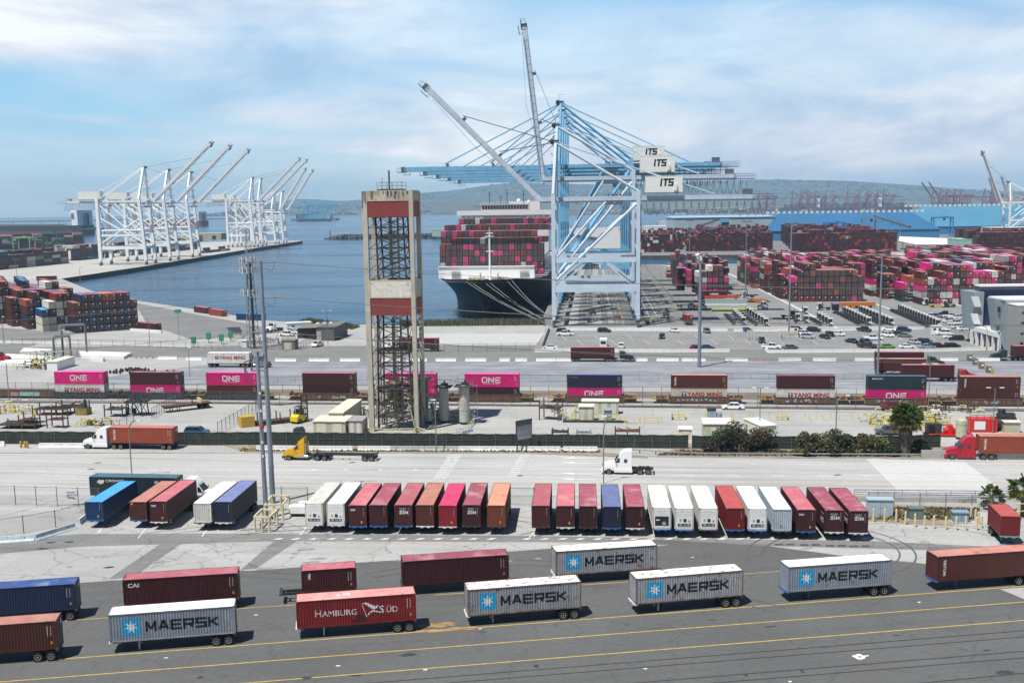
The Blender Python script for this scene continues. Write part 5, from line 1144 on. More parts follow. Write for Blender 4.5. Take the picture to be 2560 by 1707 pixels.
# right-hand yard
stack_row(FW, 101.5, 98, [4, 5, 6, 6, 5, 5, 5, 5, 5, 5, 5, 4], WB, 'the front wall of the middle yard block', fixed={(10, 0): 'pink', (1, 0): 'red', (2, 2): 'red', (6, 5): 'red'})
stack_row(FW, 99, 113, [4, 5, 5, 6, 6, 5, 6, 5, 5, 5, 5, 4, 4], WB, 'the second row of the middle yard block', front=False)
for r in range(2, 9):
    hs = [rnd.choice((3, 4, 5, 5, 6)) for _ in range(13 if r < 3 else 18)]; stack_row(FW, 99 - (r > 4) * 3, 98 + 14.5 * r + (r > 2) * 9 + (r > 5) * 9, hs, WY, 'the %s row of the middle yard block' % ORD[r], front=r in (3, 6))
stack_row(FW, 152, 79, [5, 4, 4, 5, 6, 6, 6, 6, 5, 5, 5, 5, 5], WP, 'the front wall of the right-hand yard block', fixed={(0, 0): 'maroon', (0, 1): 'grey', (0, 2): 'pink', (0, 3): 'orange', (3, 3): 'pink', (4, 4): 'pink', (3, 0): 'pink'})
stack_row(FW, 148, 94, [3, 4, 4, 5, 6, 6, 6, 6, 6, 5, 5, 6, 6, 6, 6], WP, 'the second row of the right-hand yard block', front=False, fixed={(0, 0): 'teal', (0, 1): 'brown', (0, 2): 'pink', (1, 3): 'orange', (4, 5): 'pink'})
for r in range(2, 10):
    hs = [rnd.choice((3, 4, 5, 5, 6, 6)) for _ in range(22 if r < 4 else 34)]; stack_row(FW, 142 + (r % 3), 79 + 15 * r + (r > 3) * 9 + (r > 6) * 9, hs, WP if r % 2 else WY, 'the %s row of the right-hand yard block' % ORD[r], front=r in (4, 7))
for r in range(0, 9):
    hs = [rnd.choice((3, 4, 5, 6, 6)) for _ in range(18)]; stack_row(FW, 205 + (r % 2) * 2, 150 + 16 * r + (r > 4) * 12, hs, WP if r % 2 else WY, 'the %s row of the outer yard block' % ORD[r], front=r in (0, 5))
# stack between the wharf and the first lane
stack_row(FW, 64, 143, [4, 4, 5, 5, 5, 3], WY, 'the front row of the wharf-side yard block', fixed={(0, 3): 'white', (0, 2): 'grey', (2, 2): 'pink', (3, 2): 'pink', (2, 4): 'white', (0, 0): 'maroon2'})
stack_row(FW, 60.5, 157, [4, 5, 6, 5, 5, 4, 3], WY, 'the second row of the wharf-side yard block', fixed={(0, 3): 'pink', (0, 2): 'pink'}, front=False)
for r in range(2, 6): stack_row(FW, 57 + (r % 2), 157 + 14 * (r - 1), [rnd.choice((3, 4, 5, 6)) for _ in range(10)], WY, 'the %s row of the wharf-side yard block' % ORD[r], front=r == 3)
for r in range(3): stack_row(FW, 58 + r * 2, 268 + 28 * r, [rnd.choice((1, 2, 4, 5)) for _ in range(9)], WY, 'the %s row of the wharf-side yard block' % ORD[6 + r], front=True)
for r in range(5):
    stack_row(FW, 104 + 2 * r, 232 + 27 * r, [rnd.choice((2, 3, 4, 5, 5)) for _ in range(12)], WY + [('white', 3)], 'the %s rear row of the yard' % ORD[r], front=True)
# beyond the basin
for r in range(9):
    hs = [rnd.choice((4, 5, 6, 6, 7)) for _ in range(30)]; stack_row(FW, 100 + 5 * r, 640 + 40 * r, hs, WB, 'the %s row beyond the basin' % ORD[r], front=True)
    hs = [rnd.choice((5, 6, 6, 7, 7)) for _ in range(34)]; stack_row(FW, 190 + 9 * r, 600 + 70 * r, hs, WB, 'the %s outer row beyond the basin' % ORD[r], front=True)
for r in range(6): stack_row(FW, 40 + 8 * r, 630 + 50 * r, [rnd.choice((4, 5, 6, 6)) for _ in range(20)], WB + [('white', 3)], 'the %s inner row beyond the basin' % ORD[r], front=True)
for r in range(3): stack_row(FW, 300 + 12 * r, 460 + 60 * r, [rnd.choice((6, 7, 7)) for _ in range(36)], [('maroon', 6), ('brown', 5), ('maroon2', 4)], 'the %s tall dark wall at the far right' % ORD[r], front=True)
# on the ship
WS_ = [('maroon2', 6), ('maroon', 6), ('brown', 4), ('pink', 4), ('white', 2), ('red', 1.6), ('navy', 1.4), ('teal', 1), ('crimson', 1)]
FS = (ship.location.copy(), AW, DW)
hs0 = [3] + [4] * 15 + [3]
for (y, a0, hs, z, fr_, pv, nm) in ((36, -22.6, [5, 5] + [6] * 15 + [5], ZD + 1.6, True, None, 'the first bay of the ship'), (50.5, -23.9, [7] * 17 + [6, 6], ZD + 1.7, False, [5] * 19, 'the second bay of the ship'),
        (65, -24.1, [8] * 19, ZD + 1.6, False, [7] * 19, 'the third bay of the ship'), (79.5, -24.1, [0, 0] + [9] * 17, ZD + 1.6, False, [8] * 19, 'the fourth bay of the ship'),
        (94, -24.1, [0, 8] + [9] * 17, ZD + 1.6, False, [8] * 19, 'the fifth bay of the ship')):
    stack_row(FS, a0, y, hs, WS_ if y != 50.5 else WS_ + [('orange', 4), ('red', 3)], nm, z0=z - .0, H=2.56, front=fr_, rowh_prev=pv, pitch=2.54)
for r in range(12): stack_row(FS, -24.1, 134 + 14.5 * r if r < 10 else 300, [7] * 19 if r < 10 else [0], WS_, 'the %s aft bay of the ship' % ORD[r], z0=ZD + 2.6, H=2.56, front=False, rowh_prev=[7] * 19, pitch=2.54)
# left far terminal: long sides face the camera
def side_rows(p0, p1, n, tiers, place, w, depth=1, L=12.19):
    a, b = g(*p0), g(*p1); u = (b - a).normalized(); nrm = Vector((-u.y, u.x, 0)); k = int((b - a).length / (L + .3))
    for i in range(k):
        for dpt in range(depth):
            hh = tiers[(i * 7 + dpt * 3) % len(tiers)]
            for tt in range(hh):
                if dpt and tt < hh - 1 : continue
                p = a + u * ((L + .3) * (i + .5)) + nrm * (1.22 + 2.6 * dpt); c = pick(w)
                STK.append(((p.x, p.y, tt * 2.7), atan2(u.y, u.x), c, L, 2.6, '%s container, %s tier, %s from left, %s' % (DESC[c], TIER[tt], ORD[min(i, 19)], place.replace('the ', ''))))
WF = [('brown', 5), ('maroon', 4), ('cream', 2.4), ('navy', 2.5), ('green', 1.5), ('blue', 1.5), ('teal', 1.5), ('grey', 1)]
side_rows((-160, 690), (182, 657), 8, [4, 4, 5, 4], 'the near stack on the left-hand wharf', WF, 7)
side_rows((184, 652), (300, 641), 8, [5, 5, 4], 'the second stack on the left-hand wharf', WF, 8)
side_rows((305, 641), (500, 622), 8, [2, 4, 5, 3], 'the stack behind the white cranes', WF, 5)
side_rows((-60, 640), (140, 628), 8, [5, 4, 6], 'the rear stack on the left-hand wharf', WF, 6)
side_rows((500, 634), (580, 626), 8, [1, 2, 1], 'the low line beside the wharf edge', WF, 1)
side_rows((-100, 622), (230, 612), 8, [4, 5, 3, 6], 'the farthest stack on the left-hand wharf', WF, 4)
STK.sort(key=lambda s: s[0][0] ** 2 + s[0][1] ** 2)
used = sum(1 for o in COL.objects if o.name.startswith('shipping_container')); NI = 296 - used - 8
def hull(P):
    P = sorted(set(P)); cr = lambda o, a, b: (a[0] - o[0]) * (b[1] - o[1]) - (a[1] - o[1]) * (b[0] - o[0]); H_ = []
    for seq in (P, P[::-1]):
        h_ = []
        for p in seq:
            while len(h_) > 1 and cr(h_[-2], h_[-1], p) <= 0: h_.pop()
            h_.append(p)
        H_ += h_[:-1]
    return H_
cov = [bytearray(1024) for _ in range(683)]; vis_ = []
for k, (pos, rz, col, L, H, lab) in enumerate(STK):      # which stacked boxes show largest, nearest first
    ca, sa = cos(rz) * L / 2, sin(rz) * L / 2; cb, sb = -sin(rz) * 1.2, cos(rz) * 1.2
    P = hull([tuple(v * .4 for v in pr((pos[0] + i * ca + j * cb, pos[1] + i * sa + j * sb, pos[2] + z))) for i in (-1, 1) for j in (-1, 1) for z in (0, H)]); n = 0; ys = [p[1] for p in P]
    for y in range(max(0, int(min(ys))), min(682, int(max(ys)) + 1)):
        yc = y + .5; xs = [p[0] + (q[0] - p[0]) * (yc - p[1]) / (q[1] - p[1]) for p, q in zip(P, P[1:] + P[:1]) if (p[1] <= yc) != (q[1] <= yc)]
        if len(xs) < 2: continue
        x0, x1 = max(0, int(min(xs) + .5)), min(1024, int(max(xs) + .5))
        if x1 > x0: n += cov[y].count(0, x0, x1); cov[y][x0:x1] = b'\1' * (x1 - x0)
    vis_.append(n)
top_ = set(sorted(range(len(STK)), key=lambda k: -vis_[k])[:NI])
seen = set(); lodm = MB()
rodl = mat('galvanised_rod', (.32, .31, .30))
nind = 0
for k_, (pos, rz, col, L, H, lab) in enumerate(STK):
    if k_ in top_ and lab not in seen:
        seen.add(lab); nind += 1; t = container(col, lab, pos, rz, L, H, group='stacked containers')
        if col == 'pink' and lab.find('column') > 0 and nind % 2:
            q = MB()
            for p in word('ONE', -1.6, .8, 1.0, 1.1, .25, .4): q.add([(-a, CW_ / 2 - .01, b) for a, b in p], [tuple(range(len(p)))[::-1]], wink)
            q.o('lettering', t)
        continue
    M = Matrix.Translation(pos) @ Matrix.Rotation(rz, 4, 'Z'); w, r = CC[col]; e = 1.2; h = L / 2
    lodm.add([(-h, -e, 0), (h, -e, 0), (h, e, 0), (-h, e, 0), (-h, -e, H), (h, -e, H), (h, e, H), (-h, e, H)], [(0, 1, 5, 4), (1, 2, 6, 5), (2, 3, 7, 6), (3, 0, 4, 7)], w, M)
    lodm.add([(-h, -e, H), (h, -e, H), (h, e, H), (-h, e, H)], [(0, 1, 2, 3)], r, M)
    d2 = pos[0] ** 2 + pos[1] ** 2
    if d2 < 900 ** 2:
        for yy in (-.85, -.3, .3, .85): lodm.box((h + .03, yy, H / 2), (.04, .06, H - .2), rodl, M=M)
        for yy in (-e, e): lodm.box((h + .02, yy * .98, H / 2), (.06, .1, H), dks, M=M)  # dark edge strips paint in the shaded gaps between boxes
        lodm.box((h + .02, 0, .05), (.06, 2.3, .12), dks, M=M)
o = lodm.o('stacked_containers'); tag(o, 'hundreds of stacked containers filling the far yard, the ship and the wharves', 'container stacks', kind='stuff')
# ---------------------------------------------------------------- the concrete tower with its steel lattice
tcon = mat('stained_tower_concrete', (.42, .39, .32), .85, var=.12, scale=.35, streak=.35); tred = mat('dull_red_panel', (.20, .032, .030), .7, var=.1, scale=.5, streak=.2); tlat = mat('rusty_dark_steel', (.045, .035, .028), .75, var=.5, scale=.6, rust=.3)
tstain = mat('rust_stained_concrete', (.42, .38, .31), .9, var=.25, scale=.5, streak=1.0, rust=.35); tpip = mat('tan_pipe', (.30, .28, .21), .6, var=.15)
TW = thing('lattice_tower', 'tall concrete tower with two dull red bands and rusty lattice inside', 'tower', (g(925, 1072).x + .2, 216.6, 0), RA)
wx, wy, HT = 9.9, 7.6, 46.6
for x, w in ((.5, 1.0), (wx - .4, .8)):
    for y in (.45, wy - .45):
        q = MB(); q.bb(x - w / 2, x + w / 2, y - .45, y + .45, 0, HT, tcon); q.o('column', TW)
def ring(z0, z1, mt, t_, off, name):
    q = MB(); a, b = 1.0 - off, wx - .8 + off
    q.bb(a, b, .22 - t_, .22 + t_, z0, z1, mt); q.bb(a, b, wy - .22 - t_, wy - .22 + t_, z0, z1, mt)
    q.bb(.3 - t_, .3 + t_, .9 - off, wy - .9 + off, z0, z1, mt); q.bb(wx - .3 - t_, wx - .3 + t_, .9 - off, wy - .9 + off, z0, z1, mt); q.o(name, TW)
ring(HT - 1.9, HT - .002, tstain, .2, 0, 'top_beam'); ring(26.2, 29.7, tcon, .2, 0, 'middle_beam')
q = MB(); r9 = random.Random(9); stm = mat('dark_rust_streak', (.07, .045, .03), .9, var=.5, scale=2)
for k in range(30):
    x = 1.1 + r9.random() * 7.8; w_ = r9.uniform(.04, .22); q.bb(x, x + w_, .003, .018, HT - r9.uniform(.5, 1.8), HT - .02, stm)
for k in range(9): x = .05 + r9.random() * .8; q.bb(x, x + .1, -.018, -.003, HT - r9.uniform(1, 4), HT - .02, stm)
q.o('rust_streaks', TW)
ring(HT - 4.9, HT - 1.92, tred, .12, 0, 'red_band'); ring(22.9, 26.1, tred, .12, 0, 'red_band')
q = MB(); q.bb(1.3, wx - .8, -.01, .017, 26.4, 29.4, mat('pale_beam_face', (.60, .57, .50), .9, var=.15, scale=1.5, rust=.15)) ; q.o('bright_panel', TW)  # paler facing on the front of the middle beam
q = MB(); q.bb(.2, wx - .2, .2, wy - .2, HT, HT + .12, tcon)
for y0, y1 in ((1.2, 5.2),):
    q.bb(2.8, 7.6, y0, y1, HT + .12, HT + .4, tlat)
q.o('roof_slab', TW)
q = MB()
for x in (2.8, 3.8, 4.8, 5.8, 6.7, 7.6):
    for y in (1.2, 5.2): q.bb(x - .05, x + .05, y - .05, y + .05, HT + .4, HT + 1.7, crwd)
for z in (HT + 1.0, HT + 1.65):
    for y in (1.2, 5.2): q.bb(2.8, 7.6, y - .04, y + .04, z, z + .07, crwd)
    for x in (2.8, 7.6): q.bb(x - .04, x + .04, 1.2, 5.2, z, z + .07, crwd)
q.o('railing', TW); q = MB(); q.cyl((4.9, 2.5, HT + .4), (4.9, 2.5, HT + 3.9), .16, tlat, 8); q.cyl((3.6, 2.2, HT + .4), (3.6, 2.2, HT + 2.6), .04, tlat, 6); q.o('mast', TW)
def lattice(z0, z1, x0, x1, X0, X1, y0, y1, bays, name):
    q = MB(); C_ = lambda z, sx, sy: ((x0 + (X0 - x0) * (z - z0) / (z1 - z0)) if sx < 0 else (x1 + (X1 - x1) * (z - z0) / (z1 - z0)), y0 if sy < 0 else y1, z)
    for sx in (-1, 1):
        for sy in (-1, 1): q.beam(C_(z0, sx, sy), C_(z1, sx, sy), .30, .30, tlat)
    for b in range(bays):
        za = z0 + (z1 - z0) * b / bays; zb = z0 + (z1 - z0) * (b + 1) / bays
        for sy in (-1, 1): q.beam(C_(zb, -1, sy), C_(zb, 1, sy), .18, .18, tlat); q.beam(C_(za, -1, sy), C_(zb, 1, sy), .13, .13, tlat); q.beam(C_(za, 1, sy), C_(zb, -1, sy), .13, .13, tlat)
        for sx in (-1, 1): q.beam(C_(zb, sx, -1), C_(zb, sx, 1), .14, .14, tlat); q.beam(C_(za, sx, -1), C_(zb, sx, 1), .10, .10, tlat)
        q.beam((.9, .5, zb), (wx - .8, .5, zb), .1, .1, tlat); q.beam((1, .6, za), C_((za + zb) / 2, -1, -1), .09, .09, tlat)
    q.o(name, TW)
lattice(29.7, HT - 4.9, 2.4, 7.9, 2.2, 7.6, 1.6, 6.0, 6, 'upper_lattice'); lattice(.2, 23, 1.6, 8.6, 2.1, 7.9, 1.4, 6.2, 9, 'lower_lattice')
for x, r in ((4.6, .34), (6.1, .22)):
    q = MB(); q.cyl((x, 3.6, 1), (x, 3.6, HT - 4.8), r, tpip, 10)
    for k in range(9): q.cyl((x, 3.6, 4 + k * 4.3), (x, 3.6, 4.15 + k * 4.3), r + .1, tpip, 10)
    q.o('riser_pipe', TW)
q = MB(); q.bb(5.2, 5.25, 3, 3.1, .5, 41, tlat); q.bb(5.55, 5.6, 3, 3.1, .5, 41, tlat)
for k in range(80): q.bb(5.2, 5.6, 3.02, 3.06, 1 + k * .5, 1.04 + k * .5, tlat)
q.bb(1.5, 8.5, .9, 6.6, 15.8, 15.95, tlat); q.bb(1.5, 8.5, .9, 6.6, 8.2, 8.35, tlat); q.o('ladder_and_decks', TW)
q = MB(); q.beam((.5, .4, 5.8), (wx, .4, 5.8), .12, .2, tlat); q.beam((7.9, .3, 5.7), (wx - .2, -1, 0), .2, .2, tpip); q.beam((wx + 1, 3, 0), (wx - .4, 3, 9), .25, .25, tlat); q.beam((-.6, 3, 0), (.6, 3, 9), .2, .2, tlat); q.o('bracing', TW)
# vessels and pipework about its foot
olive = mat('olive_tank_paint', (.12, .13, .07), .55, var=.3, streak=.5); pgr = mat('pale_green_tank', (.44, .46, .33), .5, var=.1, streak=.3); gvt = mat('weathered_grey_tank', (.44, .43, .39), .6, var=.15, streak=.5); crm = mat('cream_pipe', (.50, .48, .36), .5, var=.1); yel = mat('yellow_safety_paint', (.60, .50, .10), .5, var=.12); yel2 = mat('pale_yellow_steel', (.60, .55, .30), .5, var=.1)
def vessel(px, py, r, h, mt, lab, z=0, dome=True, top=True):
    p = g(px, py); t = thing('storage_vessel', lab, 'tank', (p.x, p.y + r, 0), RA, 'vessels around the tower')
    q = MB(); q.cyl((0, 0, .5), (0, 0, h), r, mt, 24); q.sph((0, 0, h), r, mt, 8, (1, 1, .35)) if dome else None
    for k in range(int(h / 2.9)): q.cyl((0, 0, 2.9 * (k + 1)), (0, 0, 2.9 * (k + 1) + .12), r + .05, mt, 24)
    q.o('shell', t); q = MB()
    for a in (0, 1.57, 3.14, 4.71): q.bb(r * .8 * cos(a) - .12, r * .8 * cos(a) + .12, r * .8 * sin(a) - .12, r * .8 * sin(a) + .12, 0, .6, dks)
    q.o('skirt', t)
    if top: q = MB(); q.bb(-r - .7, r + .7, -r - .7, r + .7, h + .15, h + .3, tlat); q.tube([(-r - .7, -r - .7, h + 1.3), (r + .7, -r - .7, h + 1.3), (r + .7, r + .7, h + 1.3), (-r - .7, r + .7, h + 1.3), (-r - .7, -r - .7, h + 1.3)], .04, tlat, 4); q.cyl((.2, 0, h), (.2, 0, h + 1.4), .18, dks, 8); q.bb(-.5, .9, -.3, .3, h + .5, h + .9, dks); q.o('top_platform', t)
    return t
vessel(1110, 1058, 1.0, 7.2, gvt, 'left one of the pair of tall grey-white columns right of the tower'); vessel(1161, 1062, 1.05, 7.6, gvt, 'right one of the pair of tall grey-white columns, with ladder cage')
vessel(1072, 1060, .55, 3.0, gvt, 'small slim grey vessel between the tower and the grey columns', dome=True, top=False)
vessel(1050, 1040, 1.75, 7.6, olive, 'dark olive tank behind the right foot of the tower', dome=False); vessel(1035, 1032, 1.2, 7.2, olive, 'slim olive tank inside the right foot of the tower', dome=False, top=False)
vessel(990, 1036, 1.3, 6.6, olive, 'olive tank in the middle of the tower foot', top=False); vessel(965, 1040, .8, 7.4, pgr, 'pale green slim tank inside the left foot of the tower', top=False)
p = g(1172, 1062); q = MB(); q.bb(-.3, -.25, 0, .05, 0, 9, crwd); q.bb(.3, .35, 0, .05, 0, 9, crwd)
for k in range(18): q.bb(-.3, .35, 0, .05, .5 * k, .5 * k + .05, crwd)
for k in range(6): q.bb(.3, 1.2, 0, .05, 1.6 * k, 1.6 * k + .06, crwd)
q.bb(1.15, 1.2, 0, .05, 0, 8.2, crwd); tag(q.o('ladder_cage', None, (p.x + .6, p.y + .8, 0), RA), 'steel ladder cage beside the right grey column', 'ladder')
def pipe(name, pts, r, mt, lab, grp=None, legs=()):
    t = thing(name, lab, 'pipework', (pts[0][0], pts[0][1], 0), 0, grp); o = Vector((pts[0][0], pts[0][1], 0)); q = MB(); q.tube([Vector(p) - o for p in pts], r, mt, 10)
    for p in pts[1:-1]: q.sph(Vector(p) - o, r, mt, 5)
    q.o('pipe', t)
    for x, y, z in legs: q = MB(); q.cyl((x - o.x, y - o.y, 0), (x - o.x, y - o.y, z), r * .5, mt, 8); q.o('support', t)
    return t
a, b = g(960, 1070), g(1000, 1070)
pipe('pipe_loop', [(a.x + 1.5, a.y + 9, 4.2), (a.x, a.y + 1, 3.1), (a.x + .4, a.y, 3.0), (b.x - .4, b.y, 3.0), (b.x, b.y + 1, 3.1), (b.x + 3, b.y + 9, 5.0)], .35, crm, 'big cream pipe loop in front of the tower foot', None, [(a.x + .6, a.y, 3), (b.x - .5, b.y, 3)])
rnd = random.Random(4)
def pipecluster(px, py, w, d, h, n, mt, lab, seed):
    r_ = random.Random(seed); p = g(px, py); t = thing('pipe_manifold', lab, 'pipework', (p.x, p.y, 0), RA); q = MB()
    for i in range(n):
        x, y = r_.uniform(-w / 2, w / 2), r_.uniform(0, d); z = r_.uniform(.4, h); x2 = x + r_.uniform(.8, 2.5) * r_.choice((-1, 1)); y2 = y + r_.uniform(-1, 1)
        q.tube([(x, y, 0), (x, y, z), (x2, y, z), (x2, y2, z * r_.uniform(.3, 1))], r_.uniform(.05, .13), mt[i % len(mt)], 6)
        if i % 3 == 0: q.cyl((x, y, z), (x, y, z + .35), .22, mt[0], 8)
        if i % 5 == 0: q.bb(x - .4, x + .4, y - .3, y + .3, 0, z * .6, mt[-1])
    q.o('pipes', t); return t
pipecluster(1125, 1056, 9, 6, 2.2, 26, [crm, gvt, dks, yel2], 'low tangle of cream pipes at the foot of the grey columns', 1)
pipecluster(975, 1050, 8, 8, 4, 34, [crm, olive, dks, gvt], 'dense pipework inside the tower foot', 2)
pipecluster(1068, 1046, 3, 4, 5, 10, [crm, crwd], 'upright pipes beside the small slim vessel', 3)
# yellow railings
def railing(pts, h, mt, lab, name='safety_railing', sp=2.2, rails=2, r=.07):
    P = [g(*p) for p in pts]; o = P[0].copy(); t = thing(name, lab, 'railing', (o.x, o.y, 0)); q = MB(); k = 0
    for a, b in zip(P, P[1:]):
        for i in range(rails): z = h * (1 - i / rails * .95) - .05; q.beam(a - o + Vector((0, 0, z)), b - o + Vector((0, 0, z)), .09, .12, mt)
    q.o('rail', t)
    for a, b in zip(P, P[1:]):
        n = max(1, int((b - a).length / sp))
        for i in range(n + (b == P[-1])):
            p = a.lerp(b, i / n) - o; q = MB(); q.bb(p.x - r, p.x + r, p.y - r, p.y + r, 0, h, mt); q.o('post', t); k += 1
            if k > 60: return t
    return t
railing([(902, 1072), (928, 1086), (1036, 1084), (1042, 1080), (1060, 1088), (1140, 1088), (1158, 1084), (1185, 1060)], 1.1, yel2, 'pale yellow railing around the foot of the tower')
p = g(1168, 1086); mb = MB(); mb.extr([(-.3, 0), (-.12, .35), (-.1, .95), (.1, .95), (.12, .35), (.3, 0)], -1.6, 1.6, mat('blue_white_barrier', (.55, .62, .66))); tag(mb.o('jersey_barrier', None, (p.x, p.y, 0), radians(-40)), 'short barrier standing askew right of the tower', 'barrier')
# ---------------------------------------------------------------- sheds and yard machines in the middle yard
shw = mat('beige_shed_wall', (.44, .41, .29), .7, var=.07, streak=.2); shr = mat('cream_shed_roof', (.60, .58, .48), .7, var=.06); shp = mat('pinkish_grey_shed', (.38, .33, .31), .7, var=.1, streak=.3)
def shed(px, py, w, d, h, lab, wall=None, roof=None, doors=1, rz=RA, slope=.15, name='shed', win=0):
    p = g(px, py); t = thing(name, lab, 'shed', (p.x, p.y, 0), rz); q = MB(); q.bb(0, w, 0, d, 0, h, wall or shw)
    for k in range(int(w / .9)): q.bb(.4 + k * .9, .43 + k * .9, -.012, 0, .1, h - .1, wall or shw)
    q.o('wall', t)
    q = MB(); q.add([(-.15, -.2, h), (w + .15, -.2, h), (w + .15, d + .2, h + slope), (-.15, d + .2, h + slope), (-.15, -.2, h + .12), (w + .15, -.2, h + .12), (w + .15, d + .2, h + .12 + slope), (-.15, d + .2, h + .12 + slope)], [(0, 3, 2, 1), (4, 5, 6, 7), (0, 1, 5, 4), (1, 2, 6, 5), (2, 3, 7, 6), (3, 0, 4, 7)], roof or shr); q.o('roof', t)
    for k in range(doors):
        x = w * (k + .5) / doors; dw = min(2.4, w / doors * .6); q = MB(); q.bb(x - dw / 2, x + dw / 2, -.05, -.013, .1, min(h - .3, 2.3), shr)
        for j in range(6): q.bb(x - dw / 2, x + dw / 2, -.06, -.051, .2 + j * .36, .23 + j * .36, wall or shw)
        q.o('door', t)
    for k in range(win): x = w * (k + .5) / win; q = MB(); q.bb(x - .4, x + .4, -.04, -.012, h * .5, h * .5 + .7, glass); q.o('window', t)
    return t
shed(784, 1085, 6.4, 5.5, 2.5, 'beige block shed with two roller doors left of the tower', doors=2); shed(823, 1073, 2.9, 15, 3.3, 'long cream-roofed shed behind the beige block shed', doors=1)
shed(872, 1085, 2.7, 4.4, 2.6, 'small pinkish grey shed between the beige sheds and the tower', shp, mat('grey_shed_roof', (.30, .29, .28)), 2); shed(907, 1040, 1.2, 1.2, 1.6, 'small grey cabinet left of the tower column', gvt, gvt, 1, name='cabinet')
shed(1447, 1052, 3.0, 2.5, 2.9, 'pale green-grey cabinet in the middle of the open yard', mat('pale_green_wall', (.40, .42, .30)), shr, 2, name='equipment_cabinet')
shed(1455, 1035, 7.6, 2.2, 2.7, 'long pale green shelter behind the cabinet in the open yard', mat('pale_green_wall', (.5, .5, .4)), shr, 4, name='equipment_shelter')
shed(1697, 1098, 2.4, 2, 1.9, 'small pale shed with white roof left of the dark round trees', shr, wp_, 1, name='small_shed'); shed(1758, 1098, 5.2, 5, 2.9, 'pale green shed with white roof partly behind the dark round trees', mat('pale_green_wall', (.5, .5, .4)), wp_, 1)
shed(1902, 1086, 3.2, 7, 1.6, 'white-topped block behind the dark round trees', shr, wp_, 0, name='low_shed', rz=radians(15)); shed(2510, 1082, 2.9, 2, 2.0, 'open cream shelter at the right edge behind the red truck', shw, shr, 0, name='shelter')
shed(1510, 1050, 1.6, 1.2, 2.0, 'grey-blue transformer cabinet beside the pale green cabinet', mat('transformer_grey', (.25, .32, .36), .5), mat('transformer_grey', (.25, .32, .36)), 0, name='transformer')
p = g(1778, 1064); q = MB(); q.bb(-.8, .8, -.6, .6, 0, 3.2, mat('transformer_grey', (.25, .32, .36))); q.bb(-.9, .9, -.7, .7, 3.2, 3.5, dks); q.cyl((1.5, 0, 0), (1.5, 0, 2.6), .6, mat('transformer_grey', (.25, .32, .36)), 12); tag(q.o('vent_unit', None, (p.x, p.y, 0), RA), 'grey square vent unit standing behind the dark round trees', 'vent unit')
rust = mat('rusted_steel', (.085, .045, .03), .85, var=.5, scale=1.5)
def skid(px, py, w, d, h, lab, rz=RA, mts=None, seed=1, name='steel_rack', legs=True, deck=True):
    r_ = random.Random(seed); m_ = mts or [rust, tlat]; p = g(px, py); t = thing(name, lab, 'steel rack', (p.x, p.y, 0), rz); q = MB()
    for y in (0, d): q.bb(0, w, y - .1, y + .1, h * .55, h * .55 + .22, m_[0])
    if deck: q.bb(.1, w - .1, .1, d - .1, h * .55 + .05, h * .55 + .15, m_[-1])
    q.o('frame', t); n = max(2, int(w / 2.2) + 1)
    for i in range(n):
        for y in (0, d): q = MB(); x = w * i / (n - 1); q.bb(x - .1, x + .1, y - .1, y + .1, 0, h * (1 if i in (0, n - 1) else .55), m_[0]); q.o('post', t)
    q = MB()
    for i in range(int(w * 1.6)): q.beam((r_.uniform(0, w), r_.uniform(0, d), h * .6), (r_.uniform(0, w), r_.uniform(0, d), h * r_.uniform(.6, .95)), .12, .12, m_[i % len(m_)])
    q.o('load', t); return t
skid(82, 1038, 8, 3, 2.2, 'low rusty pipe rack at the left of the middle yard', seed=3); skid(142, 1034, 6.4, 2.4, 2.7, 'rusty trestle with a drum on top', seed=4); skid(-10, 1072, 8.5, 4.5, 1.3, 'flat rusty frame lying at the left edge', seed=5)
skid(48, 1068, 3.5, 2, 2.6, 'rusty tilted trough left of the wire fence', seed=6); skid(118, 1070, 3.5, 2, 3, 'rusty angled trough near the screen fence', seed=7)
skid(262, 1042, 4.0, 3.0, 2.7, 'black trestle table of crossed legs', seed=8, mts=[dks, tlat], legs=True)
p = g(318, 1040); t = thing('scaffold_tower', 'tall black scaffold tower with a railed platform on the left yard', 'scaffold', (p.x, p.y, 0), RA); q = MB()
for x in (0, 3.2):
    for y in (0, 3): q.beam((x - (.3 if x == 0 else -.3), y, 0), (x, y, 3.0), .2, .2, dks)
for x0, x1 in ((0, 1.6), (1.6, 3.2)):
    for y in (0, 3): q.beam((x0, y, 0), (x1, y, 2.9), .1, .1, dks); q.beam((x1, y, 0), (x0, y, 2.9), .1, .1, dks)
q.o('legs', t); q = MB(); q.bb(-.4, 4.2, -.3, 3.3, 3.0, 3.25, dks); q.beam((0, 0, 3.3), (1.8, 0, 3.9), .18, .18, dks); q.beam((1.8, 0, 3.9), (3.6, 0, 3.3), .18, .18, dks); q.o('platform', t); q = MB()
for x in (-.4, .5, 1.4, 2.4, 3.3, 4.2):
    for y in (-.3, 3.3): q.bb(x - .04, x + .04, y - .04, y + .04, 3.2, 4.4, dks)
for z in (3.8, 4.35):
    for y in (-.3, 3.3): q.bb(-.4, 4.2, y - .03, y + .03, z, z + .06, dks)
q.bb(2, 2.15, -.3, -.15, 3.2, 5.3, dks); q.o('railing', t)
p = g(188, 1038); q = MB(); q.bb(0, 2.6, 0, 2.4, 0, 1.5, mat('rust_yellow_tank', (.22, .17, .05), .7, var=.4, rust=.5)); q.bb(.2, 2.4, .2, 2.2, 1.5, 1.6, dks); q.cyl((1.9, 1, 1.5), (1.9, 1, 3.3), .45, dks, 12, .3); tag(q.o('rusty_tank', None, (p.x, p.y, 0), RA), 'square rust-yellow tank with black stack beside the trestle table', 'tank')
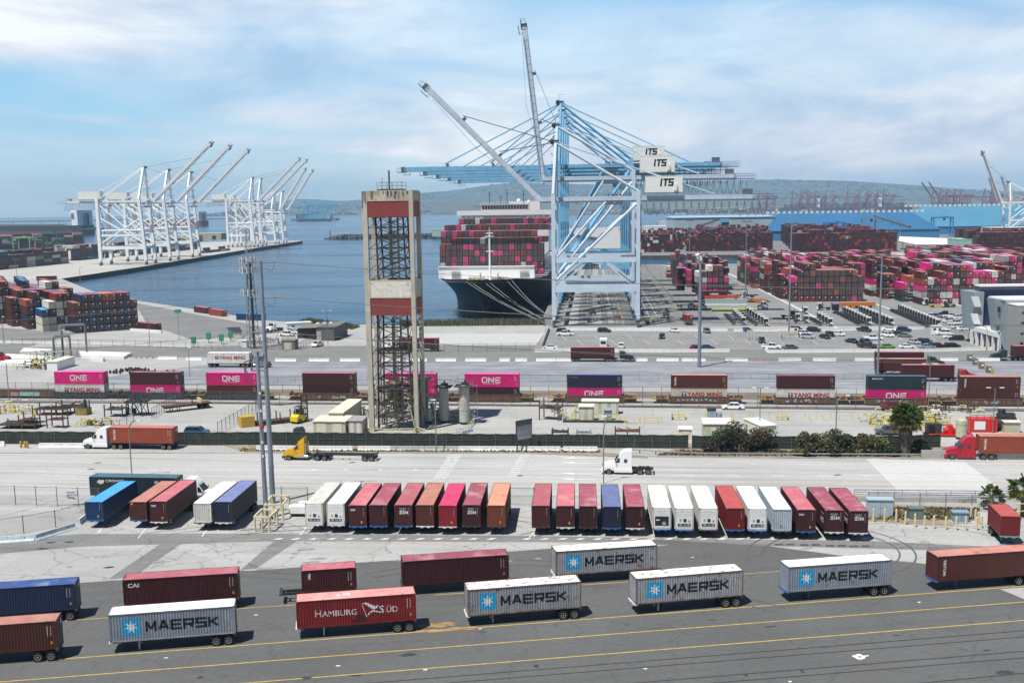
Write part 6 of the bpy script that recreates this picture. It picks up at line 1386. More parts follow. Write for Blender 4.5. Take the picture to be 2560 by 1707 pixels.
for i, px in enumerate((319, 336)): p = g(px, 1034); q = MB(); q.cyl((0, 0, 0), (0, 0, 1.2), .42, [mat('blue_drum', (.03, .10, .22)), dks][i], 14); q.cyl((0, 0, 1.16), (0, 0, 1.22), .45, dks, 14); tag(q.o('oil_drum', None, (p.x, p.y, 0)), ['blue drum right of the black scaffold tower', 'black drum right of the blue drum'][i], 'drum')
pipecluster(22, 1036, 12, 5, 2.6, 28, [yel2, crm, gvt, yel], 'yellow and cream pipework at the left edge of the middle yard', 11)
pipecluster(228, 1068, 7, 3, 1.6, 22, [yel, yel2, dks], 'bright yellow pipe skid left of the white sleeper truck', 12)
pipecluster(1420, 1052, 5, 3, 2.4, 14, [yel2, yel, crm], 'yellow pipes left of the pale green cabinet', 13)
pipecluster(2280, 1070, 16, 8, 2.4, 70, [yel2, crm, rust, yel], 'yellow pipework and scrap behind the palm', 14); pipecluster(2330, 1032, 18, 4, 1.2, 50, [rust, tlat, yel2], 'long heap of brown pipes at the right of the middle yard', 15)
redm = mat('bright_red_machine', (.55, .02, .015), .35, var=.08)
p = g(2313, 1092); t = thing('pump_skid', 'bright red pump skid with black engine behind the palm', 'pump unit', (p.x, p.y, 0), RA); q = MB(); q.bb(0, 8.6, 0, 2.2, .2, .6, redm); q.cyl((3.5, 1, 1.1), (7.8, 1, 1.1), .55, redm, 12); q.bb(4.2, 5, .3, 1.8, .6, 2.2, redm); q.cyl((7.2, 1, .6), (7.2, 1, 2.6), .35, redm, 10); q.o('pump', t); q = MB(); q.bb(.3, 3, .3, 1.8, .6, 2.4, dks); q.cyl((1.2, .2, 1.6), (1.2, .1, 1.6), .6, blk, 14); q.cyl((.2, -.1, .5), (.2, .1, .5), .5, blk, 12); q.o('engine', t)
p = g(2424, 1080); t = thing('generator_box', 'red generator box with white panel behind the red truck', 'generator', (p.x, p.y, 0), RA); q = MB(); q.bb(0, 5, 0, 3, .1, 2.5, redm); q.o('body', t); q = MB(); q.bb(.8, 2.8, -.05, -.01, .5, 2.1, wp_); q.o('panel', t); q = MB(); q.tube([(0, 0, 3.3), (5, 0, 3.3), (5, 3, 3.3), (0, 3, 3.3), (0, 0, 3.3)], .05, dks, 4); [q.bb(x - .04, x + .04, -.04, .04, 2.5, 3.3, dks) for x in (0, 1.2, 2.5, 3.7, 5)]; q.o('railing', t)
vessel(2408, 1100, 1.0, 3.5, pgr, 'pale green round tank left of the red generator box', top=False); p = g(2492, 1078); q = MB(); q.cyl((0, 1, 1.4), (3.6, 1, 1.4), 1.3, dks, 14); q.bb(.3, 3.3, .2, 1.8, 2.6, 3.4, dks); q.cyl((1, 1, 3.3), (1, 1, 4.1), .7, dks, 12); q.bb(.5, 3.1, .5, 1.5, 0, .4, dks); tag(q.o('black_tank', None, (p.x, p.y, 0), RA), 'black horizontal tank right of the red generator box', 'tank')
p = g(2338, 1052); q = MB(); q.cyl((0, 0, .3), (0, 0, 2.4), .9, wp_, 16, .8); q.cyl((0, 0, 2.4), (0, 0, 3.4), .45, rust, 10, .1); q.bb(-1.4, 1.4, -1, 1, 0, .3, yel); tag(q.o('white_tank', None, (p.x, p.y, 0)), 'squat white tank with rusty top behind the palm', 'tank')
p = g(2404 * 0 + 2345, 1090); 
# forklift
fk = mat('forklift_yellow', (.66, .50, .02), .35); p = g(752, 1055); t = thing('forklift', 'yellow forklift with raised black mast left of the beige sheds', 'forklift', (p.x, p.y, 0), radians(62)); q = MB(); q.extr([(-2.1, .5), (-2.1, 1.5), (-1.6, 1.9), (.9, 1.4), (1.1, .6)], -1.0, 1.0, fk, .08); q.bb(-2.3, -2.0, -.9, .9, .5, 1.4, fk); q.o('body', t)
q = MB(); [q.bb(x - .06, x + .06, y - .06, y + .06, 1.4, 3.3, dks) for x in (-.9, .7) for y in (-.7, .7)]; q.bb(-1.0, .8, -.8, .8, 3.3, 3.4, dks); q.bb(-.8, .5, -.6, .6, 1.5, 2.9, glass); q.o('cab', t)
q = MB(); [q.bb(1.2, 1.45, y - .1, y + .1, .2, 5.6, dks) for y in (-.75, .75)]; [q.bb(1.2, 1.4, -.8, .8, z, z + .25, dks) for z in (1.4, 2.6, 4.0, 5.3)]; q.bb(1.45, 3.2, -.6, -.4, .2, .3, dks); q.bb(1.45, 3.2, .4, .6, .2, .3, dks); q.o('mast', t)
for x in (-1.4, .7):
    for s in (-1, 1): wheel(t, x, s * 1.05, .5, s, WS, 1., mat('forklift_yellow', (1, 1, 1)))
# flatbed trailers and pallet of yellow blocks
def flatbed(px, py, rz, L, lab):
    p = g(px, py); t = thing('flatbed_trailer', lab, 'trailer', (p.x, p.y, 0), rz); q = MB(); q.bb(0, L, -1.25, 1.25, 1.2, 1.38, rust); [q.bb(.2, L - .2, y - .1, y + .1, .85, 1.2, dks) for y in (-.5, .5)]; q.o('deck', t); q = MB(); [q.bb(1.8 + k, 1.95 + k, y - .07, y + .07, 0, 1.1, dks) for k in (0, 1.6) for y in (-.9, .9)]; q.o('landing_legs', t)
    q = MB(); q.bb(L - 2.4, L - 2.1, -1.2, 1.2, 1.38, 2.4, yel2); q.bb(L - 4, L - 3.8, -.1, .1, 1.38, 3.1, dks); q.o('posts', t)
    for x in (L - .9, L - 2.1):
        for s in (-1, 1): wheel(t, x, s * 1.2, .5, s, WM, 1., rimd)
flatbed(407, 1031, radians(34), 10.5, 'rusty flatbed trailer parked askew in the middle yard')
p = g(604, 1070); t = thing('pallet_stack', 'yellow crates and rusty pipes stacked beside the steel poles', 'stack', (p.x, p.y, 0), radians(30)); q = MB(); q.bb(0, 2.8, 0, 2.2, 0, 1.1, mat('ochre_crate', (.50, .30, .04), .7, var=.15)); q.bb(0, 2.8, 0, 2.2, 1.15, 2.2, mat('ochre_crate', (.5, .3, .04))); q.o('crates', t); q = MB()
for i in range(14): q.cyl((3.2, .1 + .35 * (i % 7), .3 + .4 * (i // 7)), (12, .1 + .35 * (i % 7), .3 + .4 * (i // 7)), .16, [rust, tlat][i % 2], 8)
for x in (4, 8, 11): q.bb(x, x + .2, -.1, .1, 0, 2.4, rust); q.bb(x, x + .2, 2.4, 2.6, 0, 2.4, rust)
q.o('pipes', t)
skid(1395, 1052, 3, 4, 4.2, 'tall dark rusty rack left of the pale green cabinet', seed=21, rz=radians(70)); skid(1380, 1092, 3.0, 1.5, 1.5, 'dark open skip near the screen fence', seed=22, mts=[dks, rust]); skid(1442, 1092, 2.6, 1.2, 1.3, 'grey roller trestle near the screen fence', seed=23, mts=[crwd, dks]); skid(1538, 1092, 4.6, 1.6, 1.8, 'rusty brown trestle with uprights near the screen fence', seed=24, mts=[rust, mat('rust_brown', (.2, .08, .03))])
p = g(1407, 1055); q = MB(); q.beam((0, 0, .2), (13, 0, .2), .5, .35, dks); q.beam((0, .7, .2), (12, .7, .2), .3, .3, rust); tag(q.o('steel_beam', None, (p.x, p.y, 0), RA), 'long dark steel beam lying in front of the pale green cabinet', 'beam')
p = g(757, 1082); q = MB(); q.extr([(0, 0), (.2, .9), (1.6, 1.1), (2, .6), (2.1, 0)], 0, 1.6, dks); tag(q.o('scrap_box', None, (p.x - 2, p.y, 0), RA), 'black scrap box left of the beige block shed', 'box')
# yellow stanchions across the open yard
i = 0
for px, py in ((1762, 1042), (1828, 1043), (1833, 1050), (1874, 1043), (1882, 1050), (1922, 1045), (1956, 1050), (2012, 1045), (2023, 1052), (2040, 1046), (2055, 1052), (2077, 1046), (2097, 1052), (2128, 1046), (2148, 1054), (2190, 1047), (1540, 1044), (1563, 1058), (1600, 1058), (1652, 1056), (1630, 1038), (2550, 1058), (2515, 1056), (2535, 1052)):
    p = g(px, py); q = MB(); q.cyl((0, 0, .06), (0, 0, 1.3), .07, yel, 8); q.cyl((0, 0, 0), (0, 0, .08), .35, yel, 10); tag(q.o('stanchion', None, (p.x, p.y, 0)), 'yellow stanchion, %s from the left across the open middle yard' % (ORD[i] if i < 20 else ORD[i - 20] + ' of the stragglers'), 'stanchion', 'yellow stanchions across the middle yard'); i += 1
railing([(1680, 1050), (1712, 1050), (1712, 1044), (1680, 1044), (1680, 1050)], 1.3, yel, 'yellow pen around a grey post in the open yard', 'railing_pen', 1.2); railing([(1942, 1051), (1968, 1051), (1968, 1044), (1944, 1044)], 1.1, yel, 'small yellow pen behind the bushes', 'railing_pen', 1.1); railing([(1475, 1052), (1550, 1052)], 1.2, yel, 'yellow rail in front of the transformer'); railing([(1564, 1058), (1598, 1058)], 1.1, yel2, 'pale yellow loop rail in the open yard'); railing([(1612, 1057), (1645, 1057)], 1.1, yel, 'yellow loop rail right of the pale one')
railing([(1680, 1096), (1700, 1096)], 1.4, yel, 'yellow rail left of the small pale shed')
# ---------------------------------------------------------------- fences
scr = bpy.data.materials.new('green_privacy_screen'); scr.use_nodes = True; t_ = scr.node_tree; b_ = t_.nodes['Principled BSDF']; b_.inputs['Roughness'].default_value = .9
tc_ = N(t_, 'ShaderNodeTexCoord'); t_.links.new(ramp(t_, [(.35, (.018, .026, .022)), (.65, (.035, .05, .042))], noise(t_, tc_.outputs['Object'], .7, 5, .7)), b_.inputs['Base Color'])
wire = bpy.data.materials.new('chain_link_wire'); wire.use_nodes = True; t_ = wire.node_tree; b_ = t_.nodes['Principled BSDF']; b_.inputs['Base Color'].default_value = (.22, .22, .21, 1); b_.inputs['Metallic'].default_value = .4; b_.inputs['Alpha'].default_value = .13
post = mat('fence_post_steel', (.16, .16, .155), .6, .3)
FP = {}
def post_mesh(h, r=.05):
    k = (h, r)
    if k not in FP: q = MB(); q.cyl((0, 0, 0), (0, 0, h), r, post, 6); FP[k] = q.mesh('post')
    return FP[k]
def fence(pts, h, lab, screen=False, sp=3.2, name='chain_link_fence', zoff=0., r=.06, toprail=True, world=False, maxp=100):
    P = [Vector(p) if world else g(*p) for p in pts]; o = P[0].copy(); t = thing(name, lab, 'fence', (o.x, o.y, 0)); q = MB(); pm = scr if screen else wire; rnd_ = random.Random(len(lab)); cnt = 0
    for a, b in zip(P, P[1:]):
        n = max(1, int((b - a).length / sp))
        for i in range(n):
            u, v = a.lerp(b, i / n) - o, a.lerp(b, (i + 1) / n) - o; d = (v - u).normalized() * .0
            s1 = rnd_.uniform(0, .06) if screen else 0
            q.add([(u.x, u.y, .05), (v.x, v.y, .05), (v.x, v.y, h - s1), ((u.x + v.x) / 2, (u.y + v.y) / 2 + (.05 if screen else 0), h - .12 if screen else h), (u.x, u.y, h)], [(0, 1, 2, 3, 4)], pm)
    q.o('screen' if screen else 'wire_mesh', t)
    q = MB()
    for a, b in zip(P, P[1:]):
        u, v = a - o, b - o; q.beam((u.x, u.y - .05, h), (v.x, v.y - .05, h), .05, .05, post)
        if screen: q.beam((u.x, u.y - .05, h * .5), (v.x, v.y - .05, h * .5), .04, .04, post)
    q.o('top_rail', t); me = post_mesh(h + .15, r)
    for a, b in zip(P, P[1:]):
        n = max(1, int((b - a).length / sp))
        for i in range(n + 1):
            if cnt >= maxp: break
            p = a.lerp(b, i / n) - o; ob = bpy.data.objects.new('post', me); COL.objects.link(ob); ob.parent = t; ob.location = (p.x, p.y - .06, 0); cnt += 1
    return t
fence([(-60, 1109), (505, 1113), (640, 1112), (1280, 1118), (1720, 1121)], 2.5, 'dark green screened fence along the far side of the motorway', True, 3.0, 'screened_fence')
fence([(1730, 1121), (2130, 1124), (2350, 1118)], 2.4, 'grey-green screened stretch of fence behind the bushes', True, 3.2, 'screened_fence')
fence([(-80, 999), (640, 1003), (700, 1009), (745, 1007), (1280, 1012), (2700, 1027)], 2.3, 'wire fence on the kerb between the yard and the side road', sp=4.0)
fence([(-80, 975), (1280, 986), (2700, 998)], 2.0, 'wire fence along the near side of the train', sp=4.2)
fence([(560, 957), (1280, 952), (2440, 947)], 1.4, 'faint wire fence behind the train', sp=4.5, r=.04)
fence([(1040, 880), (1360, 877)], 2.4, 'wire fence beyond the terminal road right of the tower', sp=4); fence([(30, 862), (340, 868), (560, 872), (680, 873)], 2.2, 'wire fence beyond the terminal road at left', sp=4)
fence([(1000, 817), (1362, 817), (1375, 812)], 3.0, 'wire fence along the overgrown bank under the ship', sp=5)
fence([(-20, 1262), (40, 1262), (250, 1268)], 2.9, 'tall wire gate with a sign at the left edge', sp=3.1, name='chain_link_gate'); fence([(-30, 1345), (60, 1332), (140, 1318), (215, 1298)], 2.4, 'wire fence slanting down to the white barriers at left', sp=2.6)
fence([(640, 1256), (770, 1258)], 2.4, 'wire fence between the steel poles and the white containers', sp=3.5); fence([(1270, 1262), (1335, 1263)], 2.6, 'short wire fence in the gap of the nose-out row', sp=4)
fence([(2170, 1272), (2560, 1282), (2700, 1284)], 2.4, 'wire fence behind the cream bollards', sp=3.4)
fence([(380, 1046), (440, 1012)], 2.2, 'short open wire gate in the middle yard', sp=1.6, name='chain_link_gate'); fence([(300, 1072), (335, 1056)], 1.8, 'short broken stretch of wire fence in the middle yard', sp=2.5); fence([(545, 1086), (640, 1030), (650, 1010)], 2.4, 'wire fence running away beside the steel poles', sp=2.4)
fence([(2378, 842), (2590, 892)], 2.6, 'dark fence in front of the navy building', sp=2.6)
p = g(184, 1262); q = MB(); q.bb(-1, 1, -.03, .03, 0, 1.4, wp_); ob = q.o('gate_sign', None, (p.x, p.y - .2, .9)); tag(ob, 'small white notice with blurred black lines on the wire gate', 'sign')
for k, s in enumerate(('TRUCKS', 'MUST NOT', 'ENTER')): text(s, .33, ink, ob, Matrix.Translation((-.85 + .1 * k, -.04, .98 - k * .4)) @ UP_FRONT, bold=.02)
# guard rail along the bushes
grl = mat('guard_rail_steel', (.40, .41, .41), .5, .3)
def guard(pts, lab):
    P = [g(*p) for p in pts]; o = P[0].copy(); t = thing('guard_rail', lab, 'guard rail', (o.x, o.y, 0)); q = MB()
    for a, b in zip(P, P[1:]):
        for z in (.55, .68): q.beam(a - o + Vector((0, 0, z)), b - o + Vector((0, 0, z)), .08, .09, grl)
        q.beam(a - o + Vector((0, .03, .61)), b - o + Vector((0, .03, .61)), .05, .06, grl)
    q.o('rail', t)
    for a, b in zip(P, P[1:]):
        n = int((b - a).length / 2.6)
        for i in range(n): p = a.lerp(b, i / n) - o; q = MB(); q.bb(p.x - .08, p.x + .08, p.y + .08, p.y + .22, 0, .6, dks); q.o('post', t)
guard([(1560, 1131), (1680, 1138), (1760, 1141), (2312, 1144)], 'steel guard rail in front of the bushes')
p0, p1 = g(2302, 1146), g(2600, 1150); q = MB(); q.beam((0, 0, .75), tuple(p1 - p0 + Vector((0, 0, .75))), .3, 1.5, conc); tag(q.o('bridge_parapet', None, p0), 'concrete parapet behind the red truck', 'parapet')
for nm, y, hh, lab in (('bridge_railing', 1240, 1.1, 'low pipe railing on the near side of the motorway at right'),):
    railing([(2135, 1241), (2560, 1245), (2700, 1246)], 1.1, crwd, lab, nm, 3.2, 3, .04)
p0, p1 = g(2140, 1252), g(2440, 1256); q = MB(); q.beam((0, 0, .35), tuple(p1 - p0 + Vector((0, 0, .35))), .5, .7, conc)
tag(q.o('low_wall', None, p0), 'low concrete wall below the pipe railing at right', 'wall')
# ---------------------------------------------------------------- barriers
barm = mat('white_barrier_paint', (.72, .71, .69), .7, var=.06, scale=.8, streak=.15); barg = mat('bare_concrete_barrier', (.45, .44, .41), .8, var=.1, streak=.3)
def bar_mesh(L, mt):
    q = MB(); q.extr([(-.3, 0), (-.3, .08), (-.14, .33), (-.09, .85), (.09, .85), (.14, .33), (.3, .08), (.3, 0)], -L / 2 + .03, L / 2 - .03, mt)
    for s in (-1, 1): q.bb(-.15, .15, s * L * .3 - .12, s * L * .3 + .12, .0, .07, dks)
    for s in (-.33, .33): q.bb(-.16, -.11, s * L - .05, s * L + .05, .5, .62, dks); q.bb(.11, .16, s * L - .05, s * L + .05, .5, .62, dks)
    return q.mesh('jersey_barrier')
BME = {}
NB = [0]
def barrier(a, b, lab, mt=None, grp='barriers'):
    p, q_ = g(*a), g(*b); L = round((q_ - p).length, 1); mt = mt or barm; k = (L, mt.name)
    if k not in BME: BME[k] = bar_mesh(L, mt)
    o = bpy.data.objects.new('jersey_barrier', BME[k]); COL.objects.link(o); c = (p + q_) / 2; o.location = c; o.rotation_euler = (0, 0, atan2(q_.y - p.y, q_.x - p.x) - pi / 2); return tag(o, lab, 'barrier', grp)
XB = [(98, 150), (150, 182), (182, 212), (640, 717), (717, 800), (800, 882), (895, 978), (978, 1062), (1062, 1146), (1146, 1230), (1230, 1314), (1318, 1402), (1407, 1494)]
for i, (a, b) in enumerate(XB): barrier((a, 1118 if a < 600 else 1125 + (a - 640) * .0025), (b, 1118 if a < 600 else 1125 + (b - 640) * .0025), '%s barrier from the left in the line below the dark screened fence' % ORD[i], barg if i in (7, 8) else barm, 'barriers below the dark screened fence')
barrier((-40, 1113), (12, 1114), 'short barrier at the left edge below the screened fence', grp='barriers below the dark screened fence')
XB2 = [(395, 443), (465, 505), (688, 741), (772, 824), (850, 901), (955, 1000), (1015, 1068), (1089, 1141), (1163, 1216), (1248, 1275), (1288, 1318), (1340, 1390), (1391, 1430), (1591, 1619), (1641, 1697), (1704, 1734), (1735, 1764), (1813, 1870), (1946, 2003), (2032, 2090), (2136, 2194), (2350, 2395), (2440, 2500)]
for i, (a, b) in enumerate(XB2): y = 903 - (a - 700) * .0006 if a > 600 else 901 - (500 - a) * .03; barrier((a, y), (b, y), '%s barrier from the left in the broken line across the terminal road' % (ORD[i] if i < 20 else ['twenty-first', 'twenty-second', 'twenty-third'][i - 20]), grp='barriers across the terminal road')
def long_wall(pts, lab, h=1.0, w=.5, mt=None, name='barrier_wall'):
    P = [g(*p) for p in pts]; o = P[0].copy(); q = MB()
    for a, b in zip(P, P[1:]): 
        n = max(1, int((b - a).length / 6))
        for i in range(n): u, v = a.lerp(b, i / n) - o, a.lerp(b, (i + .985) / n) - o; q.beam(u + Vector((0, 0, h * .5)), v + Vector((0, 0, h * .5)), w * .5, h, mt or barm); q.beam(u + Vector((0, 0, h * .12)), v + Vector((0, 0, h * .12)), w, h * .24, mt or barm)
    return tag(q.o(name, None, o), lab, 'barrier wall')
long_wall([(1405, 826), (1720, 828), (1820, 828)], 'long white barrier wall between the car park and the nearest cranes'); long_wall([(1834, 829), (2060, 828), (2310, 823)], 'long white barrier wall at the far side of the car park at right')
long_wall([(1408, 879), (1680, 881), (1825, 880)], 'long white barrier wall at the near side of the car park, left stretch'); long_wall([(1918, 882), (2300, 880), (2600, 872)], 'long white barrier wall at the near side of the car park, right stretch'); long_wall([(1908, 866), (1920, 882)], 'short slanting barrier at the opening of the car park')
long_wall([(1337, 880), (1408, 880)], 'short white barrier below the slanting wall by the car park'); long_wall([(1354, 872), (1372, 824)], 'slanting pale wall between the bare bay and the car park', 1.6, .5, barg)
long_wall([(-40, 857), (105, 859), (215, 860)], 'low white barrier wall beyond the terminal road at far left', .9); long_wall([(225, 861), (480, 868)], 'low white barrier wall beyond the terminal road near the green booths', .9)
for i, (a, b) in enumerate((((-60, 1361), (86, 1350)), ((88, 1351), (188, 1321)), ((198, 1312), (222, 1292)))): barrier(a, b, ['left', 'middle', 'right'][i] + ' one of three blue-white barriers at the left of the concrete lot', mat('blue_white_barrier', (.5, .6, .66), .6), 'blue-white barriers at left')
# white slabs stored at the far left
slm = mat('white_stored_slab', (.74, .73, .70), .8, var=.04)
for i, (a, b, c, d) in enumerate((((60, 876), (130, 879), (130, 884), (50, 886)), ((198, 884), (330, 888), (310, 898), (205, 896)), ((228, 897), (262, 900), (258, 904), (225, 903)), ((0, 890), (130, 897), (130, 905), (0, 902)), ((20, 905), (120, 909), (110, 918), (0, 912)))):
    P = [g(*k) for k in (d, c, b, a)]; o = P[0].copy(); q = MB(); n = len(P)
    vs = [(p.x - o.x, p.y - o.y, 0) for p in P] + [(p.x - o.x, p.y - o.y, .9) for p in P]; q.add(vs, [(4, 5, 6, 7), (0, 1, 5, 4), (1, 2, 6, 5), (2, 3, 7, 6), (3, 0, 4, 7)], slm)
    for k in range(8): u = (k + 1) / 9; a_2 = (P[0].lerp(P[3], u) - o); b_2 = (P[1].lerp(P[2], u) - o); q.beam(a_2 + Vector((0, 0, .91)), b_2 + Vector((0, 0, .91)), .12, .03, barg)
    tag(q.o('stored_slabs', None, o), ['white slabs stored left of the pipe gantry', 'largest bed of white slabs right of the pipe gantry', 'small bed of white slabs behind the magenta container', 'white slabs near the left edge beyond the train', 'nearest white slabs at the left edge'][i], 'stored slabs', 'beds of stored white slabs')
# ---------------------------------------------------------------- poles, masts, lamps
galv = mat('galvanised_pole', (.21, .255, .30), .55, .2, var=.12, scale=.6, streak=.25); cert = mat('ceramic_insulator', (.10, .10, .10), .4)
def steel_pole(px, py, h, r0, r1, lab, arms, top=None):
    p = g(px, py); t = thing('steel_pole', lab, 'utility pole', (p.x, p.y, 0)); q = MB(); q.cyl((0, 0, 0), (-.15, 0, h), r0, galv, 16, r1)
    for k in range(4): z = h * (.15 + .22 * k); q.cyl((0, 0, z), (0, 0, z + .12), r0 + (r1 - r0) * z / h + .04, galv, 16)
    q.o('shaft', t)
    for z in arms: q = MB(); q.bb(-.9, .9, -.08, .08, z, z + .16, galv); q.cyl((.7, 0, z + .1), (2.0, 0, z + .25), .1, cert, 8); q.cyl((-.7, 0, z + .1), (-1.9, 0, z + .25), .1, cert, 8); q.tube([(.3, -.1, z - .6), (1.4, -.1, z - 1.2), (2.0, 0, z + .2)], .03, dks, 4); q.o('cross_arm', t)
    return t, p
PL1, pp1 = steel_pole(682.4, 1257, 36.1, .42, .26, 'taller of the two grey steel poles, standing behind the other', (35.7, 30.6, 25.5))
PL2, pp2 = steel_pole(666, 1296, 24.0, .36, .24, 'shorter grey steel pole with a red-painted ring', ())
q = MB(); q.cyl((0, 0, 13.1), (0, 0, 13.7), .36, mat('red_ring', (.4, .06, .04)), 16); [q.bb(-.1, .15, -.42, -.3, z, z + .3, wp_) for z in (9, 11, 15.5, 18)]; q.o('painted_ring', PL2)
q = MB(); [q.cyl((x, 0, z), (x + .3, -.2, z + .9), .12, cert, 8) for x, z in ((-1, 22.6), (-.3, 23), (.5, 22.6), (1.0, 21.6), (-1.1, 21.4))]; q.bb(-1.1, 1.1, -.1, .1, 22.4, 22.6, galv); q.bb(-1.1, 1.1, -.1, .1, 21.2, 21.4, galv); q.tube([(-1, 0, 23), (-1.9, 0, 21.5), (-1.2, 0, 20)], .08, cert, 6); q.tube([(-.8, .2, 23), (-2.1, .2, 22.4), (-2, .2, 20.6)], .1, cert, 6); q.o('cable_head', PL2)
bol = mat('pale_yellow_bollard', (.60, .54, .33), .6, var=.08)
def cage(pts, lab, h=2.1):
    P = [g(*p) for p in pts]; o = P[0].copy(); t = thing('bollard_cage', lab, 'guard cage', (o.x, o.y, 0)); q = MB()
    for a, b in zip(P, P[1:] + P[:1]): q.beam(a - o + Vector((0, 0, h)), b - o + Vector((0, 0, h)), .22, .22, bol)
    q.o('rails', t)
    for i, a in enumerate(P):
        b = P[(i + 1) % len(P)]
        for u in ((0, .5) if i % 2 == 0 else (0,)): p = a.lerp(b, u) - o; q = MB(); q.cyl((p.x, p.y, 0), (p.x, p.y, h), .15, bol, 10); q.o('post', t)
cage([(638, 1328), (674, 1330), (694, 1312), (657, 1308)], 'pale yellow guard frame round the shorter steel pole'); cage([(664, 1302), (708, 1300), (724, 1278), (682, 1276)], 'pale yellow guard frame round the taller steel pole', 2.3)
cage([(1869, 850), (1887, 850), (1887, 846), (1869, 846)], 'cream guard frame in the car park', 2.6)
for i, (px, py, zt, r0, r1, lab, hd) in enumerate(((1748, 918, 30.5, .52, .34, 'thick steel mast in front of the car park', 'round'), (1972, 838, 36.8, .3, .2, 'high-mast light rising from the car park', 'head'), (2194, 940, 30.2, .28, .18, 'high-mast light at the right in front of the container yard', 'head'), (1863, 751, 35.4, .28, .16, 'high-mast light among the stacked containers', 'head'), (1723, 700, 34, .25, .15, 'slender mast beyond the wharf-side block', 'head'), (1578, 690, 34, .2, .14, 'slender mast close behind the cranes', 'head'))):
    p = g(px, py); t = thing('light_mast', lab, 'light mast', (p.x, p.y, 0), 0, 'high masts'); q = MB(); q.cyl((0, 0, 0), (0, 0, zt), r0, galv, 12, r1); q.o('shaft', t); q = MB()
    if hd == 'round': q.cyl((0, 0, zt - 2), (0, 0, zt), .5, wp_, 12); q.bb(-1, 1, -.5, .5, zt - .6, zt - .2, cert); q.sph((-.9, -.4, zt - .5), .6, wp_, 6); q.sph((.8, -.4, zt - .7), .5, galv, 6)
    else: q.bb(-2.1, 2.1, -.1, .1, zt - .1, zt + .1, galv); [q.bb(x - .35, x + .35, -.5, .4, zt - .35, zt - .05, cert) for x in (-1.8, -.9, .9, 1.8)]
    q.o('lamp_head', t)
cage([(1950, 846), (1994, 846), (1994, 838), (1950, 838)], 'cream guard frame round the foot of the car park mast', 2.4)
def lamp(px, py, h, lab, side=1, arm=2.2, r=.1, curved=True):
    p = g(px, py); t = thing('street_lamp', lab, 'street lamp', (p.x, p.y, 0), RA, 'street lamps'); q = MB(); pts = [(0, 0, 0), (0, 0, h * .8), (side * .15, 0, h * .9), (side * .6, 0, h * .97), (side * 1.2, 0, h), (side * arm, 0, h)] if curved else [(0, 0, 0), (0, 0, h)]
    q.tube(pts, r, mat('weathered_lamp_steel', (.20, .185, .165), .6, .2), 8); q.o('pole', t); q = MB(); q.bb(min(side * arm, side * (arm - .8)), max(side * arm, side * (arm - .8)), -.16, .16, h - .1, h + .08, wp_) if curved else [q.bb(s * 1.2 - .4, s * 1.2 + .4, -.15, .15, h, h + .12, wp_) or q.bb(min(0, s * 1.2), max(0, s * 1.2), -.05, .05, h, h + .08, crwd) for s in (-1, 1)]; q.o('lamp_head', t)
lamp(330, 1193, 9.6, 'curved street lamp between the white truck and the black container at left'); lamp(1509, 1208, 10.8, 'slender street lamp in front of the white tractor', 1, .5, .09, True); lamp(1091, 1131, 9.6, 'curved street lamp right of the tower', -1, .7)
lamp(2088, 1134, 10.4, 'curved street lamp in front of the bushes'); lamp(1899, 1074, 8.2, 'dark twin lamp behind the dark round trees', 1, 1, .09, False); lamp(2482, 1082, 8.6, 'twin lamp behind the red generator box', 1, 1, .09, False); lamp(2320, 1036, 10.5, 'twin lamp right of the palm crown', 1, 1, .09, False)
lamp(375, 866, 9.5, 'curved street lamp beyond the terminal road', -1); lamp(475, 944, 8, 'dark curved lamp right of the brown train container', 1, .8, .08); lamp(24, 1012, 9.5, 'dark lamp post at the left edge', 1, .8, .1, False); lamp(157, 900, 9, 'curved lamp post by the pipe gantry', 1, 1.2); lamp(10, 858, 9, 'lamp post at the left edge before the container block', 1, .8)
lamp(43, 698, 13, 'twin lamp on the left-hand wharf', 1, 1.5, .14, False); lamp(202, 718, 12, 'lamp post behind the left-hand container block', 1, 1.2, .12)
lamp(2466, 876, 7, 'left one of two gate lamps at the right', -1, 1, .08); lamp(2498, 890, 7, 'right one of two gate lamps at the right', -1, 1, .08); lamp(820, 862, 11, 'dark lamp beside the grey hall', 1, .6, .1, False)
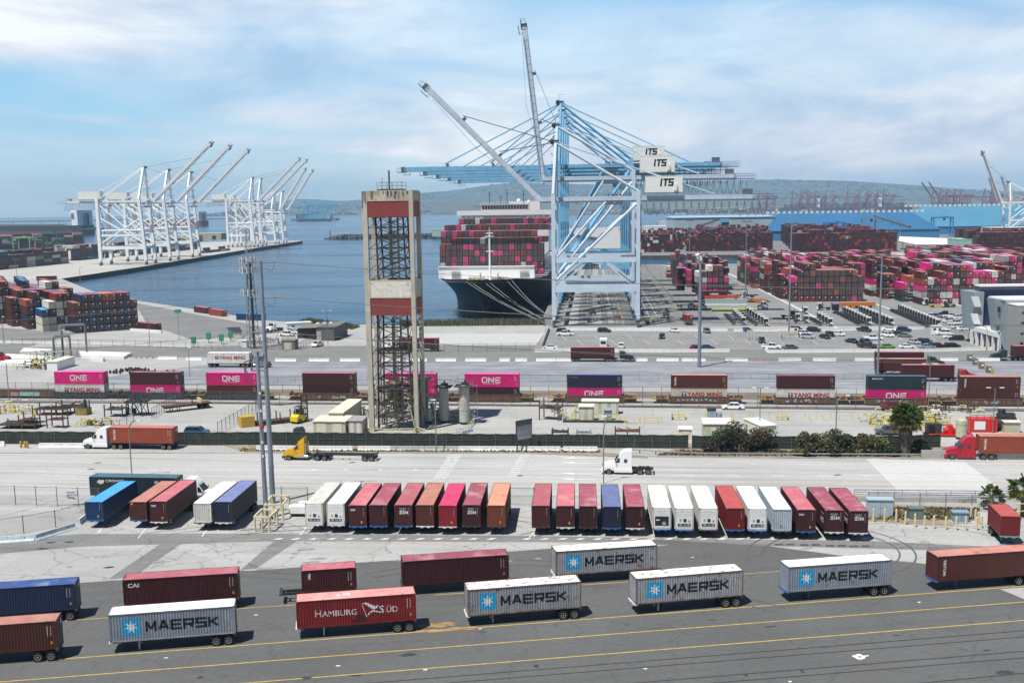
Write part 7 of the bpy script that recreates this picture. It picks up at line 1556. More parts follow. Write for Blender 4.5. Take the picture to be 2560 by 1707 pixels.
# cell tower
p = g(629, 872); t = thing('antenna_tower', 'lattice antenna tower hung with panel antennas behind the steel poles', 'antenna tower', (p.x, p.y + 1.5, 0)); q = MB(); HC = 37.5
leg3 = lambda z, k: ((2.4 - 1.7 * z / HC) * cos(2.1 * k + .5), (2.4 - 1.7 * z / HC) * sin(2.1 * k + .5), z)
for k in range(3): q.beam(leg3(0, k), leg3(HC, k), .16, .16, crwd)
for i in range(17):
    za, zb = i * HC / 17, (i + 1) * HC / 17
    for k in range(3): q.beam(leg3(za, k), leg3(zb, (k + 1) % 3), .09, .09, crwd); q.beam(leg3(zb, k), leg3(zb, (k + 1) % 3), .09, .09, crwd)
q.cyl((.6, -.5, 0), (.6, -.5, 27), .4, dks, 10); q.cyl((-.5, -.4, 0), (-.5, -.4, 27), .18, dks, 8); q.o('lattice', t)
for z, n in ((27.5, 12), (24.5, 12), (17.5, 12)):
    q = MB(); R_ = 2.6; q.tube([(R_ * cos(a), R_ * sin(a), z + .8) for a in [2 * pi * k / 6 for k in range(7)]], .07, crwd, 5); q.tube([(R_ * cos(a), R_ * sin(a), z - .2) for a in [2 * pi * k / 6 for k in range(7)]], .07, crwd, 5)
    for k in range(n): a = 2 * pi * k / n; q.box(((R_ + .25) * cos(a), (R_ + .25) * sin(a), z + .3), (.18, .35, 2.1), mat('antenna_white', (.52, .53, .52)), rz=a)
    for k in range(6): a = 2 * pi * k / 6 + .2; q.beam((.7 * cos(a), .7 * sin(a), z + .3), (R_ * cos(a), R_ * sin(a), z + .3), .08, .08, crwd); q.box((2.2 * cos(a), 2.2 * sin(a), z), (.3, .3, .6), dks)
    q.o('antenna_ring', t)
q = MB(); q.cyl((1.2, -.3, 33.2), (1.2, -.7, 33.2), .8, mat('antenna_white', (.5, .5, .5)), 16); q.o('dish', t)
# power lines between the poles and off to both sides
cab = mat('aluminium_cable', (.14, .14, .14), .5, .4)
def cable(a, b, sag, lab, r=.028):
    q = MB(); a, b = Vector(a), Vector(b); q.tube([tuple(a.lerp(b, k / 14) - Vector((0, 0, 4 * sag * (k / 14) * (1 - k / 14)))) for k in range(15)], r, cab, 4); return tag(q.o('power_line'), lab, 'power line', 'power lines')
for k, z in enumerate((35.9, 30.8, 25.7)):
    a = Vector((pp1.x, pp1.y, z)); nm = ['top', 'middle', 'lowest'][k]
    cable(a + Vector((1.9, 0, 0)), (190, 141, z + 2), 5.5, nm + ' near wire running right from the taller steel pole'); cable(a + Vector((1.9, .3, -.1)), (190, 147, z + 1.2), 5.2, nm + ' far wire running right from the taller steel pole')
    cable(a + Vector((-1.9, 0, 0)), (-210, 205, z - 1), 5, nm + ' wire running left from the taller steel pole')
# ---------------------------------------------------------------- plants
lf = [mat('bush_leaf_' + n, c, .6, var=.35, scale=.8) for n, c in (('olive', (.085, .085, .03)), ('brown', (.075, .05, .025)), ('dark', (.022, .035, .012)), ('light', (.14, .15, .045)), ('wine', (.06, .018, .022)), ('dark_green', (.03, .05, .018)))]
bark = mat('bush_bark', (.08, .06, .045), .9, var=.3)
def tree(px, py, w, h, lab, ms, seed, n=3000, name='bushy_tree', clumps=16, low=.15):
    r_ = random.Random(seed); p = g(px, py); t = thing(name, lab, 'tree' if h > 2.5 else 'shrub', (p.x, p.y, 0), 0, 'trees and bushes beside the motorway'); q = MB()
    cs = []
    for k in range(clumps):
        a = r_.uniform(0, 2 * pi); rr = sqrt(r_.random()) * w * .46; z = h * (low + .12 + (1 - low - .3) * r_.random() * (1 - (rr / (w * .5)) ** 2 * .6)); cs.append((rr * cos(a), rr * sin(a) * .8, z, w * r_.uniform(.17, .27)))
    q.tube([(0, 0, 0), (.1, 0, h * .3), (.0, .1, h * .6)], w * .03 + .05, bark, 7)
    for c in cs[::2]: q.beam((0, 0, h * .15), (c[0] * .8, c[1] * .8, c[2]), .09, .09, bark)
    q.o('trunk', t); q = MB(); per = n // clumps
    for ci, (cx_, cy_, cz, cr) in enumerate(cs):
        mt = ms[ci % len(ms)]
        for i in range(per):
            u, v = r_.uniform(-1, 1), r_.uniform(0, 2 * pi); s_ = sqrt(1 - u * u); rr = cr * (.55 + .55 * r_.random() ** .5); x, y, z = cx_ + rr * s_ * cos(v), cy_ + rr * s_ * sin(v), max(.05, cz + rr * u * .85); e = r_.uniform(.13, .27)
            d1 = Vector((r_.gauss(0, 1), r_.gauss(0, 1), r_.gauss(0, .7))).normalized(); d2 = d1.cross(Vector((r_.gauss(0, 1), r_.gauss(0, 1), r_.gauss(0, 1)))).normalized(); P0 = Vector((x, y, z))
            q.add([P0 - d1 * e, P0 + d2 * e * .5, P0 + d1 * e, P0 - d2 * e * .5], [(0, 1, 2, 3)], mt if r_.random() > .25 else ms[(ci + 1) % len(ms)])
    q.o('crown', t); return t
tree(1828, 1128, 6.4, 5.6, 'tall dark round tree left of the bushes', [lf[2], lf[5], lf[1]], 31, 4600, clumps=22); tree(1888, 1128, 5.4, 5.0, 'brownish dark round tree beside the tall dark one', [lf[1], lf[2], lf[4]], 32, 3600, clumps=18)
tree(1778, 1132, 3.4, 2.3, 'low wine-red bush left of the dark round trees', [lf[4], lf[2]], 33, 1500, clumps=10); tree(2022, 1136, 4.0, 4.6, 'olive bush left of the curved street lamp', [lf[0], lf[1], lf[2]], 34, 2800); tree(2072, 1136, 5.0, 5.4, 'tallest olive bush, behind the curved street lamp', [lf[0], lf[3], lf[2]], 35, 3800, clumps=20)
tree(2115, 1137, 3.6, 4.2, 'olive bush right of the curved street lamp', [lf[0], lf[2]], 36, 2400); tree(2160, 1137, 3.6, 5.0, 'slim olive bush midway between lamp and palm', [lf[0], lf[3], lf[1]], 37, 2600); tree(2196, 1138, 3.4, 3.6, 'olive bush just left of the palm', [lf[3], lf[0], lf[2]], 38, 2200)
tree(2228, 1138, 3.0, 2.4, 'low dark bush at the left foot of the palm', [lf[2], lf[5]], 39, 1500, clumps=9); tree(2292, 1136, 4.2, 2.6, 'dark bush at the right foot of the palm', [lf[2], lf[5]], 40, 2200, clumps=12); tree(1995, 1138, 2.0, 1.6, 'small bright green bush at the left end of the olive bushes', [lf[3]], 41, 900, clumps=7); tree(2010, 1140, 2.4, 1.9, 'small olive bush low at the kerb', [lf[3], lf[0]], 42, 900, clumps=7)
pf = [mat('palm_frond_' + n, c, .5, var=.25) for n, c in (('green', (.06, .09, .022)), ('yellow', (.20, .19, .045)), ('dry', (.16, .12, .06)))]; pb = mat('palm_trunk_skirt', (.16, .14, .12), .95, var=.45, scale=2.2, sc3=(1, 1, .3))
def palm(px, py, h, cr, lab, seed, skirt=True, tr=.55, n=46):
    r_ = random.Random(seed); p = g(px, py); t = thing('palm_tree', lab, 'palm tree', (p.x, p.y, 0), 0, 'palms'); q = MB(); q.cyl((0, 0, 0), (0, 0, h * .35), tr * .9, pb, 14, tr * 1.25); q.cyl((0, 0, h * .35), (0, 0, h), tr * 1.25, pb, 14, tr * 1.45)
    if skirt:
        for i in range(420): a = r_.uniform(0, 2 * pi); z = r_.uniform(h * .1, h); rr = tr * (1.05 + .4 * z / h); q.beam((rr * cos(a), rr * sin(a), z), ((rr + .16) * cos(a + .15), (rr + .16) * sin(a + .15), z - r_.uniform(.4, 1.1)), .09, .03, pb)
    q.o('trunk', t); q = MB()
    for i in range(n):
        a = r_.uniform(0, 2 * pi); el = r_.uniform(-.9, 1.4); L1 = cr * r_.uniform(.42, .6); mt = pf[0] if el > -.2 else (pf[1] if r_.random() < .5 else pf[2]); mt = pf[1] if r_.random() < .12 else mt
        d = Vector((cos(a) * cos(el), sin(a) * cos(el), sin(el))); b0 = Vector((0, 0, h + .2)); c = b0 + d * L1; q.beam(b0, c, .06, .04, mt)
        s_ = d.cross(Vector((0, 0, 1))).normalized(); up = s_.cross(d)
        for k in range(13):        # fan of blades
            th = -1.35 + 2.7 * k / 12; bd = (d * cos(th) + s_ * sin(th)).normalized(); L2 = cr * .48 * (1 - .25 * abs(th) / 1.35) * r_.uniform(.85, 1.1); mid = c + bd * L2 * .6; tip = c + bd * L2 - Vector((0, 0, L2 * r_.uniform(.2, .5))); wv = bd.cross(up).normalized() * .08
            q.add([c - wv, c + wv, mid + wv * 1.3, tip, mid - wv * 1.3], [(0, 1, 2, 3, 4)], mt)
    q.o('crown', t)
palm(2262, 1136, 6.4, 3.1, 'stout palm with shaggy grey trunk in front of the train', 5, n=150, tr=.7); palm(2476, 1268, 1.3, 2.3, 'low palm at the right behind the wire fence', 6, False, .3, 30); palm(2562, 1290, 3.6, 2.9, 'palm cut by the right edge of the view', 7, True, .35, 40)
dry = mat('dry_scrub', (.15, .12, .05), .95, var=.4); grn = mat('bank_green', (.045, .075, .02), .95, var=.5)
def scrub(name, lab, region, n, ms, hmax, seed):
    r_ = random.Random(seed); q = MB(); k = 0; a, b, c, d = region
    while k < n:
        u, v = r_.random(), r_.random(); p = g(*a).lerp(g(*b), u).lerp(g(*d).lerp(g(*c), u), v); e = r_.uniform(.1, .35); hh = hmax * r_.random() ** 1.5; th = r_.uniform(0, pi); m1 = ms[int(r_.random() * len(ms))]
        q.add([(p.x - e * cos(th), p.y - e * sin(th), p.z), (p.x + e * cos(th), p.y + e * sin(th), p.z), (p.x + r_.uniform(-.4, .4), p.y, p.z + hh)], [(0, 1, 2)], m1); k += 1
    return tag(q.o(name), lab, 'scrub', kind='stuff')
scrub('bank_scrub', 'green and dry scrub growing on the bank under the ship', ((1000, 816), (1362, 813), (1362, 806), (1000, 812)), 9000, [dry, grn, grn, lf[5]], 2.6, 3); scrub('bank_scrub', 'low scrub on the shore beside the grey hall', ((745, 808), (880, 824), (900, 818), (770, 800)), 3000, [grn, dry], 1.8, 4)
scrub('roadside_weeds', 'dry weeds below the dark screened fence', ((600, 1128), (1500, 1132), (1500, 1126), (600, 1122)), 2500, [dry, grn, dry], .45, 5); scrub('roadside_weeds', 'dry weeds around the cabinets behind the bollards', ((2150, 1300), (2440, 1300), (2450, 1272), (2180, 1268)), 2500, [dry, dry, grn], .5, 6); scrub('roadside_weeds', 'ground cover below the bushes and the palm', ((1640, 1138), (2330, 1141), (2330, 1130), (1700, 1128)), 4000, [lf[0], lf[2], dry], .6, 7)
# ---------------------------------------------------------------- cabinets and bollards at the right of the nose-out row
i = 0
for px, py in ((2183, 1304), (2211, 1304), (2240, 1305), (2263, 1311), (2287, 1317), (2311, 1322), (2334, 1322), (2364, 1324), (2390, 1325), (2414, 1325), (2441, 1325), (2427, 1295), (2438, 1303), (2446, 1309), (2453, 1320)):
    p = g(px, py); q = MB(); q.cyl((0, 0, 0), (0, 0, 1.75 if i < 11 else 1.6), .14, bol, 12); q.sph((0, 0, 1.75 if i < 11 else 1.6), .14, bol, 6); tag(q.o('bollard', None, (p.x, p.y, 0)), ('cream bollard, %s from the left in the line before the cabinets' % ORD[i]) if i < 11 else ('cream bollard, %s from the back in the short line turning inward' % ORD[i - 11]), 'bollard', 'cream bollards at right'); i += 1
cabm = mat('pale_blue_cabinet', (.36, .45, .50), .5, var=.08); cabg = mat('olive_green_cabinet', (.13, .17, .14), .6, var=.1)
def cabinet(px, py, w, d, h, mt, lab, base=True):
    p = g(px, py); t = thing('electrical_cabinet', lab, 'cabinet', (p.x, p.y, 0), RA); q = MB(); q.bb(0, w, 0, d, .1, h, mt); q.bb(w / 2 - .01, w / 2 + .01, -.012, 0, .2, h - .1, dks); q.o('body', t); q = MB(); q.bb(-.12, w + .12, -.12, d + .12, h, h + .14, mt); q.o('lid', t); q = MB(); q.bb(-.4, w + .4, -.4, d + .3, 0, .1, conc); q.o('plinth', t); q = MB(); q.bb(w / 2 + .08, w / 2 + .12, -.04, -.013, h * .5, h * .6, dks); q.o('handle', t)
cabinet(2169, 1292, 3.4, 1.6, 2.4, cabm, 'large pale blue cabinet behind the cream bollards'); cabinet(2274, 1300, 1.9, 1.3, 1.6, cabg, 'olive green cabinet behind the cream bollards'); cabinet(2383, 1306, 2.0, 1.3, 1.35, mat('blue_transformer', (.20, .29, .36)), 'squat blue transformer at the right behind the bollards')
p = g(742, 1292); q = MB(); t = thing('generator_trailer', 'white machine with rounded hood between the poles and the white containers', 'generator', (p.x, p.y, 0), YS); q.bb(-.9, 1.6, 0, 1.8, .5, 1.5, wp_); q.cyl((-.9, .9, 1.0), (-1.2, .9, 1.0), .6, wp_, 12); q.o('housing', t); q = MB(); q.bb(-1, 1.6, .1, 1.7, .3, .5, dks); q.bb(-.6, -.2, .2, 1.6, 0, .35, blk); q.bb(.8, 1.2, .2, 1.6, 0, .35, blk); q.o('base', t); q = MB(); q.bb(-.2, 1.8, 1.9, 2.6, 1.5, 1.7, wp_); q.bb(-.1, 0, 2, 2.1, 0, 1.5, wp_); q.bb(1.6, 1.7, 2, 2.1, 0, 1.5, wp_); q.o('rack', t)
p = g(653, 1320); q = MB(); q.cyl((0, 0, 0), (0, 0, .75), .13, mat('hydrant_red', (.25, .02, .02)), 10); q.sph((0, 0, .75), .15, mat('hydrant_red', (1, 0, 0)), 5); q.cyl((-.25, 0, .5), (.25, 0, .5), .07, mat('hydrant_red', (1, 0, 0)), 8); tag(q.o('hydrant', None, (p.x, p.y, 0)), 'dark red hydrant inside the near guard frame', 'hydrant')
for i, px in enumerate((53, 63, 69)): p = g(px, 1119 + (i == 2)); q = MB(); q.cyl((0, 0, 0), (0, 0, 1.1), .2, mat('ochre_bollard', (.50, .30, .03)), 12); q.sph((0, 0, 1.1), .2, mat('ochre_bollard', (1, 1, 0)), 5); tag(q.o('bollard', None, (p.x, p.y, 0)), 'ochre bollard, %s of three below the screened fence at left' % ORD[i], 'bollard', 'ochre bollards')
for i in range(4): p = g(623 + i * 5, 1127); q = MB(); q.cyl((0, 0, 0), (0, 0, 1.0), .1, bol, 8); q.cyl((0, 0, 1), (0, 0, 1.05), .11, dks, 8); tag(q.o('bollard', None, (p.x, p.y, 0)), 'thin cream stake, %s of four near the steel poles' % ORD[i], 'stake', 'thin stakes')
p = g(2560, 1312); railing([(2540, 1320), (2600, 1318), (2600, 1300), (2545, 1300)], 2.4, bol, 'cream guard frame at the right edge by the short red container', 'bollard_cage', 2.2, 1, .15)
# billboard
p = g(1293, 1130); t = thing('billboard', 'billboard seen edge-on with black hand shapes, right of the tower', 'billboard', (p.x, p.y, 0), radians(38)); q = MB(); q.cyl((0, 0, 0), (0, 0, 3), .13, dks, 8); q.cyl((3.2, 0, 0), (3.2, 0, 3), .13, dks, 8); q.cyl((3.2, 1.2, 0), (3.2, 0, 3), .08, rust, 8); q.o('posts', t); q = MB(); q.bb(-.1, 3.4, -.1, .1, 2.2, 5.6, mat('billboard_grey', (.36, .38, .40))); q.bb(-.2, 3.5, -.12, .12, 5.6, 5.7, dks); q.bb(-.2, -.1, -.12, .12, 2.1, 5.7, dks); q.o('panel', t)
q = MB(); q.bb(-.1, 3.4, -.115, -.101, 4.7, 5.6, mat('billboard_dark', (.06, .07, .08)));
for k in range(6): x = .25 + k * .55; q.beam((x, -.12, 3.9), (x + .05, -.12, 4.4), .12, .02, ink); q.beam((x - .08, -.12, 4.4), (x + .15, -.12, 4.62), .16, .02, ink); q.bb(x - .12, x + .3, -.112, -.102, 3.0, 3.05, ink); q.bb(x + .4, x + .42, -.112, -.102, 2.5, 4.6, crwd)
q.o('picture', t)
# ---------------------------------------------------------------- cars
def ordn(n): return ORD[n] if n < 20 else ['twenty-first', 'twenty-second', 'twenty-third', 'twenty-fourth', 'twenty-fifth'][n - 20]
cars = [(1408, 832, 'suv', 'black', 5), (1413, 839, 'pickup', 'white', 180), (1511, 831, 'suv', 'black', -10), (1513, 866, 'pickup', 'white', -88), (1375, 873, 'sedan', 'white', 180), (1553, 870, 'suv', 'white', 90), (1655, 846, 'suv', 'black', -95), (1686, 830, 'sedan', 'white', -60), (1767, 832, 'suv', 'grey', -80), (1739, 873, 'sedan', 'red', 60), (1767, 873, 'sedan', 'blue', 10),
        (1904, 856, 'pickup', 'black', -92), (1866, 829, 'sedan', 'blue', -50), (1929, 872, 'pickup', 'white', -15), (1976, 873, 'sedan', 'grey', 30), (1991, 828, 'suv', 'black', -55), (2010, 838, 'suv', 'white', -40), (2020, 846, 'suv', 'silver', -20), (2035, 829, 'suv', 'black', -30), (2062, 846, 'sedan', 'black', -70), (2075, 841, 'suv', 'black', -80), (2096, 839, 'sedan', 'white', -50), (2130, 857, 'sedan', 'black', -60),
        (2160, 829, 'pickup', 'black', -60), (2164, 860, 'suv', 'black', -70), (2167, 870, 'pickup', 'maroon', -40), (2183, 850, 'pickup', 'white', 175), (2193, 870, 'sedan', 'white', -20), (2218, 871, 'sedan', 'green', 10), (2219, 842, 'suv', 'white', -60), (2224, 827, 'sedan', 'white', -30), (2247, 838, 'sedan', 'maroon', -30), (2262, 843, 'sedan', 'sage', -20), (2260, 829, 'suv', 'black', -30), (2267, 871, 'sedan', 'white', 0),
        (2284, 859, 'sedan', 'silver', -60), (2312, 859, 'suv', 'black', -50), (2317, 871, 'sedan', 'pale_blue', 10), (2342, 870, 'suv', 'maroon', 20), (2380, 870, 'suv', 'black', 10), (2358, 837, 'suv', 'white', 178), (2376, 846, 'sedan', 'white', 175), (2390, 851, 'suv', 'black', 175),
        (2326, 795, 'pickup', 'white', 60), (2340, 795, 'pickup', 'pale_blue', 60), (2364, 789, 'pickup', 'black', 170), (2378, 794, 'pickup', 'white', 0), (2396, 797, 'suv', 'white', 30), (2357, 802, 'pickup', 'white', 40), (2372, 806, 'pickup', 'white', 40), (2390, 812, 'pickup', 'white', 20), (2400, 806, 'sedan', 'white', 30), (2395, 821, 'suv', 'white', 10), (2410, 826, 'sedan', 'white', 20)]
cnt = {}
for px, py, k, c, hd in sorted(cars, key=lambda q: q[0]):
    nm = c.replace('_', ' ') + ' ' + {'sedan': 'car', 'suv': 'utility car', 'pickup': 'pickup'}[k]; cnt[nm] = cnt.get(nm, -1) + 1; p = g(px, py)
    car(k, c, '%s, %s of its kind from the left in the car park' % (nm, ordn(cnt[nm])), (p.x, p.y, 0), radians(hd) + RA, 'cars in the car park')
p = g(1832, 1023); car('sedan', 'white', 'white car driving left along the side road behind the yard', (p.x, p.y, 0), RA + pi, name='car')
p = g(2236, 1025); car('pickup', 'red', 'dark red pickup partly behind the palm crown', (p.x, p.y, 0), RA + pi, name='pickup_truck'); p = g(2226, 1086); car('pickup', 'grey', 'silver-grey pickup left of the palm trunk', (p.x, p.y, 0), RA + pi, name='pickup_truck')
p = g(493, 1087); car('suv', 'blue', 'dark blue car half hidden behind the screened fence', (p.x, p.y, 0), RA, name='car'); p = g(794, 866); car('pickup', 'white', 'white pickup facing the road beside the fenced shed', (p.x, p.y, 0), radians(-105), name='pickup_truck')
for i, (px, py, k, hd) in enumerate(((718, 840, 'pickup', 160), (727, 832, 'suv', 140), (735, 834, 'sedan', 150))): p = g(px, py); car(k, 'white', ['white pickup beside the grey hall', 'white utility car beside the grey hall', 'white car nearest the grey hall'][i], (p.x, p.y, 0), radians(hd), 'vehicles by the grey hall')
p = g(695, 826); tractor('day', tpw, 'white truck parked before the white portable cabin', (p.x, p.y, 0), radians(-110)); p = g(1513, 858)
p = g(1509, 870); t = thing('box_van', 'white box van facing away behind the maroon truck', 'van', (p.x, p.y, 0), pi / 2 + RA); q = MB(); q.bb(-3, 1.2, -1.1, 1.1, .6, 3.1, wp_); q.o('body', t); q = MB(); q.extr([(1.2, .6), (1.2, 2.4), (1.9, 2.3), (2.6, 1.4), (3.1, 1.2), (3.1, .6)], -1, 1, wp_, .1); q.o('cab', t); q = MB(); q.bb(-3.03, -3.005, -.8, .8, 1.6, 2.5, dks); q.o('window', t)
for x in (-2, 2.2):
    for s in (-1, 1): wheel(t, x, s * 1.02, .42, s, WC, 1.3)
# yard tractors
hk = thing('yard_tractor', 'x', 'yard tractor')
q = MB(); q.bb(.9, 2.6, -1.15, .35, .9, 2.9, wp_); q.bb(.8, 2.65, -1.2, .4, 2.9, 3.0, wp_); q.bb(2.6, 2.9, -1.2, 1.2, .5, 1.1, wp_); q.o('cab', hk); q = MB(); q.bb(2.6, 2.62, -1.0, .2, 1.7, 2.6, glass); q.bb(.95, 2.5, -1.17, -1.151, 1.5, 2.65, glass); q.bb(.95, 1.7, -1.17, -1.151, .95, 1.45, dks); q.bb(1.1, 2.4, .351, .37, 1.7, 2.6, glass); q.o('windows', hk)
q = MB(); q.bb(-2.7, 2.7, -.45, .45, .65, .95, dks); q.bb(-2.5, -.9, -.5, .5, .95, 1.2, dks); q.bb(1, 2.7, .4, 1.1, .7, 1.7, dks); q.bb(.55, .8, -1.1, .4, .8, 3.0, dks); q.cyl((.65, .7, .9), (.65, .7, 3.3), .1, dks, 6); q.o('frame', hk)
for x in (-1.7, 2.0):
    for s in (-1, 1): wheel(hk, x, s * 1.15, .5, s, WS)
hrows = [((1838, 812), (1868, 790), 5, 'left'), ((1880, 816), (1856, 786), 0, ''), ((1852, 789), (1842, 806), 0, '')]
k = 0
for (a, b, n, rn) in (((1826, 792), (1846, 812), 5, 'first'), ((1860, 787), (1902, 815), 7, 'second'), ((1970, 795), (1982, 803), 2, 'third'), ((2002, 786), (2002, 808), 2, 'fourth'), ((2038, 801), (2062, 815), 4, 'fifth'), ((2102, 785), (2158, 813), 9, 'sixth'), ((2143, 783), (2214, 814), 10, 'seventh'), ((2241, 780), (2330, 818), 14, 'eighth')):
    A, B = g(*a), g(*b)
    for i in range(n):
        p = A.lerp(B, i / max(1, n - 1)); o = copy_tree(hk, loc=(p.x, p.y, 0), rz=radians(-12), label='white-cabbed yard tractor, %s from the back in the %s row from the left' % (ORD[i], rn), group='yard tractors in rows'); k += 1
for i, (px, py, hd, lab) in enumerate(((1728, 772, -90, 'yard tractor with a low olive trailer near the thick mast'), (1757, 773, -90, 'yard tractor just left of the glass barriers'), (1871, 744, 180, 'yard tractor standing behind the orange trailers'), (1906, 770, -70, 'yard tractor right of the lime green spreader'), (2060, 775, 180, 'yard tractor left of the navy container in the yard'), (2325, 763, 185, 'yard tractor with yellow trailer before the right-hand block'), (2372, 768, 185, 'yard tractor before the navy building'))):
    p = g(px, py); copy_tree(hk, loc=(p.x, p.y, 0), rz=radians(hd), label=lab)
drop(hk)
p = g(2088, 775, 1.2); container('navy', 'navy container on a yard trailer right of the tall mast', (p.x, p.y, 1.2), radians(78), 6.06, 2.6, group='containers in the yard'); p = g(2088, 775); chassis((p.x, p.y, 0), radians(78), 'yard trailer under the navy container', dks, 6.06)
p = g(1719, 804, 1.1); container('red', 'short red container on a yard trailer left of the thick mast', (p.x, p.y, 1.1), radians(-84), 6.06, 2.6, group='containers in the yard'); p = g(1719, 806); chassis((p.x, p.y, 0), radians(-84), 'yard trailer under the short red container', mat('green_bolster', (.1, .3, .2)), 6.06)
orm = mat('orange_trailer_paint', (.55, .16, .02), .5, var=.1); lim = mat('lime_spreader_paint', (.50, .58, .02), .4); orr = mat('orange_red_paint', (.55, .07, .02), .5, var=.1)
def beamstack(px, py, L, n, mt, lab, rz=RA):
    p = g(px, py); t = thing('yard_trailer_stack', lab, 'yard trailers', (p.x, p.y, 0), rz)
    for i in range(n):
        q = MB(); z = .6 + i * .42; [q.bb(-L / 2, L / 2, y - .12, y + .12, z, z + .3, mt) for y in (-.6, .6)]; [q.bb(-L / 2 + k * L / 5, -L / 2 + k * L / 5 + .2, -1.2, 1.2, z + .05, z + .25, mt) for k in range(6)]; q.o('trailer_frame', t)
    q = MB(); [q.cyl((x, y, .45), (x, y + .3, .45), .45, blk, 12) for x in (-L * .35, L * .35) for y in (-1.2, .9)]; q.o('wheels', t)
beamstack(1778, 752, 12, 4, orr, 'stack of orange-red trailers before the crosswise brown container'); beamstack(1820, 748, 10, 3, orr, 'second stack of orange-red trailers', RA); beamstack(1893, 757, 9, 3, orm, 'orange trailers in front of the middle yard block', radians(-50)); beamstack(2115, 770, 12, 4, orm, 'orange trailer stack before the middle yard block at left'); beamstack(2150, 769, 12, 4, orm, 'orange trailer stack before the middle yard block at right'); beamstack(1740, 768, 7, 2, orm, 'short orange trailer near the thick mast', radians(-70)); beamstack(2350, 768, 9, 2, mat('yellow_trailer', (.5, .36, .05)), 'yellow trailer before the right-hand block'); beamstack(1712, 766, 8, 1, olive, 'low olive trailer left of the thick mast', radians(30))
beamstack(1482, 785, 8, 1, rust, 'dark machine trailer between the crane legs', radians(84)); beamstack(1544, 795, 6, 1, orm, 'orange cart between the crane legs', radians(84)); beamstack(1632, 805, 7, 2, yel2, 'yellow-red frame right of the nearest crane', radians(60)); beamstack(1665, 790, 9, 1, rust, 'dark frame trailer in the crane shadow', radians(80))
p = g(1835, 778); t = thing('spreader', 'lime green lifting spreader lying in the yard', 'spreader', (p.x, p.y, 0), RA); q = MB(); [q.bb(-9, 9, y - .2, y + .2, .7, 1.1, lim) for y in (-.7, .7)]; [q.bb(x - .2, x + .2, -1.25, 1.25, .7, 1.0, lim) for x in (-8.8, -4, 4, 8.8)]; q.o('beam', t); q = MB(); q.bb(-9, 9, -1, 1, .2, .6, rust); q.o('cradle', t)
glp = mat('grey_green_screen', (.30, .38, .38), .4)
for i, px in enumerate((1780, 1815, 1850)): p = g(px, 762); q = MB(); q.bb(-3, 3, -.15, .15, 0, 2.6, glp); q.bb(-3, 3, -.3, .3, 0, .4, wp_); tag(q.o('screen_panel', None, (p.x, p.y, 0), RA), 'grey-green screen panel, %s of three behind the lime green spreader' % ORD[i], 'screen panel', 'screen panels in the yard')
# crosswise container with lettering at the foot of the wharf-side block
p = g(1836, 737) if 0 else g(1785, 742); t = container('maroon', 'maroon crosswise container with white HMM lettering in the yard', (p.x, p.y, 0), RA + radians(3), 12.19, 2.9, group='containers in the yard'); side_text(t, 'HMM', -2.0, .9, 1.3, wink, xs=1.3, bold=.03)
# loose containers on the left-hand quay
for i, ((a, b), c, rz, lab, L) in enumerate((((507, 782), 'brown', -50, 'brown container on the left-hand quay edge, left one of two', 12.19), ((545, 789), 'orange', -50, 'orange-brown container on the left-hand quay edge, right one of two', 12.19), ((628, 800), 'blue', -20, 'blue container behind the antenna tower', 12.19), ((371, 824), 'maroon', -35, 'single maroon container right of the left-hand block', 12.19), ((117, 700), 'brown', 10, 'brown container with scrap on top at the end of the left-hand wharf', 12.19))):
    p = g(a, b); container(c, lab, (p.x, p.y, 0), radians(rz), L, 2.6, group='loose containers at left')
p = g(365, 830); q = MB(); q.bb(-8, 8, -.3, .3, 0, 1, barm); tag(q.o('barrier_block', None, (p.x, p.y, 0), radians(-30)), 'white block beside the single maroon container', 'barrier')
# pipe gantry at the far left
dgp = mat('dark_grey_pipe', (.13, .14, .15), .5, var=.15)
def gantry(px, py, w, h, lab, k=2):
    p = g(px, py); t = thing('pipe_gantry', lab, 'pipe gantry', (p.x, p.y, 0), radians(20)); 
    for i in range(k): q = MB(); q.tube([(0, i * 4, 0), (0, i * 4, h), (.4, i * 4, h + .4), (w - .4, i * 4, h + .4), (w, i * 4, h), (w, i * 4, 0)], .24, dgp, 8); q.o('bent_pipe', t)
gantry(136, 896, 4.6, 6.0, 'lower pair of bent grey pipes at the left beyond the train'); gantry(158, 890, 6.8, 8.8, 'taller pair of bent grey pipes at the left beyond the train')
pipecluster(130, 905, 8, 6, 3, 22, [crm, dgp, dks, gvt], 'small uprights and valves around the bent grey pipes', 61); pipecluster(75, 925, 10, 6, 2.4, 26, [dks, yel, rust], 'dark and yellow scrap left of the magenta train container', 62); pipecluster(90, 912, 6, 3, 4, 10, [crm, yel2], 'thin yellow uprights beyond the train at left', 63)
shed(118, 926, 3, 10, 2.4, 'white-roofed shed with dark opening behind the magenta train container', wp_, shr, 0); 
q = MB(); r_ = random.Random(8)
p = g(265, 937); t = thing('wheelset_pile', 'pile of spare rail wheelsets behind the train', 'wheelsets', (p.x, p.y, 0))
for i in range(16):
    x, y = r_.uniform(0, 16), r_.uniform(0, 8); q = MB(); q.cyl((x, y, .5), (x + 2, y - .4, .5), .09, rust, 6); q.cyl((x, y, .5), (x + .15, y - .03, .5), .5, dks, 14); q.cyl((x + 1.85, y - .37, .5), (x + 2, y - .4, .5), .5, dks, 14); q.o('wheelset', t)
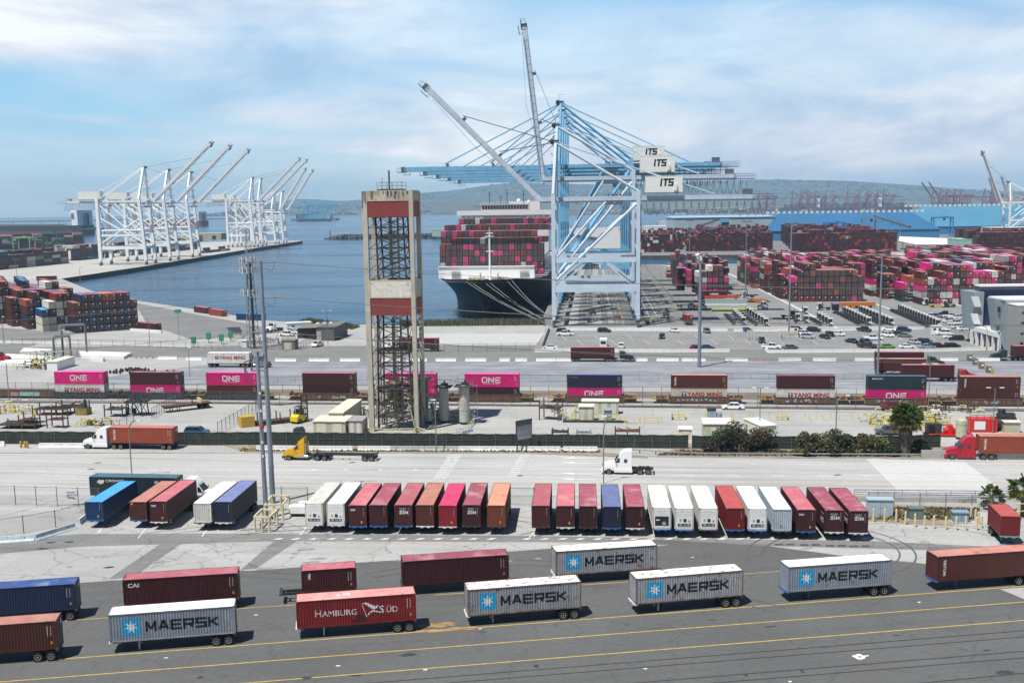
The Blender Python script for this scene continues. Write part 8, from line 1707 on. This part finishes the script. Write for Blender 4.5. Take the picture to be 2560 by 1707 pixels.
# buildings
def box_building(loc, rz, w, d, h, lab, wall, roof, name='building', wins=(), door=None, par=.6, group=None, wm=None):
    t = thing(name, lab, 'building', loc, rz, group); q = MB(); q.bb(0, w, 0, d, 0, h, wall); q.o('wall', t); q = MB(); q.bb(-.2, w + .2, -.2, d + .2, h, h + par, roof); q.o('roof', t)
    for x, z, ww, hh in wins: q = MB(); q.bb(x, x + ww, -.08, -.02, z, z + hh, wm or glass); q.bb(x - .1, x + ww + .1, -.14, -.081, z - .1, z, roof); q.o('window', t)
    for x, ww, hh in (door or ()): q = MB(); q.bb(x, x + ww, -.08, -.02, 0, hh, dks); q.o('door', t)
    return t
nav = mat('navy_cladding', (.012, .022, .07), .45, var=.08); gcl = mat('grey_cladding', (.26, .31, .34), .5, var=.06); blkm = mat('grey_blockwork', (.30, .295, .29), .85, var=.12, scale=3)
bp0 = g(2403, 862) + Vector((3.6, 0, 0)); NBt = thing('terminal_building', 'navy and grey angular terminal building at the right edge', 'building', (bp0.x, bp0.y, 0), radians(-1))
q = MB(); q.add([(0, 6, 4.5), (.8, 0, 4.5), (2.6, 0, 4.5), (2.6, 9, 4.5), (0, 9, 4.5), (-1.2, 6, 16), (-.4, 0, 16), (2.6, 0, 16), (2.6, 9, 16), (-1.2, 9, 16)], [(0, 1, 6, 5), (1, 2, 7, 6), (2, 3, 8, 7), (3, 4, 9, 8), (4, 0, 5, 9), (5, 6, 7, 8, 9), (4, 3, 2, 1, 0)], gcl); q.o('grey_wing', NBt)
q = MB(); q.bb(2.0, 46, 1.5, 6, 4.5, 17.4, nav); q.o('navy_block', NBt); q = MB(); q.bb(1.9, 46.1, 1.4, 6.1, 17.4, 17.9, wp_); q.o('roof', NBt)
q = MB(); q.bb(0, 9, -18, 1.4, 4.2, 5.6, wp_); q.bb(9, 46, -18, 1.4, 4.2, 4.6, wp_)
for k in range(6): q.bb(.1, .9, -18 + k * 4, -17.2 + k * 4, 0, 4.2, wp_)
q.o('colonnade', NBt); q = MB(); q.bb(1.6, 9, -17, 1, 0, 4.1, mat('dark_grey_wall', (.12, .12, .125))); [q.bb(1.5, 1.6, -16 + k * 4, -13.4 + k * 4, .3, 3.6, glass) for k in range(4)]; q.o('ground_floor', NBt)  # ground floor walls in dark grey
q = MB(); q.add([(.6, -16, 5.6), (1.0, -21, 0), (14, -21, 0), (14, -16, 5.6), (-.6, -15, 15.2), (.2, -21, 15.2), (14, -21, 15.2), (14, -10, 15.2), (-.6, -10, 15.2), (1, -10, 5.6)], [(0, 1, 5, 4), (1, 2, 6, 5), (4, 5, 6, 7, 8), (9, 0, 4, 8), (2, 3, 7, 6)], gcl); q.o('slanted_wing', NBt)
q = MB(); q.bb(-.2, 14, -20.8, -10.2, 15.2, 15.6, wp_); q.o('wing_roof', NBt)
q = MB(); q.bb(.9, 40, -27.5, -21.1, 0, 14.2, blkm); q.bb(.8, 40, -27.6, -21.1, 14.2, 14.5, wp_); q.o('block_stair', NBt)
for z in (3.4, 6.2, 9.2, 12): q = MB(); q.bb(2.2, 3.0, -27.56, -27.5, z, z + .6, glass); q.o('window', NBt)
for z in (6.4, 11.6): q = MB(); q.bb(-.3, -.1, -18.5, -17, z, z + 1.5, glass); q.o('window', NBt); q = MB(); q.extr([(-.4, z), (-1.6, z + 3.1), (.6, z + 3.1), (1.6, z)][::-1], -.9, -.3, wp_, 0); q.o('white_window_frame', NBt)
# guard booth and portable cabins
def portable(px, py, w, d, h, rz, lab, mt=wp_, win=2): return shed(px, py, w, d, h, lab, mt, mt, 0, rz, .05, 'portable_cabin', win)
portable(2330, 836, 3.2, 2.4, 2.7, RA, 'white guard booth at the entrance of the car park', wp_, 2); portable(718, 828, 9, 3, 2.8, radians(25), 'white portable cabin left of the grey hall')
shed(575, 862 * 1.0 - 14, 4, 7, 2.4, 'small shed with dark slanted roof by the antenna tower', gvt, dks, 1, radians(20), .8); portable(605, 869, 1.8, 1.6, 2.2, RA, 'white cabinet in front of the antenna tower', wp_, 0)
hgm = mat('dark_grey_hall_wall', (.10, .10, .10), .8, var=.1); hrm = mat('brown_grey_roof', (.17, .155, .13), .8, var=.2)
p = g(792, 852); t = thing('grey_hall', 'dark grey hall with flat brown roof by the water left of the tower', 'building', (p.x, p.y, 0), radians(-8)); q = MB(); q.bb(0, 6, 0, 16, 0, 4.6, hgm); q.bb(-9, 0, 7, 16, 0, 3.4, dks); q.bb(0, 1.6, -.05, 0, 0, 3.2, shp); q.o('wall', t); q = MB(); q.add([(-9.2, 6.8, 3.4), (6.2, -.2, 4.4), (6.2, 16.2, 5.0), (-9.2, 16.2, 3.8), (-.2, -.2, 4.4)], [(0, 4, 1, 2, 3)], hrm); q.o('roof', t); q = MB(); [q.bb(x, x + 1.2, 9 + k, 10 + k, 4.6, 5.1, wp_) for k, x in enumerate((-3, -1, 1))]; q.o('roof_vents', t)
shed(704, 874, 4.2, 4, 2.8, 'brown fenced shed with a number on its wall, beyond the terminal road', hrm, hrm, 1); p = g(704, 874)
fence([(640, 871), (700, 876), (752, 876), (790, 850)], 2.6, 'blue-grey fence round the brown shed', sp=2.4)
shed(838, 836, 2, 2, 3, 'grey cabinet on a stand right of the grey hall', gvt, gvt, 0, RA, .05, 'equipment_cabinet')
gb = mat('booth_green', (.03, .25, .14), .5)
for i, (px, py) in enumerate(((485, 868), (522, 857), (554, 861), (577, 853))): p = g(px, py); q = MB(); q.bb(-.7, .7, -.5, .5, 1.2 if i < 4 else 0, 3.4, gb); q.cyl((0, 0, 0), (0, 0, 1.3), .1, dks, 8); tag(q.o('green_booth', None, (p.x, p.y, 0)), 'green sign box, %s from the left by the antenna tower' % ORD[i], 'sign box', 'green boxes near the antenna tower')
p = g(448, 848); q = MB(); q.cyl((0, 0, 0), (0, 0, 9.6), .12, crwd, 8); q.bb(-1, 1.2, -.2, .2, 9, 10.2, gb); q.bb(-.25, .4, -.2, .1, 0, .1, dks); tag(q.o('green_sign_post', None, (p.x, p.y, 0)), 'green sign on a slim post on the left-hand quay', 'sign post')
pipecluster(655, 862, 18, 8, 2.4, 40, [crwd, dks, gvt], 'grey substation frames round the antenna tower', 71)
railing([(512, 876), (600, 877)], 1.6, crwd, 'low grey frame in front of the green sign boxes')
# gate lane posts at the right
for i, (px, py) in enumerate(((2432, 906), (2436, 907), (2445, 918), (2449, 919), (2462, 926), (2466, 927), (2478, 934), (2482, 935))):
    p = g(px, py); q = MB(); q.cyl((0, 0, 0), (0, 0, 1.6), .16, mat('ochre_bollard', (.5, .3, .03)), 10); q.sph((0, 0, 1.6), .16, mat('ochre_bollard', (.5, .3, .03)), 5); tag(q.o('bollard', None, (p.x, p.y, 0)), 'yellow gate bollard, %s from the back at the truck gate' % ORD[i], 'bollard', 'yellow gate bollards')
for i, (px, py) in enumerate(((2424, 902), (2438, 912), (2454, 922), (2472, 932))): p = g(px, py); q = MB(); q.bb(-.6, .6, -.5, .5, 0, 1.7, dgp); q.bb(-.3, .3, -.52, -.5, .8, 1.3, wp_); tag(q.o('gate_kiosk', None, (p.x, p.y, 0)), 'grey gate kiosk, %s from the back at the truck gate' % ORD[i], 'kiosk', 'gate kiosks')
orc = mat('traffic_orange', (.65, .12, .02), .5)
for i, (px, py) in enumerate([(2205 + k * 9, 902) for k in range(3)] + [(1890 + k * 20, 903) for k in range(3)] + [(340 + k * 14, 896) for k in range(4)]): p = g(px, py); q = MB(); q.cyl((0, 0, 0), (0, 0, .9), .22, orc, 10, .04); q.bb(-.28, .28, -.28, .28, 0, .05, orc); tag(q.o('traffic_cone', None, (p.x, p.y, 0)), 'traffic cone, %s counted along the terminal road' % ORD[i], 'traffic cone', 'traffic cones')
p = g(-4, 905); tractor('day', tpr, 'red tractor cut by the left edge beyond the train', (p.x - 3, p.y, 0), RA, 'road tractors')
# ---------------------------------------------------------------- far things
# rail-mounted gantries on the left wharf and in the yard
def rtg(px, py, w, h, mt, lab, rz=0., leg=.9, grp='yard gantries'):
    p = g(px, py); t = thing('yard_gantry_crane', lab, 'gantry crane', (p.x, p.y, 0), rz, grp)
    for x in (0, w): 
        for y in (0, 7): q = MB(); q.bb(x - leg / 2, x + leg / 2, y - leg / 2, y + leg / 2, 1, h, mt); q.o('leg', t)
        q = MB(); q.bb(x - .6, x + .6, -1.5, 8.5, .4, 1.6, mt); q.bb(x - .4, x + .4, 0, 7, h - .9, h, mt); [q.cyl((x - .4, y, .6), (x + .4, y, .6), .6, blk, 10) for y in (-1, .6, 6.4, 8)]; q.o('bogie', t)
    q = MB(); [q.bb(-1, w + 1, y - .5, y + .5, h, h + 1.6, mt) for y in (1.5, 5.5)]; q.o('girder', t); q = MB(); q.bb(w * .55, w * .55 + 3.5, 1, 6, h + 1.6, h + 2.6, mt); q.bb(w * .55, w * .55 + 2, 2.5, 4.5, h - 2.6, h - .2, dks); q.o('trolley', t)
grc = mat('green_gantry_paint', (.12, .26, .14), .5, var=.1); dgc = mat('dark_green_gantry_paint', (.03, .10, .08), .5); bgc = mat('blue_gantry_paint', (.04, .19, .50), .5, var=.1)
rtg(36, 646, 20, 19, grc, 'pale green gantry crane nearest the left edge', radians(-20)); rtg(108, 632, 20, 20, dgc, 'dark green gantry crane behind the pale green one', radians(-20)); rtg(205, 612, 30, 20, dgc, 'dark green and yellow gantry crane near the white cranes', radians(-12))
rtg(2063, 606, 22, 20, bgc, 'bright blue yard gantry behind the middle block', radians(4), 1.2); rtg(2333, 592, 24, 22, bgc, 'bright blue yard gantry before the white canopy', radians(4), 1.3); rtg(2158, 608, 15, 25, mat('grey_blue_steel', (.15, .26, .33)), 'grey-blue frame tower of the conveyor', radians(4), 1.0)
# big sheds: grey-blue, blue and pale turquoise
def hall(p0, p1, Y0, zt, wall, roof, lab, dots=False, slope=6, depth=60, Y1=None):
    a = hat(p0, 560, Y0); b = hat(p1, 560, Y1 or Y0); rz = atan2(b.y - a.y, b.x - a.x); w = hypot(b.x - a.x, b.y - a.y); t = thing('storage_hall', lab, 'warehouse', (a.x, a.y, 0), rz); q = MB(); q.bb(0, w, 0, depth, 0, zt - slope, wall); [q.bb(k * 14, k * 14 + .4, -.2, 0, 0, zt - slope, wall) for k in range(int(w / 14))]; q.o('wall', t)
    q = MB(); h0 = zt - slope; q.add([(-1, -1, h0), (w + 1, -1, h0), (w + 1 - slope, depth / 2 - 1, zt), (slope - 1, depth / 2 - 1, zt), (w + 1, depth + 1, h0), (-1, depth + 1, h0)], [(0, 1, 2, 3), (1, 4, 2), (5, 0, 3), (4, 5, 3, 2)], roof); q.o('roof', t)
    if dots:
        q = MB(); n = int(w / 6.5); [q.bb(3 + k * 6.5, 6 + k * 6.5, depth / 2 - 3.2, depth / 2 - 1.4, zt - .8, zt + 1.8, wp_) for k in range(n)]; q.o('roof_vents', t)
    return t
bl1 = mat('bright_blue_roof', (.03, .13, .27), .5, var=.06, scale=.05, sc3=(1, .2, 1)); bl2 = mat('turquoise_roof', (.07, .22, .33), .5, var=.05, scale=.05); ghw = mat('grey_blue_hall_wall', (.33, .42, .47), .7, var=.06, scale=.1); bsh = mat('deep_blue_wall', (.05, .20, .38), .6)
hall(1686, 1935, 1330, 29, ghw, ghw, 'grey-blue storage hall with a long conveyor on its side', slope=2, depth=70)
hall(1930, 2350, 1290, 31, bsh, bl1, 'bright blue storage hall with a row of white roof vents', True, slope=20, depth=90); hall(2290, 2760, 1450, 36, bsh, bl2, 'pale turquoise storage hall with roof vents at the right', True, slope=26, depth=110)
def conv(p, q_, lab):
    a, b = Vector(p), Vector(q_); t = thing('conveyor', lab, 'conveyor', (a.x, a.y, 0)); m_ = MB(); m_.beam((0, 0, a.z), tuple(b - a + Vector((0, 0, a.z))), 2.2, 2.2, crd); m_.o('belt_gallery', t)
    for u in (.25, .5, .75): c = a.lerp(b, u) - a; m_ = MB(); m_.beam((c.x, c.y, 0), (c.x, c.y, a.z + c.z - .0), .5, .5, crwd); m_.o('support', t)
conv(hat(1721, 575, 1290), hat(1800, 548, 1290), 'dark conveyor climbing across the grey-blue hall'); conv(hat(2185, 540, 1240), hat(2275, 568, 1180), 'thin conveyor running down to the white canopy')
p = hat(1812, 548, 1285); q = MB(); q.bb(-5, 5, -3, 3, 6, 26, mat('blue_head_house', (.12, .35, .50))); q.bb(-4, 4, -3.1, -3, 18, 22, glass); [q.bb(x - .4, x + .4, -2, -1.2, 0, 6, crwd) for x in (-4, 4)]; tag(q.o('head_house', None, (p.x, p.y, 0)), 'blue head house on top of the conveyor at the grey-blue hall', 'conveyor house')
a = hat(2248, 580, 1010); t = thing('white_canopy', 'white low roofed canopy behind the right-hand yard', 'canopy', (a.x, a.y, 0), RW); q = MB(); q.add([(0, 0, 8), (50, 0, 6.5), (50, 30, 9), (8, 30, 11), (14, -3, 5), (50, -3, 4.5)], [(0, 1, 2, 3), (0, 4, 5, 1)], wp_); q.o('roof', t); q = MB(); [q.bb(4 + k * 9, 4.5 + k * 9, 2, 2.5, 0, 7, crwd) for k in range(6)]; q.o('columns', t)
for i, (px, Y, w, h, c) in enumerate(((1612, 1500, 70, 14, (.6, .6, .58)), (1600, 1350, 60, 9, (.18, .20, .22)), (1650, 1600, 40, 18, (.5, .5, .5)), (2400, 900, 50, 12, (.25, .42, .34)), (2480, 1100, 40, 16, (.45, .45, .40)))):
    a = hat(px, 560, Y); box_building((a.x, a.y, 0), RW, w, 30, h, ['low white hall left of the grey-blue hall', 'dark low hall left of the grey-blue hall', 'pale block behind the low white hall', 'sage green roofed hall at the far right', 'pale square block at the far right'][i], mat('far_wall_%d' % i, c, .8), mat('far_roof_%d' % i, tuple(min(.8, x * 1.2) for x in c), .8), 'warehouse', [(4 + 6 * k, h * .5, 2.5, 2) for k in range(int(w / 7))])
for i, (px, py, w, lab) in enumerate(((432, 606, 34, 'beige warehouse on the left-hand wharf, left one'), (480, 600, 46, 'beige warehouse on the left-hand wharf, right one'))): p = g(px, py); box_building((p.x, p.y, 0), radians(-10), w, 22, 9, lab, mat('beige_hall', (.42, .36, .22), .8), mat('beige_roof', (.62, .58, .46), .8), 'warehouse', (), [(5, 4, 5), (w - 14, 6, 6)])
# breakwater with pale green shed
q = MB(); r_ = random.Random(12); rk = [mat('rubble_' + n, c, .95, var=.3) for n, c in (('brown', (.17, .13, .09)), ('grey', (.20, .19, .17)), ('dark', (.07, .06, .05)))]
A, B = g(812, 599, WZ), g(1180, 594, WZ)
for i in range(2600):
    u = r_.random(); e = min(1, u * 9) ; p = A.lerp(B, u); s = r_.uniform(1.2, 3.2); q.box((p.x, p.y + r_.uniform(-16, 16) * e, WZ + r_.uniform(0, 6.5) * e), (s * 1.5, s, s), rk[i % 3 if r_.random() > .5 else 0], rz=r_.random() * 3)
q.box(((A.x + B.x) / 2 + 10, (A.y + B.y) / 2, WZ + 2.2), ((B - A).length - 30, 26, 6), rk[0], rz=atan2(B.y - A.y, B.x - A.x)); tag(q.o('breakwater'), 'low rubble breakwater reaching left from behind the ship', 'breakwater', kind='stuff')
p = g(1080, 592); box_building((p.x, p.y, 0), 0, 52, 20, 11, 'pale green shed on the breakwater left of the ship', mat('pale_green_far', (.36, .50, .42), .8), mat('pale_green_far_roof', (.45, .58, .50), .8), 'shed', (), [(26, 7, 7)])
p = g(826, 598); q = MB(); q.cyl((0, 0, 0), (0, 0, 10), .6, rk[2], 8); q.cyl((0, 0, 9), (0, 0, 12), 1.2, crwd, 8); tag(q.o('beacon', None, (p.x, p.y, 0)), 'small beacon on the tip of the breakwater', 'beacon')
# distant ships
def far_ship(px, py, L, rz, lab, hull, house_at=.85, low=None, load=None, h=14, letters=None, hh=26):
    p = g(px, py, WZ); t = thing('cargo_ship', lab, 'ship', (p.x, p.y, 0), rz); q = MB(); b = L * .075; out = [(0, 0), (L * .05, -b * .7), (L * .12, -b), (L * .95, -b), (L, -b * .7), (L, b * .7), (L * .95, b), (L * .12, b), (L * .05, b * .7)]; n = len(out)
    zz = [(WZ, low or hull), (WZ + h * .42, hull), (WZ + h, None)]
    for (z0, m0), (z1, _) in zip(zz, zz[1:]): q.add([(x, y, z0) for x, y in out] + [(x, y, z1) for x, y in out], [(i, (i + 1) % n, (i + 1) % n + n, i + n) for i in range(n)], m0)
    q.add([(x, y, WZ + h) for x, y in out], [tuple(range(n))], deckm); q.o('hull', t); q = MB(); x = L * house_at; q.bb(x, x + L * .05, -b * .8, b * .8, WZ + h, WZ + h + hh, dwht); q.bb(x - 1, x + L * .02, -b, b, WZ + h + hh * .75, WZ + h + hh * .85, dwht); q.bb(x + L * .055, x + L * .075, -3, 3, WZ + h, WZ + h + hh * .8, hull); q.bb(x, x + .6, -.3, .3, WZ + h + hh, WZ + h + hh + 9, dwht); q.o('superstructure', t)
    q = MB(); [q.cyl((L * u, 0, WZ + h), (L * u, 0, WZ + h + 9), .8, deckm, 6) for u in (.1, .35, .6, .75)]; [q.bb(L * (.12 + .022 * k), L * (.12 + .022 * k) + 2, -b * .6, b * .6, WZ + h, WZ + h + 2.2, deckm) for k in range(30)] if load is None else None; q.o('deck_gear', t)
    if load:
        r_ = random.Random(int(px)); q = MB(); 
        for k in range(20):
            x = L * (.08 + k * .042)
            if abs(x - L * house_at) > L * .04: q.bb(x, x + L * .037, -b * .95, b * .95, WZ + h, WZ + h + r_.choice((12, 15, 18, 20)), load[k % len(load)])
        q.o('deck_cargo', t)
    if letters:
        q = MB(); [q.add([(a, -b - .3, c) for a, c in pl], [tuple(range(4))], wp_) for pl in word(letters, L * .33, WZ + 3.5, 10, 8.5, 3, .9)]; q.o('lettering', t)
    return t
tnk = mat('tanker_black', (.03, .035, .045), .6); red_b = mat('boot_top_red', (.20, .035, .03), .7); loads = [mat('far_load_' + n, c, .8, var=.4, scale=.08) for n, c in (('a', (.10, .05, .045)), ('b', (.16, .13, .07)), ('c', (.04, .05, .08)), ('d', (.20, .07, .05)))]
far_ship(-60, 588, 330, radians(-26), 'long tanker with red lower hull behind the white cranes', tnk, .93, red_b, None, 20, None, 30); far_ship(355, 566, 270, radians(-31), 'tanker with red hull between the two groups of white cranes', red_b, .92, red_b, None, 16, None, 26)
for i, (a, b_) in enumerate(((1946, 531), (2092, 531))): far_ship(a, b_, 315, radians(-12), ['left one of the two far ships with large white letters on the hull', 'right one of the two far ships with large white letters on the hull'][i], mat('msc_hull', (.03, .035, .05), .7), .55, None, loads, 22, 'MSC', 42)
far_ship(742, 554, 130, radians(-3), 'dark barge below the distant blue cranes', tnk, .9, None, None, 9, None, 9); far_ship(1690, 535, 50, radians(0), 'small white vessel above the grey-blue hall', wp_, .5, None, None, 4, None, 8)
# far cranes on other quays
def far_crane(x, y, mt, lab, ang, s=1., grp='far cranes'):
    t = thing('far_gantry_crane', lab, 'gantry crane', (x, y, 0), radians(8), grp); q = MB(); [q.beam((a, b, 0), (a, b, 46 * s), 2.6, 2.6, mt) for a in (0, 30 * s) for b in (0, 18)]; [q.beam((0, b, z * s), (30 * s, b, z * s), 2, 2, mt) for b in (0, 18) for z in (14, 30)]; [q.beam((0, b, 14 * s), (30 * s, b, 44 * s), 1.5, 1.5, mt) for b in (0, 18)]; q.o('legs', t)
    q = MB(); q.beam((-3, 9, 48 * s), (70 * s, 9, 48 * s), 6, 3.4, mt); q.bb(28 * s, 42 * s, 4, 14, 50 * s, 56 * s, mt); q.o('girder', t); q = MB(); q.beam((-3, 9, 48 * s), (-3 - 60 * s * cos(ang), 9, 48 * s + 60 * s * sin(ang)), 6, 3, mt); q.o('boom', t)
    q = MB(); q.beam((0, 2, 46 * s), (1, 9, 74 * s), 2, 2, mt); q.beam((0, 16, 46 * s), (1, 9, 74 * s), 2, 2, mt); q.beam((1, 9, 74 * s), (32 * s, 9, 50 * s), 1.5, 1.5, mt); q.beam((1, 9, 74 * s), (-40 * s * cos(ang), 9, 48 * s + 40 * s * sin(ang)), 1, 1, mt); q.o('a_frame', t)
rdc = mat('far_red_crane_paint', (.30, .07, .08), .6); blc = mat('far_blue_crane_paint', (.10, .34, .55), .6); whc = mat('far_white_red_crane_paint', (.5, .42, .42), .6)
fx = [(1905, 4900, 40), (1925, 4950, 0), (1990, 4800, 0), (2012, 4780, 0), (2030, 4760, 0), (2048, 4780, 0), (2075, 4800, 0), (2130, 4700, 0), (2160, 4650, 0), (2180, 4640, 0), (2205, 4650, 0), (2222, 4650, 0), (2350, 3900, 52), (2368, 3850, 52), (2385, 3900, 0), (2405, 3900, 0), (2420, 4000, 0), (2480, 3900, 0), (2498, 3900, 0)]
for i, (px, Y, an) in enumerate(fx): p = hat(px, 540, Y); far_crane(p.x, p.y + 60, rdc, 'far red quay crane, %s from the left behind the lettered ships' % ORD[i], radians(an), 1.25 if px < 2300 else 1.1, 'far red quay cranes')
for i in range(7): p = hat(748 + i * 12, 540, 4500 + i * 30); far_crane(p.x, p.y, blc, 'distant blue quay crane, %s from the left in the bay' % ORD[i], 0, 1.05, 'distant blue cranes in the bay')
q = MB(); p = hat(740, 548, 4520); q.bb(p.x - 20, p.x + 160, p.y - 10, p.y + 90, WZ, 4, rk[1]); q.bb(p.x, p.x + 140, p.y, p.y + 60, 4, 22, blc); tag(q.o('far_quay'), 'distant quay with blue stacks below the blue cranes', 'quay')
for i, (px, Y) in enumerate(((2498, 2600), (2530, 2500))): p = hat(px, 520, Y); far_crane(p.x, p.y, whc, ['left', 'right'][i] + ' one of two red-and-white cranes above the turquoise hall', radians(68), .9, 'red-and-white cranes')
# far breakwaters and low shores in the left sea
q = MB(); [q.bb(x - 60, x + 60, y - 12, y + 12, WZ, 1.5 + (k % 3) * .5, rk[1]) for k, (x, y) in enumerate([(-3600 + 118 * j, 5600 + 6 * j) for j in range(20)])]; tag(q.o('far_breakwater'), 'thin far breakwater across the sea at left', 'breakwater')
# hills and the town on them
def ridge(name, Y, prof, mt, depth, seed, base=0):
    r_ = random.Random(seed); q = MB(); pts = []; cols = 90; rows = 9; xs = [prof[0][0] + (prof[-1][0] - prof[0][0]) * k / cols for k in range(cols + 1)]; vs = []
    for j in range(rows + 1):
        v = j / rows
        for k, px in enumerate(xs):
            for (a, ya), (b, yb) in zip(prof, prof[1:]):
                if a <= px <= b: y = ya + (yb - ya) * (px - a) / (b - a); break
            p = hat(px, y, Y + depth); top = max(2, p.z); yy = Y + depth * v; X = p.x * (yy / (Y + depth)) ; z = base + (top - base) * (v ** 1.25) * (1 + .05 * sin(k * .9 + j * 1.7) * (1 - v) + r_.uniform(-.015, .015) * (1 if v < 1 else .3)); vs.append((X, yy + r_.uniform(-60, 60) * (v < 1), z))
    W_ = cols + 1; q.add(vs, [(j * W_ + k, j * W_ + k + 1, (j + 1) * W_ + k + 1, (j + 1) * W_ + k) for j in range(rows) for k in range(cols)], mt, None, True); struct(name, q); return vs, W_, rows
hm1 = mat('hillside_scrub', (.07, .09, .075), .95, var=.3, scale=.003, tint=(.13, .14, .12)); hm2 = mat('far_hill_scrub', (.10, .11, .075), .95, var=.3, scale=.002)
prof = [(470, 541), (525, 535), (570, 530), (620, 517), (690, 505), (740, 497), (800, 499), (850, 503), (905, 500), (960, 496), (1020, 488), (1070, 481), (1120, 478), (1170, 471), (1230, 462), (1290, 456), (1350, 458), (1450, 461), (1560, 462), (1680, 458), (1800, 452), (1895, 449), (1960, 450), (2050, 451), (2130, 453), (2200, 458), (2300, 464), (2380, 471), (2460, 476), (2560, 479), (2700, 484)]
V_, W_, R_ = ridge('hills', 8600, prof, hm1, 2600, 3)
V2, _, _ = ridge('far_hills', 6900, [(1080, 508), (1180, 506), (1290, 500), (1400, 498), (1560, 500), (1700, 502), (1900, 501), (2100, 503), (2300, 503), (2500, 500), (2800, 498)], hm2, 900, 5)
q = MB(); r_ = random.Random(77); tw = [mat('town_' + n, c, .8) for n, c in (('white', (.55, .54, .52)), ('tan', (.34, .29, .23)), ('grey', (.26, .27, .28)), ('tree', (.06, .08, .05)), ('red', (.22, .14, .11)))]
for i in range(11000):
    k = int(r_.random() * (W_ - 1.01)); j = int(r_.random() ** 1.7 * (R_ - .01))
    if sin(k * .41) + sin(k * .17 + j * 1.3) + sin(j * 2.1 + k * .07) < r_.uniform(-1.2, .9): continue
    a, b, c, d = V_[j * W_ + k], V_[j * W_ + k + 1], V_[(j + 1) * W_ + k + 1], V_[(j + 1) * W_ + k]; u, v = r_.random(), r_.random()
    p = [(a[n] * (1 - u) + b[n] * u) * (1 - v) + (d[n] * (1 - u) + c[n] * u) * v for n in range(3)]; s = r_.uniform(8, 20); m_ = tw[3] if r_.random() < .42 else tw[int(r_.random() * 5)]; q.box((p[0], p[1], p[2] + s * .1), (s * 1.4, s, s * .5), m_, rz=r_.random())
o = q.o('hillside_town'); tag(o, 'town of pale houses and trees scattered over the far hills', 'town', kind='stuff')
q = MB()
for i in range(2600):
    x = r_.uniform(-1400, 4200); y = r_.uniform(7600, 9000) if x < 200 else r_.uniform(5400, 7200); s = r_.uniform(12, 46); q.box((x, y, s * .15), (s * 1.6, s, s * r_.uniform(.25, .6)), tw[int(r_.random() * 5)], rz=r_.random() * .4)
o = q.o('waterfront_sheds'); tag(o, 'low port sheds and trees along the far shore', 'port buildings', kind='stuff')
# haze: one closed box of even air
q = MB(); hz = bpy.data.materials.new('haze_air'); hz.use_nodes = True; tn = hz.node_tree; tn.nodes.remove(tn.nodes['Principled BSDF']); pv = N(tn, 'ShaderNodeVolumePrincipled'); pv.inputs['Color'].default_value = (.46, .74, 1, 1); pv.inputs['Density'].default_value = HAZE_D; pv.inputs['Anisotropy'].default_value = 0
tn.links.new(pv.outputs[0], tn.nodes['Material Output'].inputs['Volume']); q.bb(-17000, 17000, -400, 12500, WZ - 3, 300, hz); o = q.o('haze'); o['kind'] = 'stuff'; o['label'] = 'thin blue haze over the whole harbour'; o['category'] = 'haze'
for d_ in (CHP.values()): drop(d_[0])
for d_ in list(TPR.values()) + list(CARP.values()): drop(d_)
